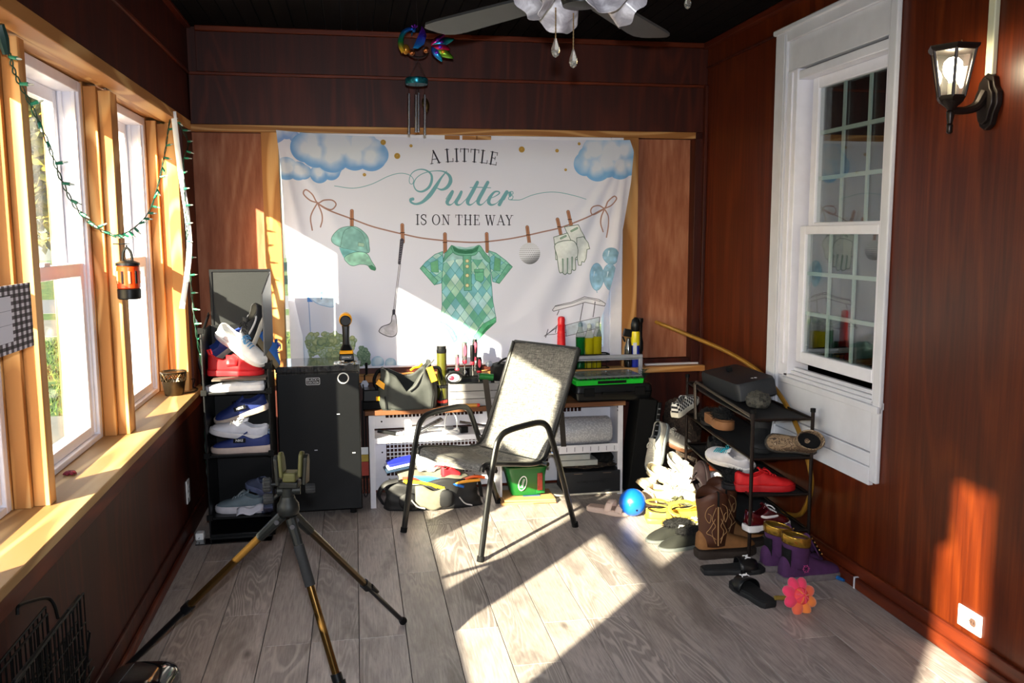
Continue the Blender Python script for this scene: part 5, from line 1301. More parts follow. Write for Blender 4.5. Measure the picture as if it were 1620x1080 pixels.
# left of bench: narrow gap with hanging strap
gs = thing('hanging_strap', 'dark strap with clips and a red and yellow label, hanging between fridge and bench', 'strap', (.028, 4.72, 0))
part('band', MB().box((-.012, 0, .10), (-.004, .004, .60)), M_BLKM, gs)
part('band', MB().box((.004, 0, .10), (.012, .004, .55)), M_BLKM, gs)
part('label', MB().box((-.022, -.004, .30), (.018, -.0005, .34)), M_WHITE, gs); part('label', MB().box((-.022, -.004, .26), (.018, -.0005, .298)), mat('label_yellow', '#b79a3a', .6), gs)
part('label', MB().box((-.022, -.004, .18), (.018, -.0005, .258)), mat('label_red', '#a83a2a', .6), gs)
part('clip', MB().tube(spline([(-.004, 0, .10), (-.01, 0, .08), (0, 0, .06), (.01, 0, .08), (.004, 0, .10)], 4), .003, 6), M_STEEL, gs)
part('hook', MB().tube([(0, 0, .6), (0, .0, .665)], .004, 6).tube([(0, 0, .665), (0, .18, .668)], .004, 6), M_BLKM, gs)

# ---- on the bench top -------------------------------------------------
YT = 4.77
tr_ = thing('pointing_trowel', 'small grey pointing trowel hanging beside the tool bag', 'trowel', AY(577, 610, 4.84))
part('blade', MB().prism([(0, -.05), (.022, .01), (.010, .03), (-.010, .03), (-.022, .01)], .002, (0, 0, 0), (1, 0, 0), (0, 0, 1)), mat('dull_steel', '#9a9aa4', .4, .6), tr_)
part('handle', MB().tube([(.0, .0, .03), (.0, .0, .06), (.012, .0, .065), (.012, 0, .13)], [.004, .004, .006, .008], 8), M_BLK, tr_)
ch = thing('battery_charger', 'black battery charger with a spare battery at the left end of the bench', 'charger', (.075, 4.76, bt))
part('body', MB().box((-.05, -.05, .045), (.05, .06, .11), .95), M_BLK, ch, bevel=.006)
part('battery', MB().tube([(-.05, -.02, .022), (.055, -.02, .022)], .021, 10), M_BLKM, ch)
part('base', MB().box((-.052, -.045, 0), (.052, .06, .044)), M_BLKM, ch, bevel=.005)
part('latch', MB().box((.02, -.058, .05), (.05, -.0505, .075)), M_YEL, ch, bevel=.003)
# tool bag
bg_ = thing('tool_bag', 'open dark grey tool bag with yellow handle tabs on the bench', 'bag', (.272, YT, bt))
M_BAG = mat('bag_canvas', '#2c2f2d', .7, var=.15, vs=30, bump=.4, bs=500)
def bag_fn(u, v):
    a = 2*PI*u; c, s = math.cos(a), math.sin(a)
    e = .5 if v < .7 else .65
    X = abs(c)**e*(1 if c > 0 else -1); Y = abs(s)**e*(1 if s > 0 else -1)
    wx = .155-.01*v+.012*math.sin(v*5); wy = .10-.015*v-.03*max(0, v-.6)
    top = .165+.06*max(0, -X)*1.0+.095*max(0, X)**2-.075*max(0, 1-abs(X-.05)/.5)*max(0, -Y)
    z = v*top
    return (X*wx*(1+.05*math.sin(7*a+3*v))-.012*v+.0*X, Y*wy+.006*math.sin(9*a), z)
part('body', MB().grid(bag_fn, 48, 12), M_BAG, bg_, solid=.006, smooth=60)
part('bottom', MB().prism([(x*.148, y*.094) for x, y in rr(-1, -1, 1, 1, .45)], .006, (0, 0, .0)), M_BAG, bg_)
part('piping', MB().tube([(.12, -.105, .01), (.13, -.10, .08), (.125, -.088, .16)], .003, 6).tube([(-.125, -.103, .01), (-.13, -.098, .08)], .003, 6), M_BLKM, bg_)
part('zip', MB().tube(spline([(.148, -.02, .262), (.09, -.06, .21), (.04, -.09, .135), (.0, -.10, .105)], 6), .005, 6), mat('zip_grey', '#6a6c6a', .4, .4), bg_)
part('handle_tab', MB().obox((.128, -.085, .19), (.035, .008, .085), (D(-10), D(-18), 0)), M_YEL, bg_, bevel=.002)
part('handle_tab', MB().obox((-.14, -.075, .135), (.075, .008, .030), (D(-10), D(38), 0)), M_YEL, bg_, bevel=.002)
part('handle_tab', MB().tube(spline([(.015, -.045, .21), (.035, -.05, .225), (.06, -.045, .228), (.08, -.04, .245)], 5), .011, 8, flat=.6), M_YEL, bg_)
part('handle', MB().tube(spline([(-.17, -.05, .11), (-.185, -.04, .16), (-.165, -.03, .205), (-.145, -.02, .215)], 6), .009, 7), M_BLKM, bg_)
part('handle', MB().tube(spline([(.14, -.04, .22), (.175, -.03, .21), (.19, -.02, .12), (.175, -.03, .03)], 6), .009, 7), M_BLKM, bg_)
# tall olive tube
ft = thing('flashlight_tube', 'tall olive green tube torch with dark cap standing between bag and crate', 'torch', (.462, 4.765, bt))
part('body', MB().lathe([(0, .04), (.026, .04), (.026, .10), (.024, .12), (.028, .24), (.028, .295), (0, .295)], 16), mat('olive_tube', '#48480f', .35, var=.1, coat=.1), ft)
part('cap', MB().lathe([(.028, .296), (.030, .30), (.030, .315), (.027, .318), (.027, .335), (0, .336)], 16), M_BLK, ft)
part('collar', MB().lathe([(.027, .10), (.030, .103), (.030, .115), (.027, .118)], 16), M_BLK, ft)
part('base', MB().lathe([(0, 0), (.030, 0), (.030, .012), (.027, .04), (0, .04)], 16), M_BLK, ft)
part('red_band', MB().lathe([(.0285, .016), (.0305, .018), (.0300, .030), (.0280, .032)], 16), mat('band_red', '#c0281e', .4), ft)
# grey slatted crate
cr_x0, cr_x1 = .492, .80
ct = thing('slatted_crate', 'weathered grey wooden slatted crate on the bench', 'crate', ((cr_x0+cr_x1)/2, 4.80, bt))
M_GRW = wood('grey_slat', '#8d8a8a', '#aaa6a6', '#bdb9b8', 0, .7, 40, 4)
hw = (cr_x1-cr_x0)/2
for k in range(3):
    z0 = .002+k*.043
    part('slat', MB().box((-hw, -.105, z0), (hw, -.095, z0+.039)), M_GRW, ct, bevel=.001)
    part('slat', MB().box((-hw, .095, z0), (hw, .105, z0+.039)), M_GRW, ct, bevel=.001)
for x in (-hw+.004, hw-.04): part('end_board', MB().box((x, -.0945, .0), (x+.036, .0945, .126)), M_GRW, ct, bevel=.001)
part('bottom', MB().box((-hw+.041, -.0945, .0), (hw-.041, .0945, .008)), M_GRW, ct)
mk = thing('marker_tube', 'small red ended amber tube marker lying before the crate', 'marker', (.595, 4.672, bt+.011))
part('body', MB().tube([(-.05, 0, 0), (.05, 0, 0)], .0105, 10), mat('amber_tube', '#b98436', .4), mk)
for s in (-1, 1): part('cap', MB().tube([(s*.051, 0, 0), (s*.066, 0, 0)], [.011, .008], 10), mat('cap_red', '#cf3a2a', .4), mk)
# bits holder and screwdrivers in the crate
hd = thing('screwdriver_rack', 'black stepped screwdriver rack sitting in the grey crate', 'tool rack', (.60, 4.83, bt+.010))
part('block', MB().box((-.10, -.05, 0), (.10, .06, .135)), M_BLK, hd, bevel=.006)
part('block', MB().box((-.07, -.085, 0), (.09, -.051, .115)), M_BLK, hd, bevel=.006)
part('top_step', MB().box((-.10, -.0, .1355), (.08, .06, .185)), M_BLKM, hd, bevel=.008)
for x in (-.085, .0): part('socket_bit', MB().tube([(x, -.004, .165), (x, -.012, .165)], .010, 10), M_STEEL, hd)
def screwdriver(px, top, foot, y, label, hr, red_frac, d=.03):
    a, b = AY(px, foot, y), AY(px, top, y); L = b.z-a.z
    t = thing('screwdriver', label, 'screwdriver', a, group='red and black screwdrivers in the crate')
    part('shank', MB().tube([(0, 0, -.06), (0, 0, .012)], .003, 8), M_STEEL, t)
    part('handle', MB().lathe([(.006, .0), (.011, .006), (hr*.8, L*.16), (hr, L*.45), (hr*1.02, L*.8), (hr*.8, L*.98), (0, L)], 12), M_BLK if red_frac < .5 else mat('grip_grey', '#4a4648', .5), t)
    part('grip_ring', MB().lathe([(.012, .002), (.0135, .006), (hr*.9, L*.12), (hr*.86, L*.17)], 12), mat('grip_red', '#c8283c', .4, var=.1), t)
    if red_frac: part('grip_inlay', MB().prism([(hr*.55*math.cos(q), L*(.62+.26*math.sin(q))) for q in np.linspace(0, 2*PI, 14)[:-1]], .002, (0, -hr*1.02, 0), (1, 0, 0), (0, 0, 1)), mat('grip_pink', '#d84a60', .4), t)
screwdriver(723.5, 560, 586, 4.77, 'short grey handled screwdriver, leftmost in the crate rack', .0125, .6)
screwdriver(735, 541, 575, 4.80, 'pink inlaid screwdriver standing second from left in the rack', .0165, .7)
screwdriver(747.5, 545, 577, 4.77, 'black handled screwdriver in front of the tallest one', .014, 0)
screwdriver(751.5, 536, 570, 4.83, 'tallest black and red screwdriver at the back of the rack', .015, .3)
screwdriver(758, 564, 590, 4.76, 'stubby red and black screwdriver, rightmost in the rack', .016, .3)
tp_ = thing('tape_roll', 'black ringed tape roll with red and white core at the crate front', 'tape', AY(718, 597, 4.72))
part('ring', MB().tube([(.042*math.cos(a), 0, .030*math.sin(a)) for a in np.linspace(0, 2*PI, 24)[:-1]], .009, 8, closed=True), M_BLK, tp_)
part('core', MB().ell((0, 0, -.003), (.036, .010, .024), 14, 8), mat('white_core', '#d8d4d6', .5), tp_)
part('core_red', MB().ell((-.012, -.006, -.002), (.018, .008, .014), 10, 6), MATS['grip_red'], tp_)
cn = thing('green_can', 'small crushed green metal can lying at the right end of the crate', 'can', AY(766, 596, 4.73))
part('body', MB().tube([(-.03, 0, .004), (.05, 0, -.004)], .019, 14), mat('can_green', '#2c7a3a', .4, .3, var=.25, vs=60), cn)
part('rim', MB().tube([(-.034, 0, .0045), (-.031, 0, .004)], .021, 14), M_STEEL, cn)
cs = thing('camera_case', 'rounded black soft case behind the chair back on the bench', 'case', AY(806, 605, 4.84)-Vector((0, 0, .02)))
part('body', MB().loft([[(x*.10*k, y*.08*k, z_) for x, y in rr(-1, -1, 1, 1, .35)] for z_, k in ((0, .9), (.01, 1), (.10, 1.03), (.125, .95), (.135, .7))]), M_BLKM, cs)
part('strap', MB().tube(spline([(-.08, -.02, .125), (-.04, -.03, .16), (.02, -.03, .17), (.07, -.02, .15)], 6), .012, 7, flat=.5), M_BLKM, cs)
part('tag', MB().ell((-.115, .02, .13), (.022, .008, .018), 8, 6), mat('pale_foam', '#c9ccd6', .7), cs)

# ---- tool case and organiser -----------------------------------------
tcx0, tcx1 = 1.21, 1.665
tc_ = thing('tool_case', 'wide black plastic tool case on the right end of the bench', 'tool case', ((tcx0+tcx1)/2, 4.79, bt))
hw = (tcx1-tcx0)/2
part('lower_shell', MB().loft([[(x*hw*k, y*.11*k, z_) for x, y in rr(-1, -1, 1, 1, .12)] for z_, k in ((0, .9), (.012, .97), (.05, 1))]), M_BLK, tc_)
part('upper_shell', MB().loft([[(x*hw*k, y*.11*k, z_) for x, y in rr(-1, -1, 1, 1, .12)] for z_, k in ((.053, 1), (.09, .98), (.098, .93))]), M_BLK, tc_)
for x in (-.15, .15): part('latch', MB().box((x-.03, -.122, .03), (x+.03, -.110, .08)), M_BLKM, tc_, bevel=.004)
part('handle', MB().tube(spline([(-.07, -.112, .05), (-.065, -.135, .052), (.065, -.135, .052), (.07, -.112, .05)], 5), .008, 7), M_BLKM, tc_)
go_ = thing('parts_organizer', 'bright green organiser box with clear lid on the black tool case', 'organizer', ((1.205+1.60)/2-.0, 4.765, bt+.099), (0, 0, D(3)))
part('tray', MB().box((-.20, -.10, 0), (.20, .11, .030), 1.02), mat('lime_plastic', '#17c832', .4, var=.03), go_, bevel=.005)
part('label_strip', MB().box((-.075, -.1045, .008), (.095, -.101, .024)), M_BLKM, go_)
for k in range(-6, 8): part('divider', MB().box((k*.028, -.095, .0305), (k*.028+.003, .10, .04)), mat('grey_divider', '#3c4244', .6), go_)
part('clear_lid', MB().box((-.195, -.102, .0405), (.195, .108, .052), .96), mat('smoky_clear', '#9aa4a0', .12, var=.1, alpha=.55), go_, bevel=.004)
for x in (-.17, .03, .17): part('stud_light', MB().ell((x, .06, .054), (.006, .006, .004), 8, 5), M_STEEL, go_)
# ---- on the back sill --------------------------------------------------
SL = .7005
YS = 4.952
def sx(px, y=YS): return AY(px, 560, y).x
fr2 = thing('aluminium_frame', 'rectangular silver aluminium frame standing behind the green organiser', 'frame', (1.42, 4.885, .645))
M_ALU = mat('aluminium', '#c4c5ca', .35, .35, var=.05)
fl0, fl1, fb, ft_ = AY(880, 562, 4.885), AY(1016, 560, 4.885), 0.0, AY(1000, 562, 4.885).z-.645
part('rail', MB().box((fl0.x-1.42, -.012, ft_-.014), (fl1.x-1.42, .012, ft_+.006)), M_ALU, fr2, bevel=.002)
part('rail', MB().box((fl0.x-1.42, -.010, ft_-.024), (fl1.x-1.42-.02, .008, ft_-.017)), M_ALU, fr2, bevel=.001)
part('leg', MB().box((fl1.x-1.42-.022, -.012, 0), (fl1.x-1.42, .012, ft_-.0145)), M_ALU, fr2, bevel=.002)
part('leg', MB().box((fl0.x-1.42, -.012, 0), (fl0.x-1.42+.022, .012, ft_-.0145)), M_ALU, fr2, bevel=.002)
cx = thing('red_tapered_object', 'tall tapering bright red plastic object on the back sill', 'bottle', (sx(888), YS, SL))  # dildo-like red plastic object, modelled as a plain ringed taper; not a bottle
p0, p1 = AY(888, 500, YS).z-SL, 0
part('body', MB().lathe([(0, 0), (.036, 0), (.036, .03), (.034, .07), (.026, .13), (.022, p0-.06), (.024, p0-.05), (.021, p0-.045), (.0225, p0-.018), (.018, p0-.004), (.006, p0), (0, p0)], 18), mat('bright_red', '#e0141c', .35, var=.04, coat=.3), cx)
for k in range(4): part('ring', MB().lathe([(.0245, .15+.022*k), (.0255, .153+.022*k), (.0245, .157+.022*k)], 18), MATS['bright_red'], cx)
M_SOAP = lambda c: mat('soap_'+c.strip('#'), c, .08, var=.05, trans=.55, ior=1.35, coat=.3)
M_PET = mat('clear_pet', '#e6ece8', .05, var=0, trans=.92, ior=1.2)
def bottle(px, top, label, liquid, wd, y=4.934, name='soap_bottle', cap='#d8e4e0', fillh=.68):
    h = AY(px, top, y).z-SL
    t = thing(name, label, 'bottle', (sx(px, y), y, SL), group='soap bottles on the back sill')
    part('liquid', MB().lathe([(0, .002), (wd*.96, .002), (wd, .012), (wd*.94, h*.3), (wd*.98, h*fillh), (0, h*fillh)], 16, sy=.75), M_SOAP(liquid), t)
    part('shoulder', MB().lathe([(wd*.98, h*fillh+.001), (wd*.85, h*(fillh+.08)), (.014, h*(fillh+.17)), (.012, h*.93)], 16, sy=.75, caps=False), M_PET, t)
    part('cap', MB().lathe([(.013, h*.90), (.014, h*.91), (.013, h*.97), (.007, h*.98), (.006, h), (0, h)], 12), mat('cap_'+cap.strip('#'), cap, .3, var=0, trans=.3), t)
bottle(918, 509, 'green dish soap bottle on the sill, left of the yellow ones', '#0c7a34', .029, cap='#7fa0b0')
bottle(932, 511, 'yellow dish soap bottle with straight sides, next to the green one', '#d8cf1c', .0275)
bottle(945, 508, 'yellow dish soap bottle, the right one of the two yellows', '#d6c81a', .0275)
yb = thing('spray_bottle', 'small bottle with black cap and yellow label between red tapered object and green soap', 'bottle', (sx(902), YS-.01, SL))
part('body', MB().lathe([(0, 0), (.022, 0), (.022, .075), (.012, .088), (0, .088)], 14), mat('amber_body', '#4a4420', .3), yb)
part('label', MB().lathe([(.0225, .02), (.0228, .021), (.0228, .066), (.0225, .067)], 14, caps=False), M_YEL, yb)
part('cap', MB().lathe([(.013, .0885), (.013, .118), (0, .118)], 12), M_BLK, yb)
M_BAGT = mat('thin_plastic_bag', '#8fc7c4', .25, var=.35, vs=30, trans=.3)
def crumple(name, label, cat, c, r, mt, seed, amp=.35, f=6.0, nu=36, nv=22, solid=0, flat=True, group=None):
    mb = MB()
    def fn(u, v):
        th, ph = 2*PI*u, -PI/2+PI*v
        d = Vector((math.cos(ph)*math.cos(th), math.cos(ph)*math.sin(th), math.sin(ph)))
        n = 1+amp*(mnoise.noise(d*f*.5+Vector((seed, 0, 0)))+.5*mnoise.noise(d*f*1.3+Vector((0, seed, 0)))+.35*abs(mnoise.noise(d*f*2.6+Vector((0, 0, seed)))))
        p = Vector((d.x*r[0], d.y*r[1], d.z*r[2]))*n
        if flat: p.z = max(p.z, -r[2]*.8)
        return p+Vector(c)
    mb.grid(fn, nu, nv)
    return solo(name, mb, mt, label, cat, group, loc=(c[0], c[1], c[2]-r[2]*.8), smooth=50)
crumple('plastic_bag', 'crumpled teal and clear plastic bag on the sill behind the chair', 'bag', (sx(855), 4.955, SL+.05), (.10, .035, .055), M_BAGT, 3)
crumple('plastic_bag', 'crumpled clear bag hanging behind the soap bottles', 'bag', (sx(926), 4.978, SL+.15), (.10, .012, .10), mat('clear_bag', '#b4c2cc', .15, var=.3, vs=30, trans=.5), 9, flat=False)
bk = thing('wire_basket', 'low black wire basket around the soap bottles on the sill', 'basket', (sx(925), 4.945, SL))
bw_, bd_, bh_ = .14, .042, .085
for z_ in (.005, bh_*.5, bh_): part('rim', MB().tube([(x*bw_, y*bd_, z_) for x, y in rr(-1, -1, 1, 1, .25)], .003 if z_ < bh_ else .005, 6, closed=True), M_BLKM, bk)
for k in range(-4, 5): part('wire', MB().tube([(k*.03, -bd_, .005), (k*.03, -bd_, bh_)], .0022, 5), M_BLKM, bk)
b1_ = thing('spray_bottle', 'black trigger spray bottle left of the blue can on the sill', 'bottle', (sx(994), 4.95, SL))
h = AY(994, 519, 4.95).z-SL
part('body', MB().lathe([(0, 0), (.026, 0), (.027, .02), (.025, h*.5), (.013, h*.68), (.012, h*.75), (0, h*.75)], 14), M_BLKG, b1_)
part('trigger_head', MB().obox((-.006, 0, h*.88), (.052, .024, h*.2), (0, D(12), 0)).obox((-.03, 0, h*.72), (.01, .014, h*.16), (0, D(-25), 0)), M_BLK, b1_, bevel=.004)
b2_ = thing('spray_can', 'blue and yellow spray can with a tall black cap on the sill', 'spray can', (sx(993)+.045, 4.945, SL))
h = AY(996, 502, 4.945).z-SL
part('can', MB().lathe([(0, 0), (.025, 0), (.026, .005), (.026, h*.48), (0, h*.48)], 16), mat('can_blue', '#2438b0', .3, var=.05), b2_)
part('yellow_band', MB().lathe([(.0262, h*.44), (.0265, h*.45), (.0265, h*.69), (.024, h*.72), (0, h*.72)], 16), mat('can_yellow', '#f0dc1e', .3, var=.03), b2_)
part('white_label', MB().box((-.022, -.0275, h*.16), (.0, -.024, h*.5)), M_WHITE, b2_)
part('cap', MB().lathe([(.024, h*.721), (.028, h*.75), (.028, h*.86), (.022, h*.95), (.008, h), (0, h)], 16), M_BLK, b2_)
b3_ = thing('black_torch', 'slim black torch standing right of the blue can on the sill', 'torch', (sx(1013)-.004, 4.955, SL))
h = AY(1013, 503, 4.955).z-SL
part('body', MB().lathe([(0, 0), (.018, 0), (.018, h*.3), (.022, h*.34), (.022, h*.5), (.015, h*.62), (.016, h*.9), (.020, h*.93), (.020, h), (0, h)], 14), M_BLK, b3_)
part('clip', MB().box((-.024, -.004, h*.86), (-.0205, .004, h*1.0)), M_BLKM, b3_)

# ---- inside the bench ---------------------------------------------------
sz = .3905
hk = thing('hand_tool', 'black handled hand tool with bare steel end on the left bench shelf', 'tool', (.18, 4.74, sz+.014))
part('handle', MB().tube([(-.08, 0, .02), (.02, -.01, .0)], [.011, .013], 8), M_BLK, hk); part('steel_end', MB().tube([(.02, -.01, .0), (.06, -.02, .006)], [.009, .012], 8), M_STEEL, hk)
wb2 = thing('white_box', 'small white plastic box standing on the left bench shelf', 'box', (.29, 4.75, sz))
part('body', MB().box((-.04, -.03, 0), (.03, .03, .05)), M_WHITE, wb2, bevel=.004); part('tall_side', MB().box((-.04, -.03, .0505), (-.0, .03, .085)), M_WHITE, wb2, bevel=.008)
part('button', MB().ell((0, -.031, .012), (.006, .003, .005), 8, 5), mat('grey_btn', '#8d8d96', .4), wb2)
solo('metal_bracket', MB().obox((.40, 4.78, sz+.045), (.14, .05, .012), (0, D(-25), D(10))).obox((.45, 4.79, sz+.02), (.15, .02, .02), (0, 0, D(5))), M_STEEL, 'bent steel bracket among the cables on the left bench shelf', 'bracket', bevel=.002)
wcb = thing('cable_coil', 'white cable coil with a hanging loop on the left bench shelf', 'cable', (.505, 4.73, sz))
part('coil', MB().tube([(.045*math.cos(a), .03*math.sin(a), .016+.008*math.sin(3*a)) for a in np.linspace(0, 6*PI, 60)], .006, 6), M_WHITE, wcb)
part('loop', MB().tube(spline([(-.035, 0, .02), (-.03, .0, .09), (0, .02, .125), (.03, .0, .09), (.035, 0, .02)], 6), .0035, 6), M_WHITE, wcb)
solo('plug_block', MB().obox((.575, 4.73, sz+.022), (.045, .04, .035), (0, 0, D(15))), M_BLK, 'black plug block right of the white cable coil', 'plug', bevel=.004)
solo('steel_bar', MB().tube([(.56, 4.78, sz+.055), (.76, 4.80, sz+.012)], .008, 6), M_STEEL, 'thin steel bar slanting across the left bench shelf', 'bar')
rl = thing('bubble_wrap_roll', 'large roll of clear bubble wrap on the right bench shelf', 'roll', (1.235, 4.775, .281+.083))
def bubble():
    mt, t, p = base('bubble_wrap'); tc = t.new('TexCoord').outputs['Object']; vo = t.new('TexVoronoi'); vo.inputs['Scale'].default_value = 95; t.link(tc, vo.inputs['Vector'])
    t.link(t.ramp(vo.outputs['Distance'], [(.2, lin('#d0d0d2')), (.6, lin('#b4b4b8'))]), p.inputs['Base Color']); p.inputs['Roughness'].default_value = .18
    b = t.new('Bump'); b.inputs['Strength'].default_value = .6; b.inputs['Distance'].default_value = .004; b.invert = True; t.link(vo.outputs['Distance'], b.inputs['Height']); t.link(b.outputs[0], p.inputs['Normal']); return mt
part('roll', MB().tube([(-.21, 0, 0), (-.20, 0, 0), (.0, 0, 0), (.19, 0, 0), (.20, 0, 0)], [.075, .082, .083, .081, .074], 28), bubble(), rl)
part('core_hole', MB().tube([(.2005, 0, 0), (.203, 0, 0)], .028, 14), M_BLKM, rl)
M_CLBOX = mat('clear_organizer', '#c8ccc8', .15, var=.08, alpha=.6)
for k, (x, z_, wd) in enumerate(((1.20, .213, .10), (1.235, .178, .11))):
    t = thing('clear_parts_box', ('upper', 'lower')[k]+' clear compartment box stacked under the bubble wrap shelf', 'box', (x, 4.76, z_))
    part('shell', MB().box((-wd, -.07, 0), (wd, .07, .032)), M_CLBOX, t, bevel=.003)
    for j in range(4): part('contents', MB().box((-wd+.02+j*.045, -.062, .003), (-wd+.045+j*.045, .05, .02+.004*(j % 2))), mat('parts_'+str(j % 2), ('#9a7d5a', '#6f7780')[j % 2], .6), t)
def camo(nm, cs, sc=9):
    mt, t, p = base(nm); tc = t.new('TexCoord').outputs['Object']; n = t.noise(tc, sc, 4, .65, 1.2)
    r = t.ramp(n, [(.30+.4*i/(len(cs)-1), lin(c)) for i, c in enumerate(cs)]); t.n[-1].color_ramp.interpolation = 'CONSTANT'
    for e in t.n:
        if e.type == 'VALTORGB': e.color_ramp.interpolation = 'CONSTANT'
    t.link(r, p.inputs['Base Color']); p.inputs['Roughness'].default_value = .85; return mt
M_CAMO = camo('camouflage_cloth', ['#17110c', '#43342a', '#2a2018', '#5c4c3c', '#201711'], 22)
crumple('camouflage_cloth', 'folded camouflage cloth on top of the black shoe box', 'cloth', (1.31, 4.775, .165), (.16, .08, .018), M_CAMO, 5, amp=.3)
bb_ = thing('shoe_box', 'black cardboard shoe box with faint lettering on the bench bottom shelf', 'box', (1.31, 4.77, .021))
part('body', MB().box((-.165, -.098, 0), (.165, .098, .125)), mat('box_black', '#16181d', .5, var=.08), bb_, bevel=.003)
part('lid_flap', MB().box((-.11, -.0995, .112), (-.06, -.0985, .117)).box((.06, -.0995, .112), (.11, -.0995+.001, .117)), mat('box_edge', '#5a4c42', .7), bb_)
text('lettering', 'POINT OF HER', .026, mat('box_print', '#07080a', .35, var=0), bb_, frame_M((0, -.0985, .062), (1, 0, 0), (0, 0, 1)), spacing=1.1)
crumple('knit_hat', 'black knit hat lying beside the clear boxes under the shelf', 'hat', (1.40, 4.80, .195), (.065, .07, .05), M_BLKM, 7, amp=.12)
# spreader bucket and cardboard
gb_ = thing('green_spreader', 'dark green plastic lawn spreader tub with oval emblem, standing on flat cardboard', 'spreader', AZ(855, 790, .02)*1.0)
gb_.location = (.925, 4.72, .033)
M_GSP = mat('spreader_green', '#0c5a22', .35, var=.08)
def tub(z_, kx, ky, dx=0): return [(x*kx+dx, y*ky, z_) for x, y in rr(-1, -1, 1, 1, .35)]
part('hopper', MB().loft([tub(0, .085, .06), tub(.004, .088, .063), tub(.14, .115, .078, -.005), tub(.165, .12, .082, -.005), tub(.166, .112, .074, -.005), tub(.02, .08, .056)]), M_GSP, gb_)
part('rim', MB().tube([(p[0], p[1], p[2]) for p in tub(.166, .121, .083, -.005)], .006, 6, closed=True), M_GSP, gb_)
part('chute', MB().box((.05, -.07, .01), (.10, -.066, .15)), M_GSP, gb_, bevel=.004)
part('side_label', MB().box((.055, -.080, .03), (.085, -.0705, .13)), mat('label_rust', '#9c3a2a', .5, var=.2, vs=60), gb_, bevel=.003)
Me = frame_M((-.03, -.0765, .075), (math.cos(D(75)), 0, math.sin(D(75))), (-math.sin(D(75)), -.0, math.cos(D(75))))
el = lambda a, b, n=26: [(a*math.cos(q), b*math.sin(q)) for q in np.linspace(0, 2*PI, n+1)[:-1]]
em = part('emblem', MB(Me).prism(el(.043, .024), .003), M_WHITE, gb_)
part('emblem_inner', MB(Me @ Matrix.Translation((0, 0, .0031))).prism(el(.038, .0195), .001), M_GSP, em)
text('lettering', 'Scotts', .022, M_WHITE, em, Me @ Matrix.Translation((0, 0, .0044)))
cd = thing('flat_cardboard', 'stack of flat folded cardboard under the green tub', 'cardboard', (.93, 4.68, 0), (0, 0, D(-3)))
M_CARD = mat('cardboard', '#b58a58', .8, var=.1, vs=14)
part('sheet', MB().box((-.16, -.09, .0), (.15, .12, .014)), M_CARD, cd, bevel=.002); part('sheet', MB().obox((0, .01, .0225), (.29, .20, .012), (0, D(1), D(2))), M_CARD, cd, bevel=.002)
part('print_patch', MB().obox((.02, .0, .0292), (.10, .06, .0008), (0, D(1), D(2))), mat('blue_print', '#4a5f8c', .7), cd)
part('red_edge', MB().box((.02, -.0925, .004), (.15, -.0905, .008)), mat('red_print', '#b0402a', .7), cd)
# backpack under the left bay
bp_ = thing('open_backpack', 'open black and grey backpack full of coloured tubes on the floor below the bench', 'backpack', (.39, 4.68, 0))
M_BPK = mat('backpack_black', '#141416', .6, var=.2, vs=20, bump=.3, bs=300); M_BPG = mat('backpack_grey', '#6f6c5e', .7, var=.15, vs=30, bump=.3, bs=300)
def pack(u, v):
    a = PI*u; r = 1+.10*mnoise.noise(Vector((u*6, v*4, 1)))
    return (-.27*math.cos(a)*(1-.12*v)*r, -.09*math.sin(a)**.6*(1-.25*v)*r-.0, .002+.165*v*(1-.35*math.sin(a)**2*(.5+.5*math.sin(2*a+1)))*r)
part('lower_shell', MB().grid(pack, 34, 10), M_BPK, bp_, solid=.008, smooth=60)
part('floor_panel', MB().prism([(-.25*math.cos(PI*k/14), -.085*math.sin(PI*k/14)**.6) for k in range(15)][::-1], .012, (0, 0, .001)), M_BPK, bp_)
def flap(u, v): return (-.20+.40*u+.02*math.sin(v*5), -.03+.15*v, .14+.075*v+.05*math.sin(PI*u)*(.2+.3*v)+.012*math.sin(u*11)-.03*v*u)
part('grey_flap', MB().grid(flap, 22, 8), M_BPG, bp_, solid=.006, smooth=60)
def grey_side(u, v): return (-.10+.17*u, -.090-.012*math.sin(PI*u)-.008*math.sin(v*3), .012+.13*v*(1-.25*u)+.01*math.sin(u*8))
part('grey_panel', MB().grid(grey_side, 16, 8), M_BPG, bp_, solid=.005, smooth=60)
part('mesh_pocket', MB().ell((.06, -.094, .065), (.055, .014, .05), 14, 8), M_BPK, bp_)
part('mesh_pocket', MB().ell((-.14, -.09, .06), (.05, .014, .05), 14, 8), M_BPK, bp_)
part('strap', MB().tube(spline([(-.27, -.02, .03), (-.295, -.04, .09), (-.26, -.05, .15), (-.19, -.05, .17)], 6), .016, 7, flat=.35), M_BPK, bp_)
part('strap', MB().tube(spline([(.10, -.05, .12), (.2, -.03, .16), (.26, .0, .13), (.28, .02, .03)], 6), .016, 7, flat=.35), M_BPK, bp_)
for x, y in ((-.09, -.115), (.17, -.105)): part('reflective_trim', MB().tube(spline([(x-.03, y+.004, .07), (x, y, .035), (x+.04, y+.006, .02)], 5), .008, 6, flat=.4), M_WHITE, bp_)
TUB = [('#2a78d0', -.09, .165, .14, .115, .00), ('#3f93e0', -.11, .175, .10, .135, .012), ('#2264b8', -.05, .16, .17, .115, -.012), ('#e8b81e', -.16, .165, .02, .12, -.015), ('#f0a01c', .03, .105, .26, .15, -.012), ('#d83a20', -.165, .178, -.06, .150, -.01), ('#e86018', .17, .15, .29, .158, .0), ('#e8d024', -.15, .16, .06, .115, -.022)]
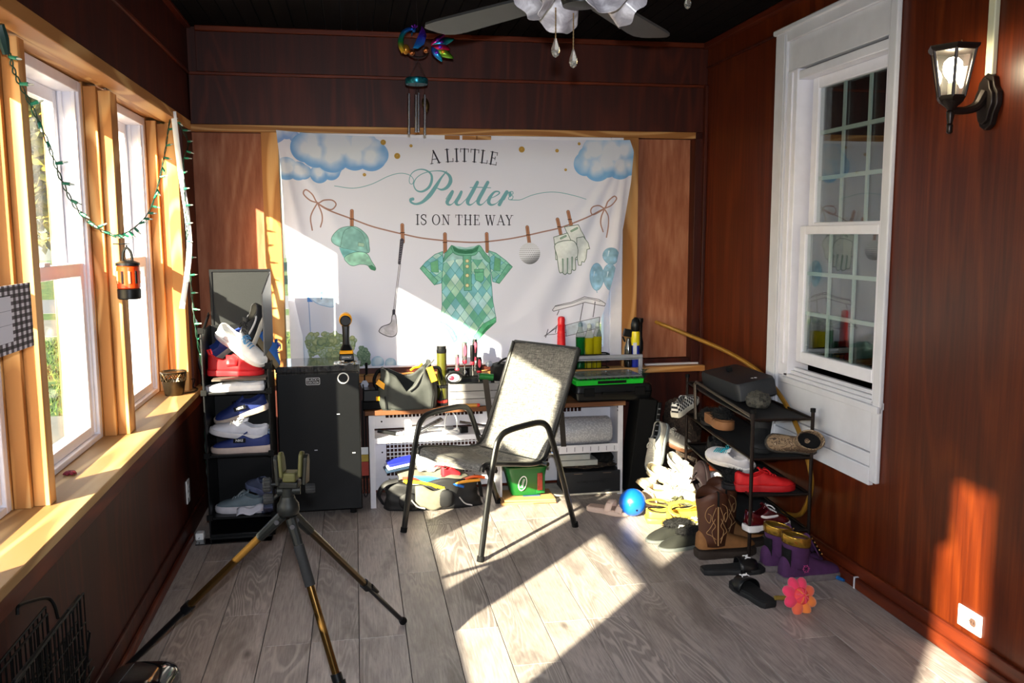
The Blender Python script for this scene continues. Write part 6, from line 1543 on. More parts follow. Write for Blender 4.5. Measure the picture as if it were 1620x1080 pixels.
for i, (c, x0_, z0_, x1_, z1_, dy) in enumerate(TUB):
    nm = {'#2a78d0': 'blue', '#3f93e0': 'light blue', '#2264b8': 'deep blue', '#e8b81e': 'amber', '#f0a01c': 'orange yellow curved', '#d83a20': 'red', '#e86018': 'orange', '#e8d024': 'lemon yellow'}[c]
    A0 = Vector((.39+x0_, 4.635+dy, z0_)); A1 = Vector((.39+x1_, 4.63+dy, z1_)); mid = (A0+A1)/2+Vector((0, 0, .012))
    solo('foam_tube', MB().tube(spline([A0, mid, A1], 6), .0085, 8), mat('tube_'+c.strip('#'), c, .45, var=.03), nm+' plastic tube sticking out of the open backpack', 'tube', 'coloured tubes in the backpack')
sneaker('small red toddler shoe among the tubes inside the open backpack', (.50, 4.70, .135), (0, 0, D(20)), '#c41c28', '#2a2a2a', L=.12, k=.6, laces=0, tongue=False, name='toddler_shoe')
crumple('paper_bag', 'bright white crumpled paper bag on top of the backpack', 'paper bag', (.375, 4.745, .245), (.085, .055, .075), mat('bright_white_paper', '#f6f5f2', .7, var=.02), 11, amp=.22)
wbx = thing('white_carton', 'bright white carton with red edge lying on the backpack', 'box', (.50, 4.74, .215), (0, D(4), D(-6)))
part('body', MB().box((-.085, -.06, 0), (.075, .06, .075)), MATS['bright_white_paper'], wbx, bevel=.003); part('red_edge', MB().box((-.085, -.0612, .0), (.0, -.0604, .006)), mat('edge_red', '#b02030', .6), wbx)
nb = thing('notebook_stack', 'small stack of dark notebooks left of the white paper bag', 'notebooks', (.21, 4.74, .205), (0, D(-8), D(8)))
for k in range(3): part('notebook', MB().box((-.075+.01*k, -.05, k*.016), (.085, .06, k*.016+.013)), mat('book_'+str(k), ('#20344a', '#c8ccd8', '#1e2a9c')[k], .5), nb, bevel=.002)
solo('blue_box', MB().obox((.60, 4.76, .235), (.09, .06, .05), (0, D(8), D(-15))), mat('grey_blue', '#5f7388', .5), 'grey blue box under the chair seat, right of the white carton', 'box', bevel=.003)
# leaning black side panel right of the bench, fir sprig
lpn = thing('black_drawer_panel', 'tall black plastic slotted panel leaning right of the bench', 'panel', (1.56, 4.72, 0), (0, D(7), D(0)))
part('panel', MB().box((-.045, -.06, .0), (.06, .12, .56)), M_BLKM, lpn, bevel=.004)
part('edge_rail', MB().box((.061, -.075, .0), (.085, .10, .55)), M_BLK, lpn, bevel=.003)
for k in range(16): part('slot', MB().box((.064, -.0765, .03+k*.032), (.08, -.0755, .036+k*.032)), mat('slot_grey', '#7c7c80', .5), lpn)
fs = thing('fir_sprig', 'green artificial fir sprig behind the tool case at the sill end', 'sprig', (1.69, 4.86, .42))
rf = random.Random(4); spn = spline([(0, 0, 0), (-.01, .0, .1), (-.03, 0, .2), (-.02, .01, .27)], 6)
part('stem', MB().tube(spn, .003, 5), M_GWIRE, fs)
nb_ = MB()
for p in spn:
    for k in range(16):
        a = rf.uniform(0, 6.28); d = Vector((math.cos(a), math.sin(a), rf.uniform(.1, .8)))*rf.uniform(.03, .06)
        q = d.orthogonal().normalized()*.0012; nb_.add([p-q, p+q, p+d], [(0, 1, 2)])
nd = part('needles', nb_, mat('fir_green', '#1f4a34', .7, var=.3), fs, smooth=0, fixn=False); nd['kind'] = 'stuff'
crumple('camouflage_jacket', 'brown camouflage jacket heaped in the back right corner', 'jacket', (1.885, 4.81, .25), (.12, .10, .28), M_CAMO, 13, amp=.28, f=5)
# ================================================================ SLING CHAIR
cc = Vector((.655, 4.235, 0)); cyaw = math.atan2(-.57, -.82)
chr_ = thing('patio_chair', 'black framed patio chair with grey woven sling seat in the middle of the floor', 'chair', cc, (0, 0, cyaw))
M_FRM = mat('black_powder_coat', '#121314', .35, var=.08, coat=.15)
def weave():
    mt, t, p = base('grey_sling_weave'); tc = t.new('TexCoord').outputs['Object']
    a = t.noise(t.mapping(tc, (260, 18, 260)), 1, 2); b_ = t.noise(t.mapping(tc, (18, 260, 60)), 1, 2)
    f = t.math('MULTIPLY', t.math('ADD', a, b_), .5)
    c = t.ramp(f, [(.36, lin('#3f3e3d')), (.5, lin('#6a6864')), (.64, lin('#8f8c85'))])
    c = t.mix(t.ramp(t.noise(tc, 7, 3), [(.55, 0), (.75, .35)]), c, lin('#5a5854'))
    t.link(c, p.inputs['Base Color']); p.inputs['Roughness'].default_value = .75
    bp_n = t.new('Bump'); bp_n.inputs['Strength'].default_value = .25; bp_n.inputs['Distance'].default_value = .001; t.link(f, bp_n.inputs['Height']); t.link(bp_n.outputs[0], p.inputs['Normal'])
    return mt
prof_c = spline([(.285, 0, .405), (.272, 0, .432), (.22, 0, .432), (.08, 0, .405), (-.06, 0, .378), (-.135, 0, .385), (-.185, 0, .45), (-.265, 0, .61), (-.405, 0, .915)], 6)
n_ = len(prof_c)-1
def sling(u, v):
    i = min(int(v*n_), n_-1); f = v*n_-i; p = prof_c[i].lerp(prof_c[i+1], f)
    sag = .022*(1-(2*u-1)**2)*(1 if v < .5 else .55)
    d = (prof_c[i+1]-prof_c[i]).normalized(); nrm = Vector((-d.z, 0, d.x))*-1
    if nrm.z > 0 and v < .5: nrm = -nrm
    return (p.x+nrm.x*sag*-1*(0 if v < .5 else -1), (u-.5)*.455, p.z-sag*(1 if v < .5 else .3))
part('sling', MB().grid(sling, 16, 48), weave(), chr_, solid=.004, smooth=60, fixn=False)
for s in (-1, 1):
    y = s*.285
    u_ = spline([(.345, y, 0), (.29, y, .30), (.245, y, .50), (.215, y, .56), (.16, y, .585), (.02, y, .592), (-.06, y, .588), (-.105, y, .565), (-.135, y, .51), (-.205, y, .33), (-.32, y, 0)], 7)
    part('leg', MB().tube([u_[i] for i in range(len(u_))], .0155, 10, flat=.8, up=(0, 1, 0)), M_FRM, chr_)
    part('side_rail', MB().tube([p+Vector((0, s*.234, -.004)) for p in prof_c], .0125, 9), M_FRM, chr_)
    for x in (.25, -.17): part('bolt', MB().tube([(x-.01, s*.240, .42 if x > 0 else .41), (x-.01, s*.285, .42 if x > 0 else .41)], .008, 8), M_STEEL, chr_)
    for x in (.347, -.322): part('foot_cap', MB().tube([(x, y, 0), (x*.985, y, .025)], .0175, 10), M_BLKM, chr_)
part('cross_bar', MB().tube([(.235, -.28, .405), (.235, .28, .405)], .011, 8), M_FRM, chr_)
part('cross_bar', MB().tube([(-.12, -.28, .368), (-.12, .28, .368)], .011, 8), M_FRM, chr_)
part('top_bar', MB().tube([(-.407, -.23, .910), (-.407, .23, .910)], .010, 8), M_FRM, chr_)
part('hem', MB().tube([(.281, -.225, .400), (.281, .225, .400)], .007, 8), MATS['grey_sling_weave'], chr_)
M_STRAP = mat('brown_webbing', '#2f2822', .8, var=.1)
for nm, a, b in (('l', (768, 600), (781, 700)), ('r', (888, 652), (892, 706))):
    A0, B0 = AY(a[0], a[1], 4.648), AY(b[0], b[1], 4.648)
    s_ = thing('webbing_strap', 'dark brown webbing strap hanging from the bench, '+('left' if nm == 'l' else 'right')+' side of the chair back', 'strap', A0)
    part('band', MB().prism([(-.016, 0), (.016, 0), (B0.x-A0.x+.014, B0.z-A0.z), (B0.x-A0.x-.016, B0.z-A0.z)], .003, (0, 0, 0), (1, 0, 0), (0, 0, 1)), M_STRAP, s_)
    part('hem', MB().box((B0.x-A0.x-.016, -.0045, B0.z-A0.z), (B0.x-A0.x+.014, -.0032, B0.z-A0.z+.012)), M_STRAP, s_)

# ================================================================ TRIPOD
ap = AY(456, 806, 2.755)
F_R, F_C = Vector((.154, 3.231, 0)), AZ(556, 1150, 0); F_L = AZ(192, 1062, 0)
tp3 = thing('shooting_tripod', 'bronze and black shooting rest tripod with olive padded yoke in the foreground', 'tripod', (ap.x, ap.y, 0))
M_BRZ = mat('bronze_tube', '#6e5128', .25, .85, var=.06); M_BRZD = mat('dark_bronze_tube', '#3d2f1c', .3, .7, var=.06)
M_GUN = mat('gunmetal', '#1b1d1c', .5, .15, var=.1, spec=.3); M_OLV = mat('olive_pad', '#45441f', .6, var=.08); M_FOAM = mat('black_foam', '#1b1c1e', .8, var=.15, vs=90)
part('hub', MB().lathe([(.020, -.02), (.032, -.012), (.036, .0), (.034, .02), (.026, .032), (.022, .045), (0, .045)], 16, ap), M_GUN, tp3, world=True)
def leg3(F, j1, j2, mats, rs, foot=True):
    d = F-ap; st = ap+d.normalized()*.03
    P = lambda t: st+(F-st)*t
    lg_ = part('leg', MB().tube([P(j1), P(j2)], rs[1], 12), mats[1], tp3, world=True)
    part('leg_bracket', MB().tube([st, P(.13)], [.017, .015], 10), M_GUN, lg_, world=True)
    part('pivot_bolt', MB().tube([P(.03)+Vector((0, -.022, 0)), P(.03)+Vector((0, .022, 0))], .008, 10), M_STEEL, lg_, world=True)
    if j1 > .14: part('grip', MB().tube([P(.131), P(j1)], rs[0], 12), mats[0], lg_, world=True)
    part('clamp', MB().tube([P(j2-.012), P(j2+.028)], rs[1]+.005, 12), M_BLK, lg_, world=True)
    part('clamp_lever', MB().tube([P(j2+.02)+Vector((.014, 0, 0)), P(j2+.09)+Vector((.012, 0, .005))], [.010, .006], 8), M_BLK, lg_, world=True)
    part('lower_leg', MB().tube([P(j2+.029), P(.965)], rs[2], 12), mats[2], lg_, world=True)
    part('rubber_foot', MB().tube([P(.96), P(.98), F+Vector((0, 0, .012))], [.011, .016, .012], 12), M_BLKM, lg_, world=True)
leg3(F_L, .131, .56, (M_BRZ, M_BRZ, M_FRM), (.0125, .0125, .0105))
leg3(F_C, .33, .76, (M_FOAM, M_BRZ, M_BRZ), (.0165, .0125, .0105))
leg3(F_R, .131, .60, (M_BRZD, M_BRZD, M_FRM), (.0125, .0125, .009))
hd3 = ap+Vector((0, 0, .045))
part('pan_head', MB().tube([hd3, hd3+Vector((0, 0, .028))], .020, 14).tube([hd3+Vector((-.032, 0, .018)), hd3+Vector((.04, 0, .018))], .014, 12), M_GUN, tp3, world=True)
yk = part('yoke_base', MB().obox(hd3+Vector((.008, 0, .040)), (.062, .05, .020), (0, 0, D(-12))), M_GUN, tp3, world=True, bevel=.004)
part('base_pad', MB().obox(hd3+Vector((.012, -.004, .066)), (.042, .05, .030), (0, 0, D(-12))), M_OLV, yk, world=True, bevel=.005)
for s, x in ((-1, -.026), (1, .047)):
    pl_ = [(-.024, 0), (.024, 0), (.022, .07), (.012, .092), (-.006, .096), (-.020, .085)]
    U_ = Vector((math.sin(D(12))*1.0, math.cos(D(12)), 0)); 
    part('yoke_arm', MB().prism(pl_, .012, hd3+Vector((x, 0, .040))+Vector((s*.004, 0, 0)), U_, (s*.06, 0, 1)), M_GUN, yk, world=True, bevel=.003)
    part('arm_pad', MB().prism([(a*1.02, .022+b*.84) for a, b in pl_], .012, hd3+Vector((x-s*.010, -.004, .044)), U_, (s*.06, 0, 1)), M_OLV, yk, world=True, bevel=.004)
def knob(c, ax, r, L):
    b = MB(); n = 14; ax = Vector(ax).normalized(); x = ax.orthogonal().normalized(); y = ax.cross(x)
    ring = lambda o, k: [Vector(c)+ax*o+(x*math.cos(2*PI*i/(2*n))+y*math.sin(2*PI*i/(2*n)))*r*k*(1 if i % 2 else .9) for i in range(2*n)]
    b.loft([ring(0, .85), ring(L*.15, 1), ring(L*.85, 1), ring(L, .85)])
    return part('knob', b, M_FOAM, tp3, world=True)
for z_, r, L, x in ((.040, .0235, .026, -.075), (-.006, .017, .030, -.075)):
    k_ = knob(hd3+Vector((x, -.0, z_)), (1, .05, 0), r, L)
    part('stem', MB().tube([hd3+Vector((x+L, 0, z_)), hd3+Vector((-.02, 0, z_ if z_ > 0 else .012))], .006, 8), M_GUN, k_, world=True)
knob(hd3+Vector((.055, .01, .018)), (1, .1, 0), .016, .03)

# ================================================================ FOLDED WIRE CRATE, GLOSSY HOUSING
M_WIRE = mat('black_wire', '#080808', .5, 0, var=0, spec=.12)
wcr = thing('wire_dog_crate', 'folded black wire dog crate standing by the left wall in the foreground', 'crate', (-.76, 1.8, 0))
TOPC = AX(132, 938, -.72)
def panel(x, y0, y1, z0, z1, nv, nh, r=.0021, lean=0):
    b = MB(); P = lambda y, z: (x+lean*(z/z1), y, z)
    for i in range(nv+1):
        y = y0+(y1-y0)*i/nv; b.tube([P(y, z0), P(y, z1)], r, 5)
    for j in range(nh+1):
        z = z0+(z1-z0)*j/nh; b.tube([P(y0, z), P(y1, z)], r*(1.5 if j in (0, nh) else 1), 5)
    return part('wire_panel', b, M_WIRE, wcr, world=True)
zt = TOPC.z; yt = TOPC.y
panel(-.72, 1.35, yt, .02, zt, 34, 7)
panel(-.73, 1.35, yt-.004, .02, zt-.004, 17, 4)
panel(-.75, 1.35, yt+.03, .02, zt-.09, 30, 6)
BK = AX(72, 960, -.80)
panel(-.80, 1.35, BK.y, .02, BK.z, 32, 7)
panel(-.79, 1.35, BK.y-.02, .02, BK.z-.010, 24, 5)
panel(-.77, 1.35, BK.y-.04, .02, BK.z-.04, 30, 6)
for k in range(2): part('hinge_clip', MB().tube([(-.726, yt-.10-.35*k, zt-.006), (-.726, yt-.06-.35*k, zt-.006)], .008, 6), M_BLKM, wcr, world=True)
for k in range(3): part('door_wire', MB().tube([(-.71, yt-.14+.02*k, zt-.15-.03*k), (-.71, yt-.02+.015*k, zt-.15-.03*k)], .0026, 5), M_WIRE, wcr, world=True)
part('latch', MB().tube([(-.712, yt-.10, zt-.25), (-.705, yt-.02, zt-.10), (-.712, yt-.01, zt-.10)], .003, 5), M_WIRE, wcr, world=True)
part('carry_handle', MB().tube(spline([AX(28, 972, -.815), AX(30, 958, -.815), AX(50, 950, -.812), AX(75, 946, -.80), AX(86, 957, -.785), AX(92, 978, -.77)], 5), .0045, 6), M_WIRE, wcr, world=True)
gh = thing('glossy_housing', 'glossy black rounded plastic housing with a seam, on the floor by the left baseboard', 'appliance', (-.715, 2.80, 0), (0, 0, D(-8)))
def dome(z, k): return [(x*.108*k, y*.12*k, z) for x, y in rr(-1, -1, 1, 1, .55, 6)]
part('shell', MB().loft([dome(0, .94), dome(.015, 1), dome(.065, .99), dome(.09, .9), dome(.103, .7), dome(.107, .4)]), M_BLKG, gh, smooth=60)
part('seam', MB().tube([(-.045, -.121, .02), (-.045, -.119, .07), (-.042, -.104, .094), (-.04, -.06, .108), (-.04, .06, .108)], .0012, 5), mat('seam_grey', '#55565c', .4), gh)
part('button', MB().tube([(.02, -.09, .094), (.02, -.095, .099)], .012, 14), M_BLK, gh)
part('switch_mark', MB().tube([(.06, -.12, .05), (.064, -.115, .075)], .0016, 5), M_WHITE, gh)

# ================================================================ SHOE RACK ON THE RIGHT
R0 = Vector((1.738, 3.555, 0)); rd = Vector((.085, .996, 0)).normalized(); re = Vector((rd.y, -rd.x, 0)); RW, RL = .278, 1.0
def RP(u, v, z): return R0+re*u+rd*v+Vector((0, 0, z))     # u across, v towards the back wall
rk = thing('shoe_rack', 'dark brown metal shoe rack with sagging black shelves along the right wall', 'shoe rack', R0)
M_RKM = mat('rack_bronze', '#241a16', .4, .5, var=.1); M_RKF = mat('rack_fabric', '#17181a', .8, var=.15, vs=60)
for u, v in ((0, 0), (RW, 0), (0, RL), (RW, RL)):
    lg_ = part('leg', MB().tube([RP(u, v, 0), RP(u, v, .695)], .0085, 10), M_RKM, rk, world=True)
    part('cap', MB().tube([RP(u, v, .6955), RP(u, v, .712)], .012, 10), M_BLKM, lg_, world=True)
RZ = [.145, .315, .485, .665]
for z_ in RZ:
    for v in (0, RL): part('cross_bar', MB().tube([RP(0, v, z_), RP(RW, v, z_)], .0065, 8), M_RKM, rk, world=True)
    for u in (0, RW): part('side_rail', MB().tube([RP(u, 0, z_+.0), RP(u, RL*.5, z_-.008), RP(u, RL, z_+.0)], .006, 8), M_RKM, rk, world=True)
    part('shelf', MB().grid(lambda a, b, z_=z_: tuple(RP(.006+a*(RW-.012), .005+b*(RL-.01), z_-.004-.014*math.sin(PI*b)*math.sin(PI*a)-.006*math.sin(PI*b))), 8, 20), M_RKF, rk, world=True, solid=.003)
brk = part('bent_rail', MB().tube([RP(-.005, RL*.82, RZ[2]+.01), RP(-.01, RL*.83, RZ[3]+.02), RP(-.008, RL*.80, RZ[3]+.035), RP(.0, .02, RZ[3]+.012)], .0125, 8, flat=.6), mat('rail_taupe', '#4a4038', .5, .2), rk, world=True)
def on(u, v, z): p = RP(u, v, z); return (p.x, p.y, p.z)
ry = math.atan2(rd.y, rd.x)
# top shelf
bc = thing('black_hard_case', 'flat black hard case with small white mark on the rack top', 'case', on(.135, .56, .694), (D(-10), D(1), ry+D(3)))
part('shell', MB().loft([[(x*.25*k, y*.105*k, z_) for x, y in rr(-1, -1, 1, 1, .18)] for z_, k in ((0, .96), (.006, 1), (.075, .99), (.09, .95))]), mat('case_charcoal', '#1d1f24', .55, var=.08, bump=.15, bs=300), bc)
part('handle', MB().box((.07, -.012, .0905), (.10, .012, .115)), M_BLKM, bc, bevel=.003)
text('mark', '79', .032, mat('pale_mark', '#c9ccd2', .5, var=0), bc, frame_M((-.18, -.02, .0905), (0, -1, 0), (1, 0, 0)))
crumple('camouflage_hat', 'grey brown camouflage hat on the rack top by the black case', 'hat', on(.10, .20, .715), (.055, .06, .042), camo('grey_camouflage', ['#2b2a26', '#4f4c44', '#3a3833', '#6a665c'], 40), 21, amp=.2)
# second shelf
z = RZ[2]
def checker(nm, a, b, sc):
    mt, t, p = base(nm); tc = t.new('TexCoord').outputs['Object']; ck = t.new('TexChecker'); ck.inputs['Scale'].default_value = sc; ck.inputs['Color1'].default_value = lin(a)+(1,); ck.inputs['Color2'].default_value = lin(b)+(1,)
    sp = t.new('SeparateXYZ'); t.link(tc, sp.inputs[0]); cx = t.new('CombineXYZ'); t.link(sp.outputs[0], cx.inputs[0]); t.link(sp.outputs[2], cx.inputs[1]); cx.inputs[2].default_value = .003
    t.link(cx.outputs[0], ck.inputs['Vector']); t.link(ck.outputs[0], p.inputs['Base Color']); p.inputs['Roughness'].default_value = .7; return mt
sneaker('black and white checkered slip-on shoe at the far left end of the rack', on(-.03, .93, z+.045), (0, D(-14), D(42)), '#e8e4dc', '#e9e2d2', '#8a7c70', L=.25, k=.9, laces=0, tongue=False, upper=checker('checker_canvas', '#f2efe8', '#141216', 75), name='slip_on_shoe')
M_FUR = mat('black_fur', '#0c0b0c', .95, var=.4, vs=120, bump=1, bs=160)
def fur(parent, c, r, n, ln, seed, mt=M_FUR):
    rf = random.Random(seed); b = MB(); b.ell(c, (r[0]*.9, r[1]*.9, r[2]*.9), 14, 8)
    for k in range(n):
        u = rf.uniform(-1, 1); a = rf.uniform(0, 6.28); q = math.sqrt(1-u*u); d = Vector((q*math.cos(a), q*math.sin(a), u))
        p = Vector((c[0]+d.x*r[0]*.88, c[1]+d.y*r[1]*.88, c[2]+d.z*r[2]*.88)); t_ = d.orthogonal().normalized()*.002
        e = d+Vector((rf.uniform(-.6, .6), rf.uniform(-.6, .6), rf.uniform(-.6, .4))); b.add([p-t_, p+t_, p+e*ln], [(0, 1, 2)])
    f_ = part('fur', b, mt, parent, smooth=0, fixn=False); f_['kind'] = 'stuff'; return f_
def slipper(label, loc, rot, L=.26, sole='#20201f', top=None, k=1.0, group=None, name='slide_sandal', fr=False, strap=None, mark=None, st=.022):
    t = thing(name, label, 'sandal', loc, rot, group)
    part('sole', sole_mb(L, LOW_W, k, st, 0, .008, .003), mat('sole_'+sole.strip('#'), sole, .7, var=.1), t, smooth=50)
    part('footbed', MB().prism([(x*.9, y*.86) for x, y in outline(L, LOW_W, k, ext=0)], .004, (0, 0, st+.001)), mat('footbed_'+(top or sole).strip('#'), top or sole, .8, var=.12), t)
    if fr: fur(t, (.04, 0, st+.022), (.06, .05*k, .034), 900, .016, int(L*1000))
    else:
        def band(u, v): w_ = prof(LOW_W, .5+(.02+.10*v)/L)*k+.004; return (.015+.085*v, w_*math.cos(PI*u), st*.5+(.058-.016*v)*max(0, math.sin(PI*u))**.8)
        bnd = part('strap', MB().grid(band, 16, 5), strap or M_BLK, t, solid=.004, smooth=60)
        if mark:
            M = frame_M((.058, 0, st*.5+.0555), (0, 1, 0), (-1, 0, -.12))
            for s in (-1, 1): part('emblem', MB(M).tube(spline([(-.017, s*.012, 0), (-.010, s*-.001, .001), (0, s*-.004, .001), (.010, s*-.001, .001), (.017, s*.012, 0)], 5), .0024, 6), M_WHITE, bnd)
    return t
slipper('black furry sandal on the second rack shelf, near the checkered shoe', on(.06, .80, z), (0, 0, ry+D(170)), fr=True, sole='#1a1512', name='furry_sandal')
slipper('furry sandal with cork coloured heel, second rack shelf', on(.05, .60, z+.02), (0, D(0), ry+D(185)), fr=True, sole='#8a5c38', L=.25, st=.045, name='furry_sandal')
def boot(name, label, loc, rot, L, up, shaft, top, so, group=None, k=1.0, pointed=False, heel=.0, sr=(.058, .046), upper=None, shaftm=None, scallop=0, z0=.024):
    t = thing(name, label, 'boot', loc, rot, group)
    W = [(0, .022), (.06, .033), (.25, .036), (.4, .034), (.6, .041), (.75, .043), (.88, .036 if pointed else .041), (.96, .022 if pointed else .028), (1, .008)]
    H = [(0, .095), (.08, .11), (.3, .12), (.42, .105), (.55, .08), (.7, .062), (.85, .05), (.96, .036), (1, .02)]
    um = upper or mat('boot_'+up.strip('#'), up, .75, var=.25, vs=14, bump=.25, bs=250)
    part('vamp', shoe_mb(L, W, H, [(0, 0), (1, 0)], z0+heel*.6, k=k), um, t, smooth=60)
    part('sole', sole_mb(L, W, k, z0, 0 if not heel else heel*.0, heel*.8, .005), mat('sole_'+so.strip('#'), so, .8, var=.2, vs=40), t, smooth=50)
    cx = -.265*L
    rings = []
    for i in range(9):
        q = i/8; z_ = z0+.03+(top-z0-.03)*q
        rings.append([(cx+(-.0+.012*(1-q))+(sr[0]*(.86+.2*q))*math.cos(a), sr[1]*k*(.85+.25*q)*math.sin(a), z_+(scallop*((q-.5)*2)*math.cos(2*a) if q > .5 else 0)) for a in np.linspace(0, 2*PI, 25)[:-1]])
    o = part('shaft', MB().loft(rings, True, False), shaftm or um, t, solid=.005, smooth=60)
    part('lining', MB().loft([[(cx+sr[0]*.9*math.cos(a), sr[1]*k*.98*math.sin(a), top-.03) for a in np.linspace(0, 2*PI, 19)[:-1]], [(cx, 0, top-.035)]*18]), M_BLKM, t)
    return t, cx, um
boot('ankle_boot', 'black soft boot on the second rack shelf beside the camouflage one', on(.12, .20, z), (0, 0, ry+D(160)), .24, '#121215', .1, .155, '#0e0e10', k=1.1)
boot('ankle_boot', 'camouflage boot lying on its side at the front of the second rack shelf', on(.20, .055, z+.045), axes((-.75, .25, .08), (.2, -.9, .35)), .22, '#5a4a3c', .1, .15, '#3a332c', upper=camo('brown_camouflage', ['#3a2d22', '#8a7258', '#5c4735', '#b09a80', '#4a382a'], 26), k=.9)
# third shelf
z = RZ[1]
sneaker('white sneaker with teal laces on the third rack shelf', on(.05, .42, z+.045), axes((-.50, .85, .12), (-.40, -.30, .86)), '#d9d4d8', '#e6e0dc', '#a8a4a8', '#1f97a8', L=.27, laces=7)
sneaker('black low shoe behind the teal laced one, third rack shelf', on(.08, .70, z), (0, 0, ry+D(175)), '#111114', '#0e0e10', '#0a0a0c', '#111114', L=.27)
slipper('black furry slipper hanging over the third shelf edge', on(-.005, .20, z), (0, 0, ry+D(150)), fr=True, sole='#141214', L=.24, name='furry_sandal')
sneaker('bright red low sneaker at the front of the third rack shelf', on(.10, .09, z), (0, 0, D(-8)), '#cf0f16', '#b51218', '#7d0a10', '#d8141c', L=.275, laces=5, sole_h=.03)
# lowest shelf
z = RZ[0]
sneaker('glossy dark red and white patent sneaker on the lowest rack shelf', on(.10, .05, z), (0, 0, D(12)), '#4a0d16', '#e6e2e2', '#2a0a10', '#e6e2e2', L=.235, upper=mat('patent_maroon', '#4a0812', .08, var=.1, coat=1), stripe='#efeaea', hk=1.25)
sneaker('white sneaker end poking out behind the brown boot, lowest rack shelf', on(.06, .60, z), (0, 0, ry+D(180)), '#c9c6cc', '#dcd8d8', L=.24)
sneaker('plum coloured shoe standing on edge behind the rack leg', on(-.01, .60, z+.06), axes((.1, .8, .55), (-.8, 0, .4)), '#16070b', '#14060a', '#100508', '#16070b', L=.25)

# ---- gold hoop leaning in the corner ------------------------------------
hp = spline([AY(1038, 509, 4.94), AY(1090, 530, 4.66), AY(1150, 556, 4.36), AX(1200, 587, 2.040), AX(1232, 622, 2.040), AX(1258, 668, 2.042), AX(1276, 720, 2.044), AX(1284, 765, 2.044), AX(1275, 800, 2.044), AX(1258, 815, 2.044), Vector((2.04, 4.0, .10)), Vector((2.045, 4.35, .03))], 8)
hoop = thing('gold_hoop', 'thin gold plastic hoop curving from the back wall behind the shoe rack', 'hoop', hp[-1])
M_GOLD = mat('gold_plastic', '#a5772a', .3, .35, var=.06)
part('tube', MB().tube(hp, .0115, 10), M_GOLD, hoop, world=True)
part('joint', MB().tube([hp[27], hp[29]], .0128, 10), M_GOLD, hoop, world=True)

# ---- shoes and things on the floor ---------------------------------------
bt1, cx1, M_TAN = boot('cowboy_boot', 'brown leather cowboy boot with stitched shaft, the nearer of the two by the rack', (1.675, 3.665, 0), (0, 0, D(2)), .29, '#85592f', .2, .305, '#2b2019', k=1.05, pointed=True, heel=.03, sr=(.074, .055), shaftm=mat('cowboy_shaft', '#4a2716', .55, var=.2, vs=12), scallop=-.022, z0=.03)
bt2, cx2, _ = boot('cowboy_boot', 'brown leather cowboy boot standing behind its stitched twin', (1.775, 3.785, 0), (0, 0, D(-3)), .29, '#85592f', .2, .305, '#2b2019', k=1.05, pointed=True, heel=.03, sr=(.074, .055), shaftm=MATS['cowboy_shaft'], scallop=-.022, z0=.03)
M_STI = mat('tan_stitch', '#a88358', .7, var=0)
def shaft_pt(cx, a, z_, top=.305, z0=.03):
    q = (z_-z0-.03)/(top-z0-.03); return Vector((cx+.012*(1-q)+(.074*(.86+.2*q)+.004)*math.cos(a), (.055*1.05*(.85+.25*q)+.004)*math.sin(a), z_))
for bt_, cx in ((bt1, cx1), (bt2, cx2)):
    part('heel_block', MB().loft([[(-.145+x*.034*k+.034, y*.036*k, z_) for x, y in rr(-1, -1, 1, 1, .5)] for z_, k in ((0, .92), (.04, 1.05))]), mat('stacked_heel', '#2b1d15', .7, var=.2), bt_)
    part('side_seam', MB().tube([shaft_pt(cx, -PI/2, z_) for z_ in np.linspace(.07, .295, 10)], .003, 6), M_STI, bt_)
    for s in (-1, 1):
        for w0, tab in ((.0, [(.2, .27), (.5, .25), (.65, .21), (.45, .18), (.35, .215), (.5, .225)]), (.0, [(.15, .20), (.42, .155), (.62, .13), (.38, .12), (.12, .10)]), (.0, [(.1, .255), (.3, .20), (.15, .165), (.33, .135), (.14, .08)])):
            part('stitching', MB().tube(spline([shaft_pt(cx, -PI/2+s*a*1.25, z_) for a, z_ in tab], 5), .0016, 5), M_STI, bt_)
    part('pull_strap', MB().tube(spline([shaft_pt(cx, -PI/2, .26), shaft_pt(cx, -PI/2, .315)+Vector((0, .0, .004)), shaft_pt(cx, -PI/2, .31)+Vector((0, .02, 0)), shaft_pt(cx, -PI/2, .27)+Vector((0, .016, 0))], 5), .010, 6, flat=.35), M_BLKM, bt_)
M_PUR = mat('purple_suede', '#46204f', .85, var=.15, vs=40, bump=.3, bs=400); M_GLD = mat('gold_collar', '#b58d3a', .25, .8, var=.08)
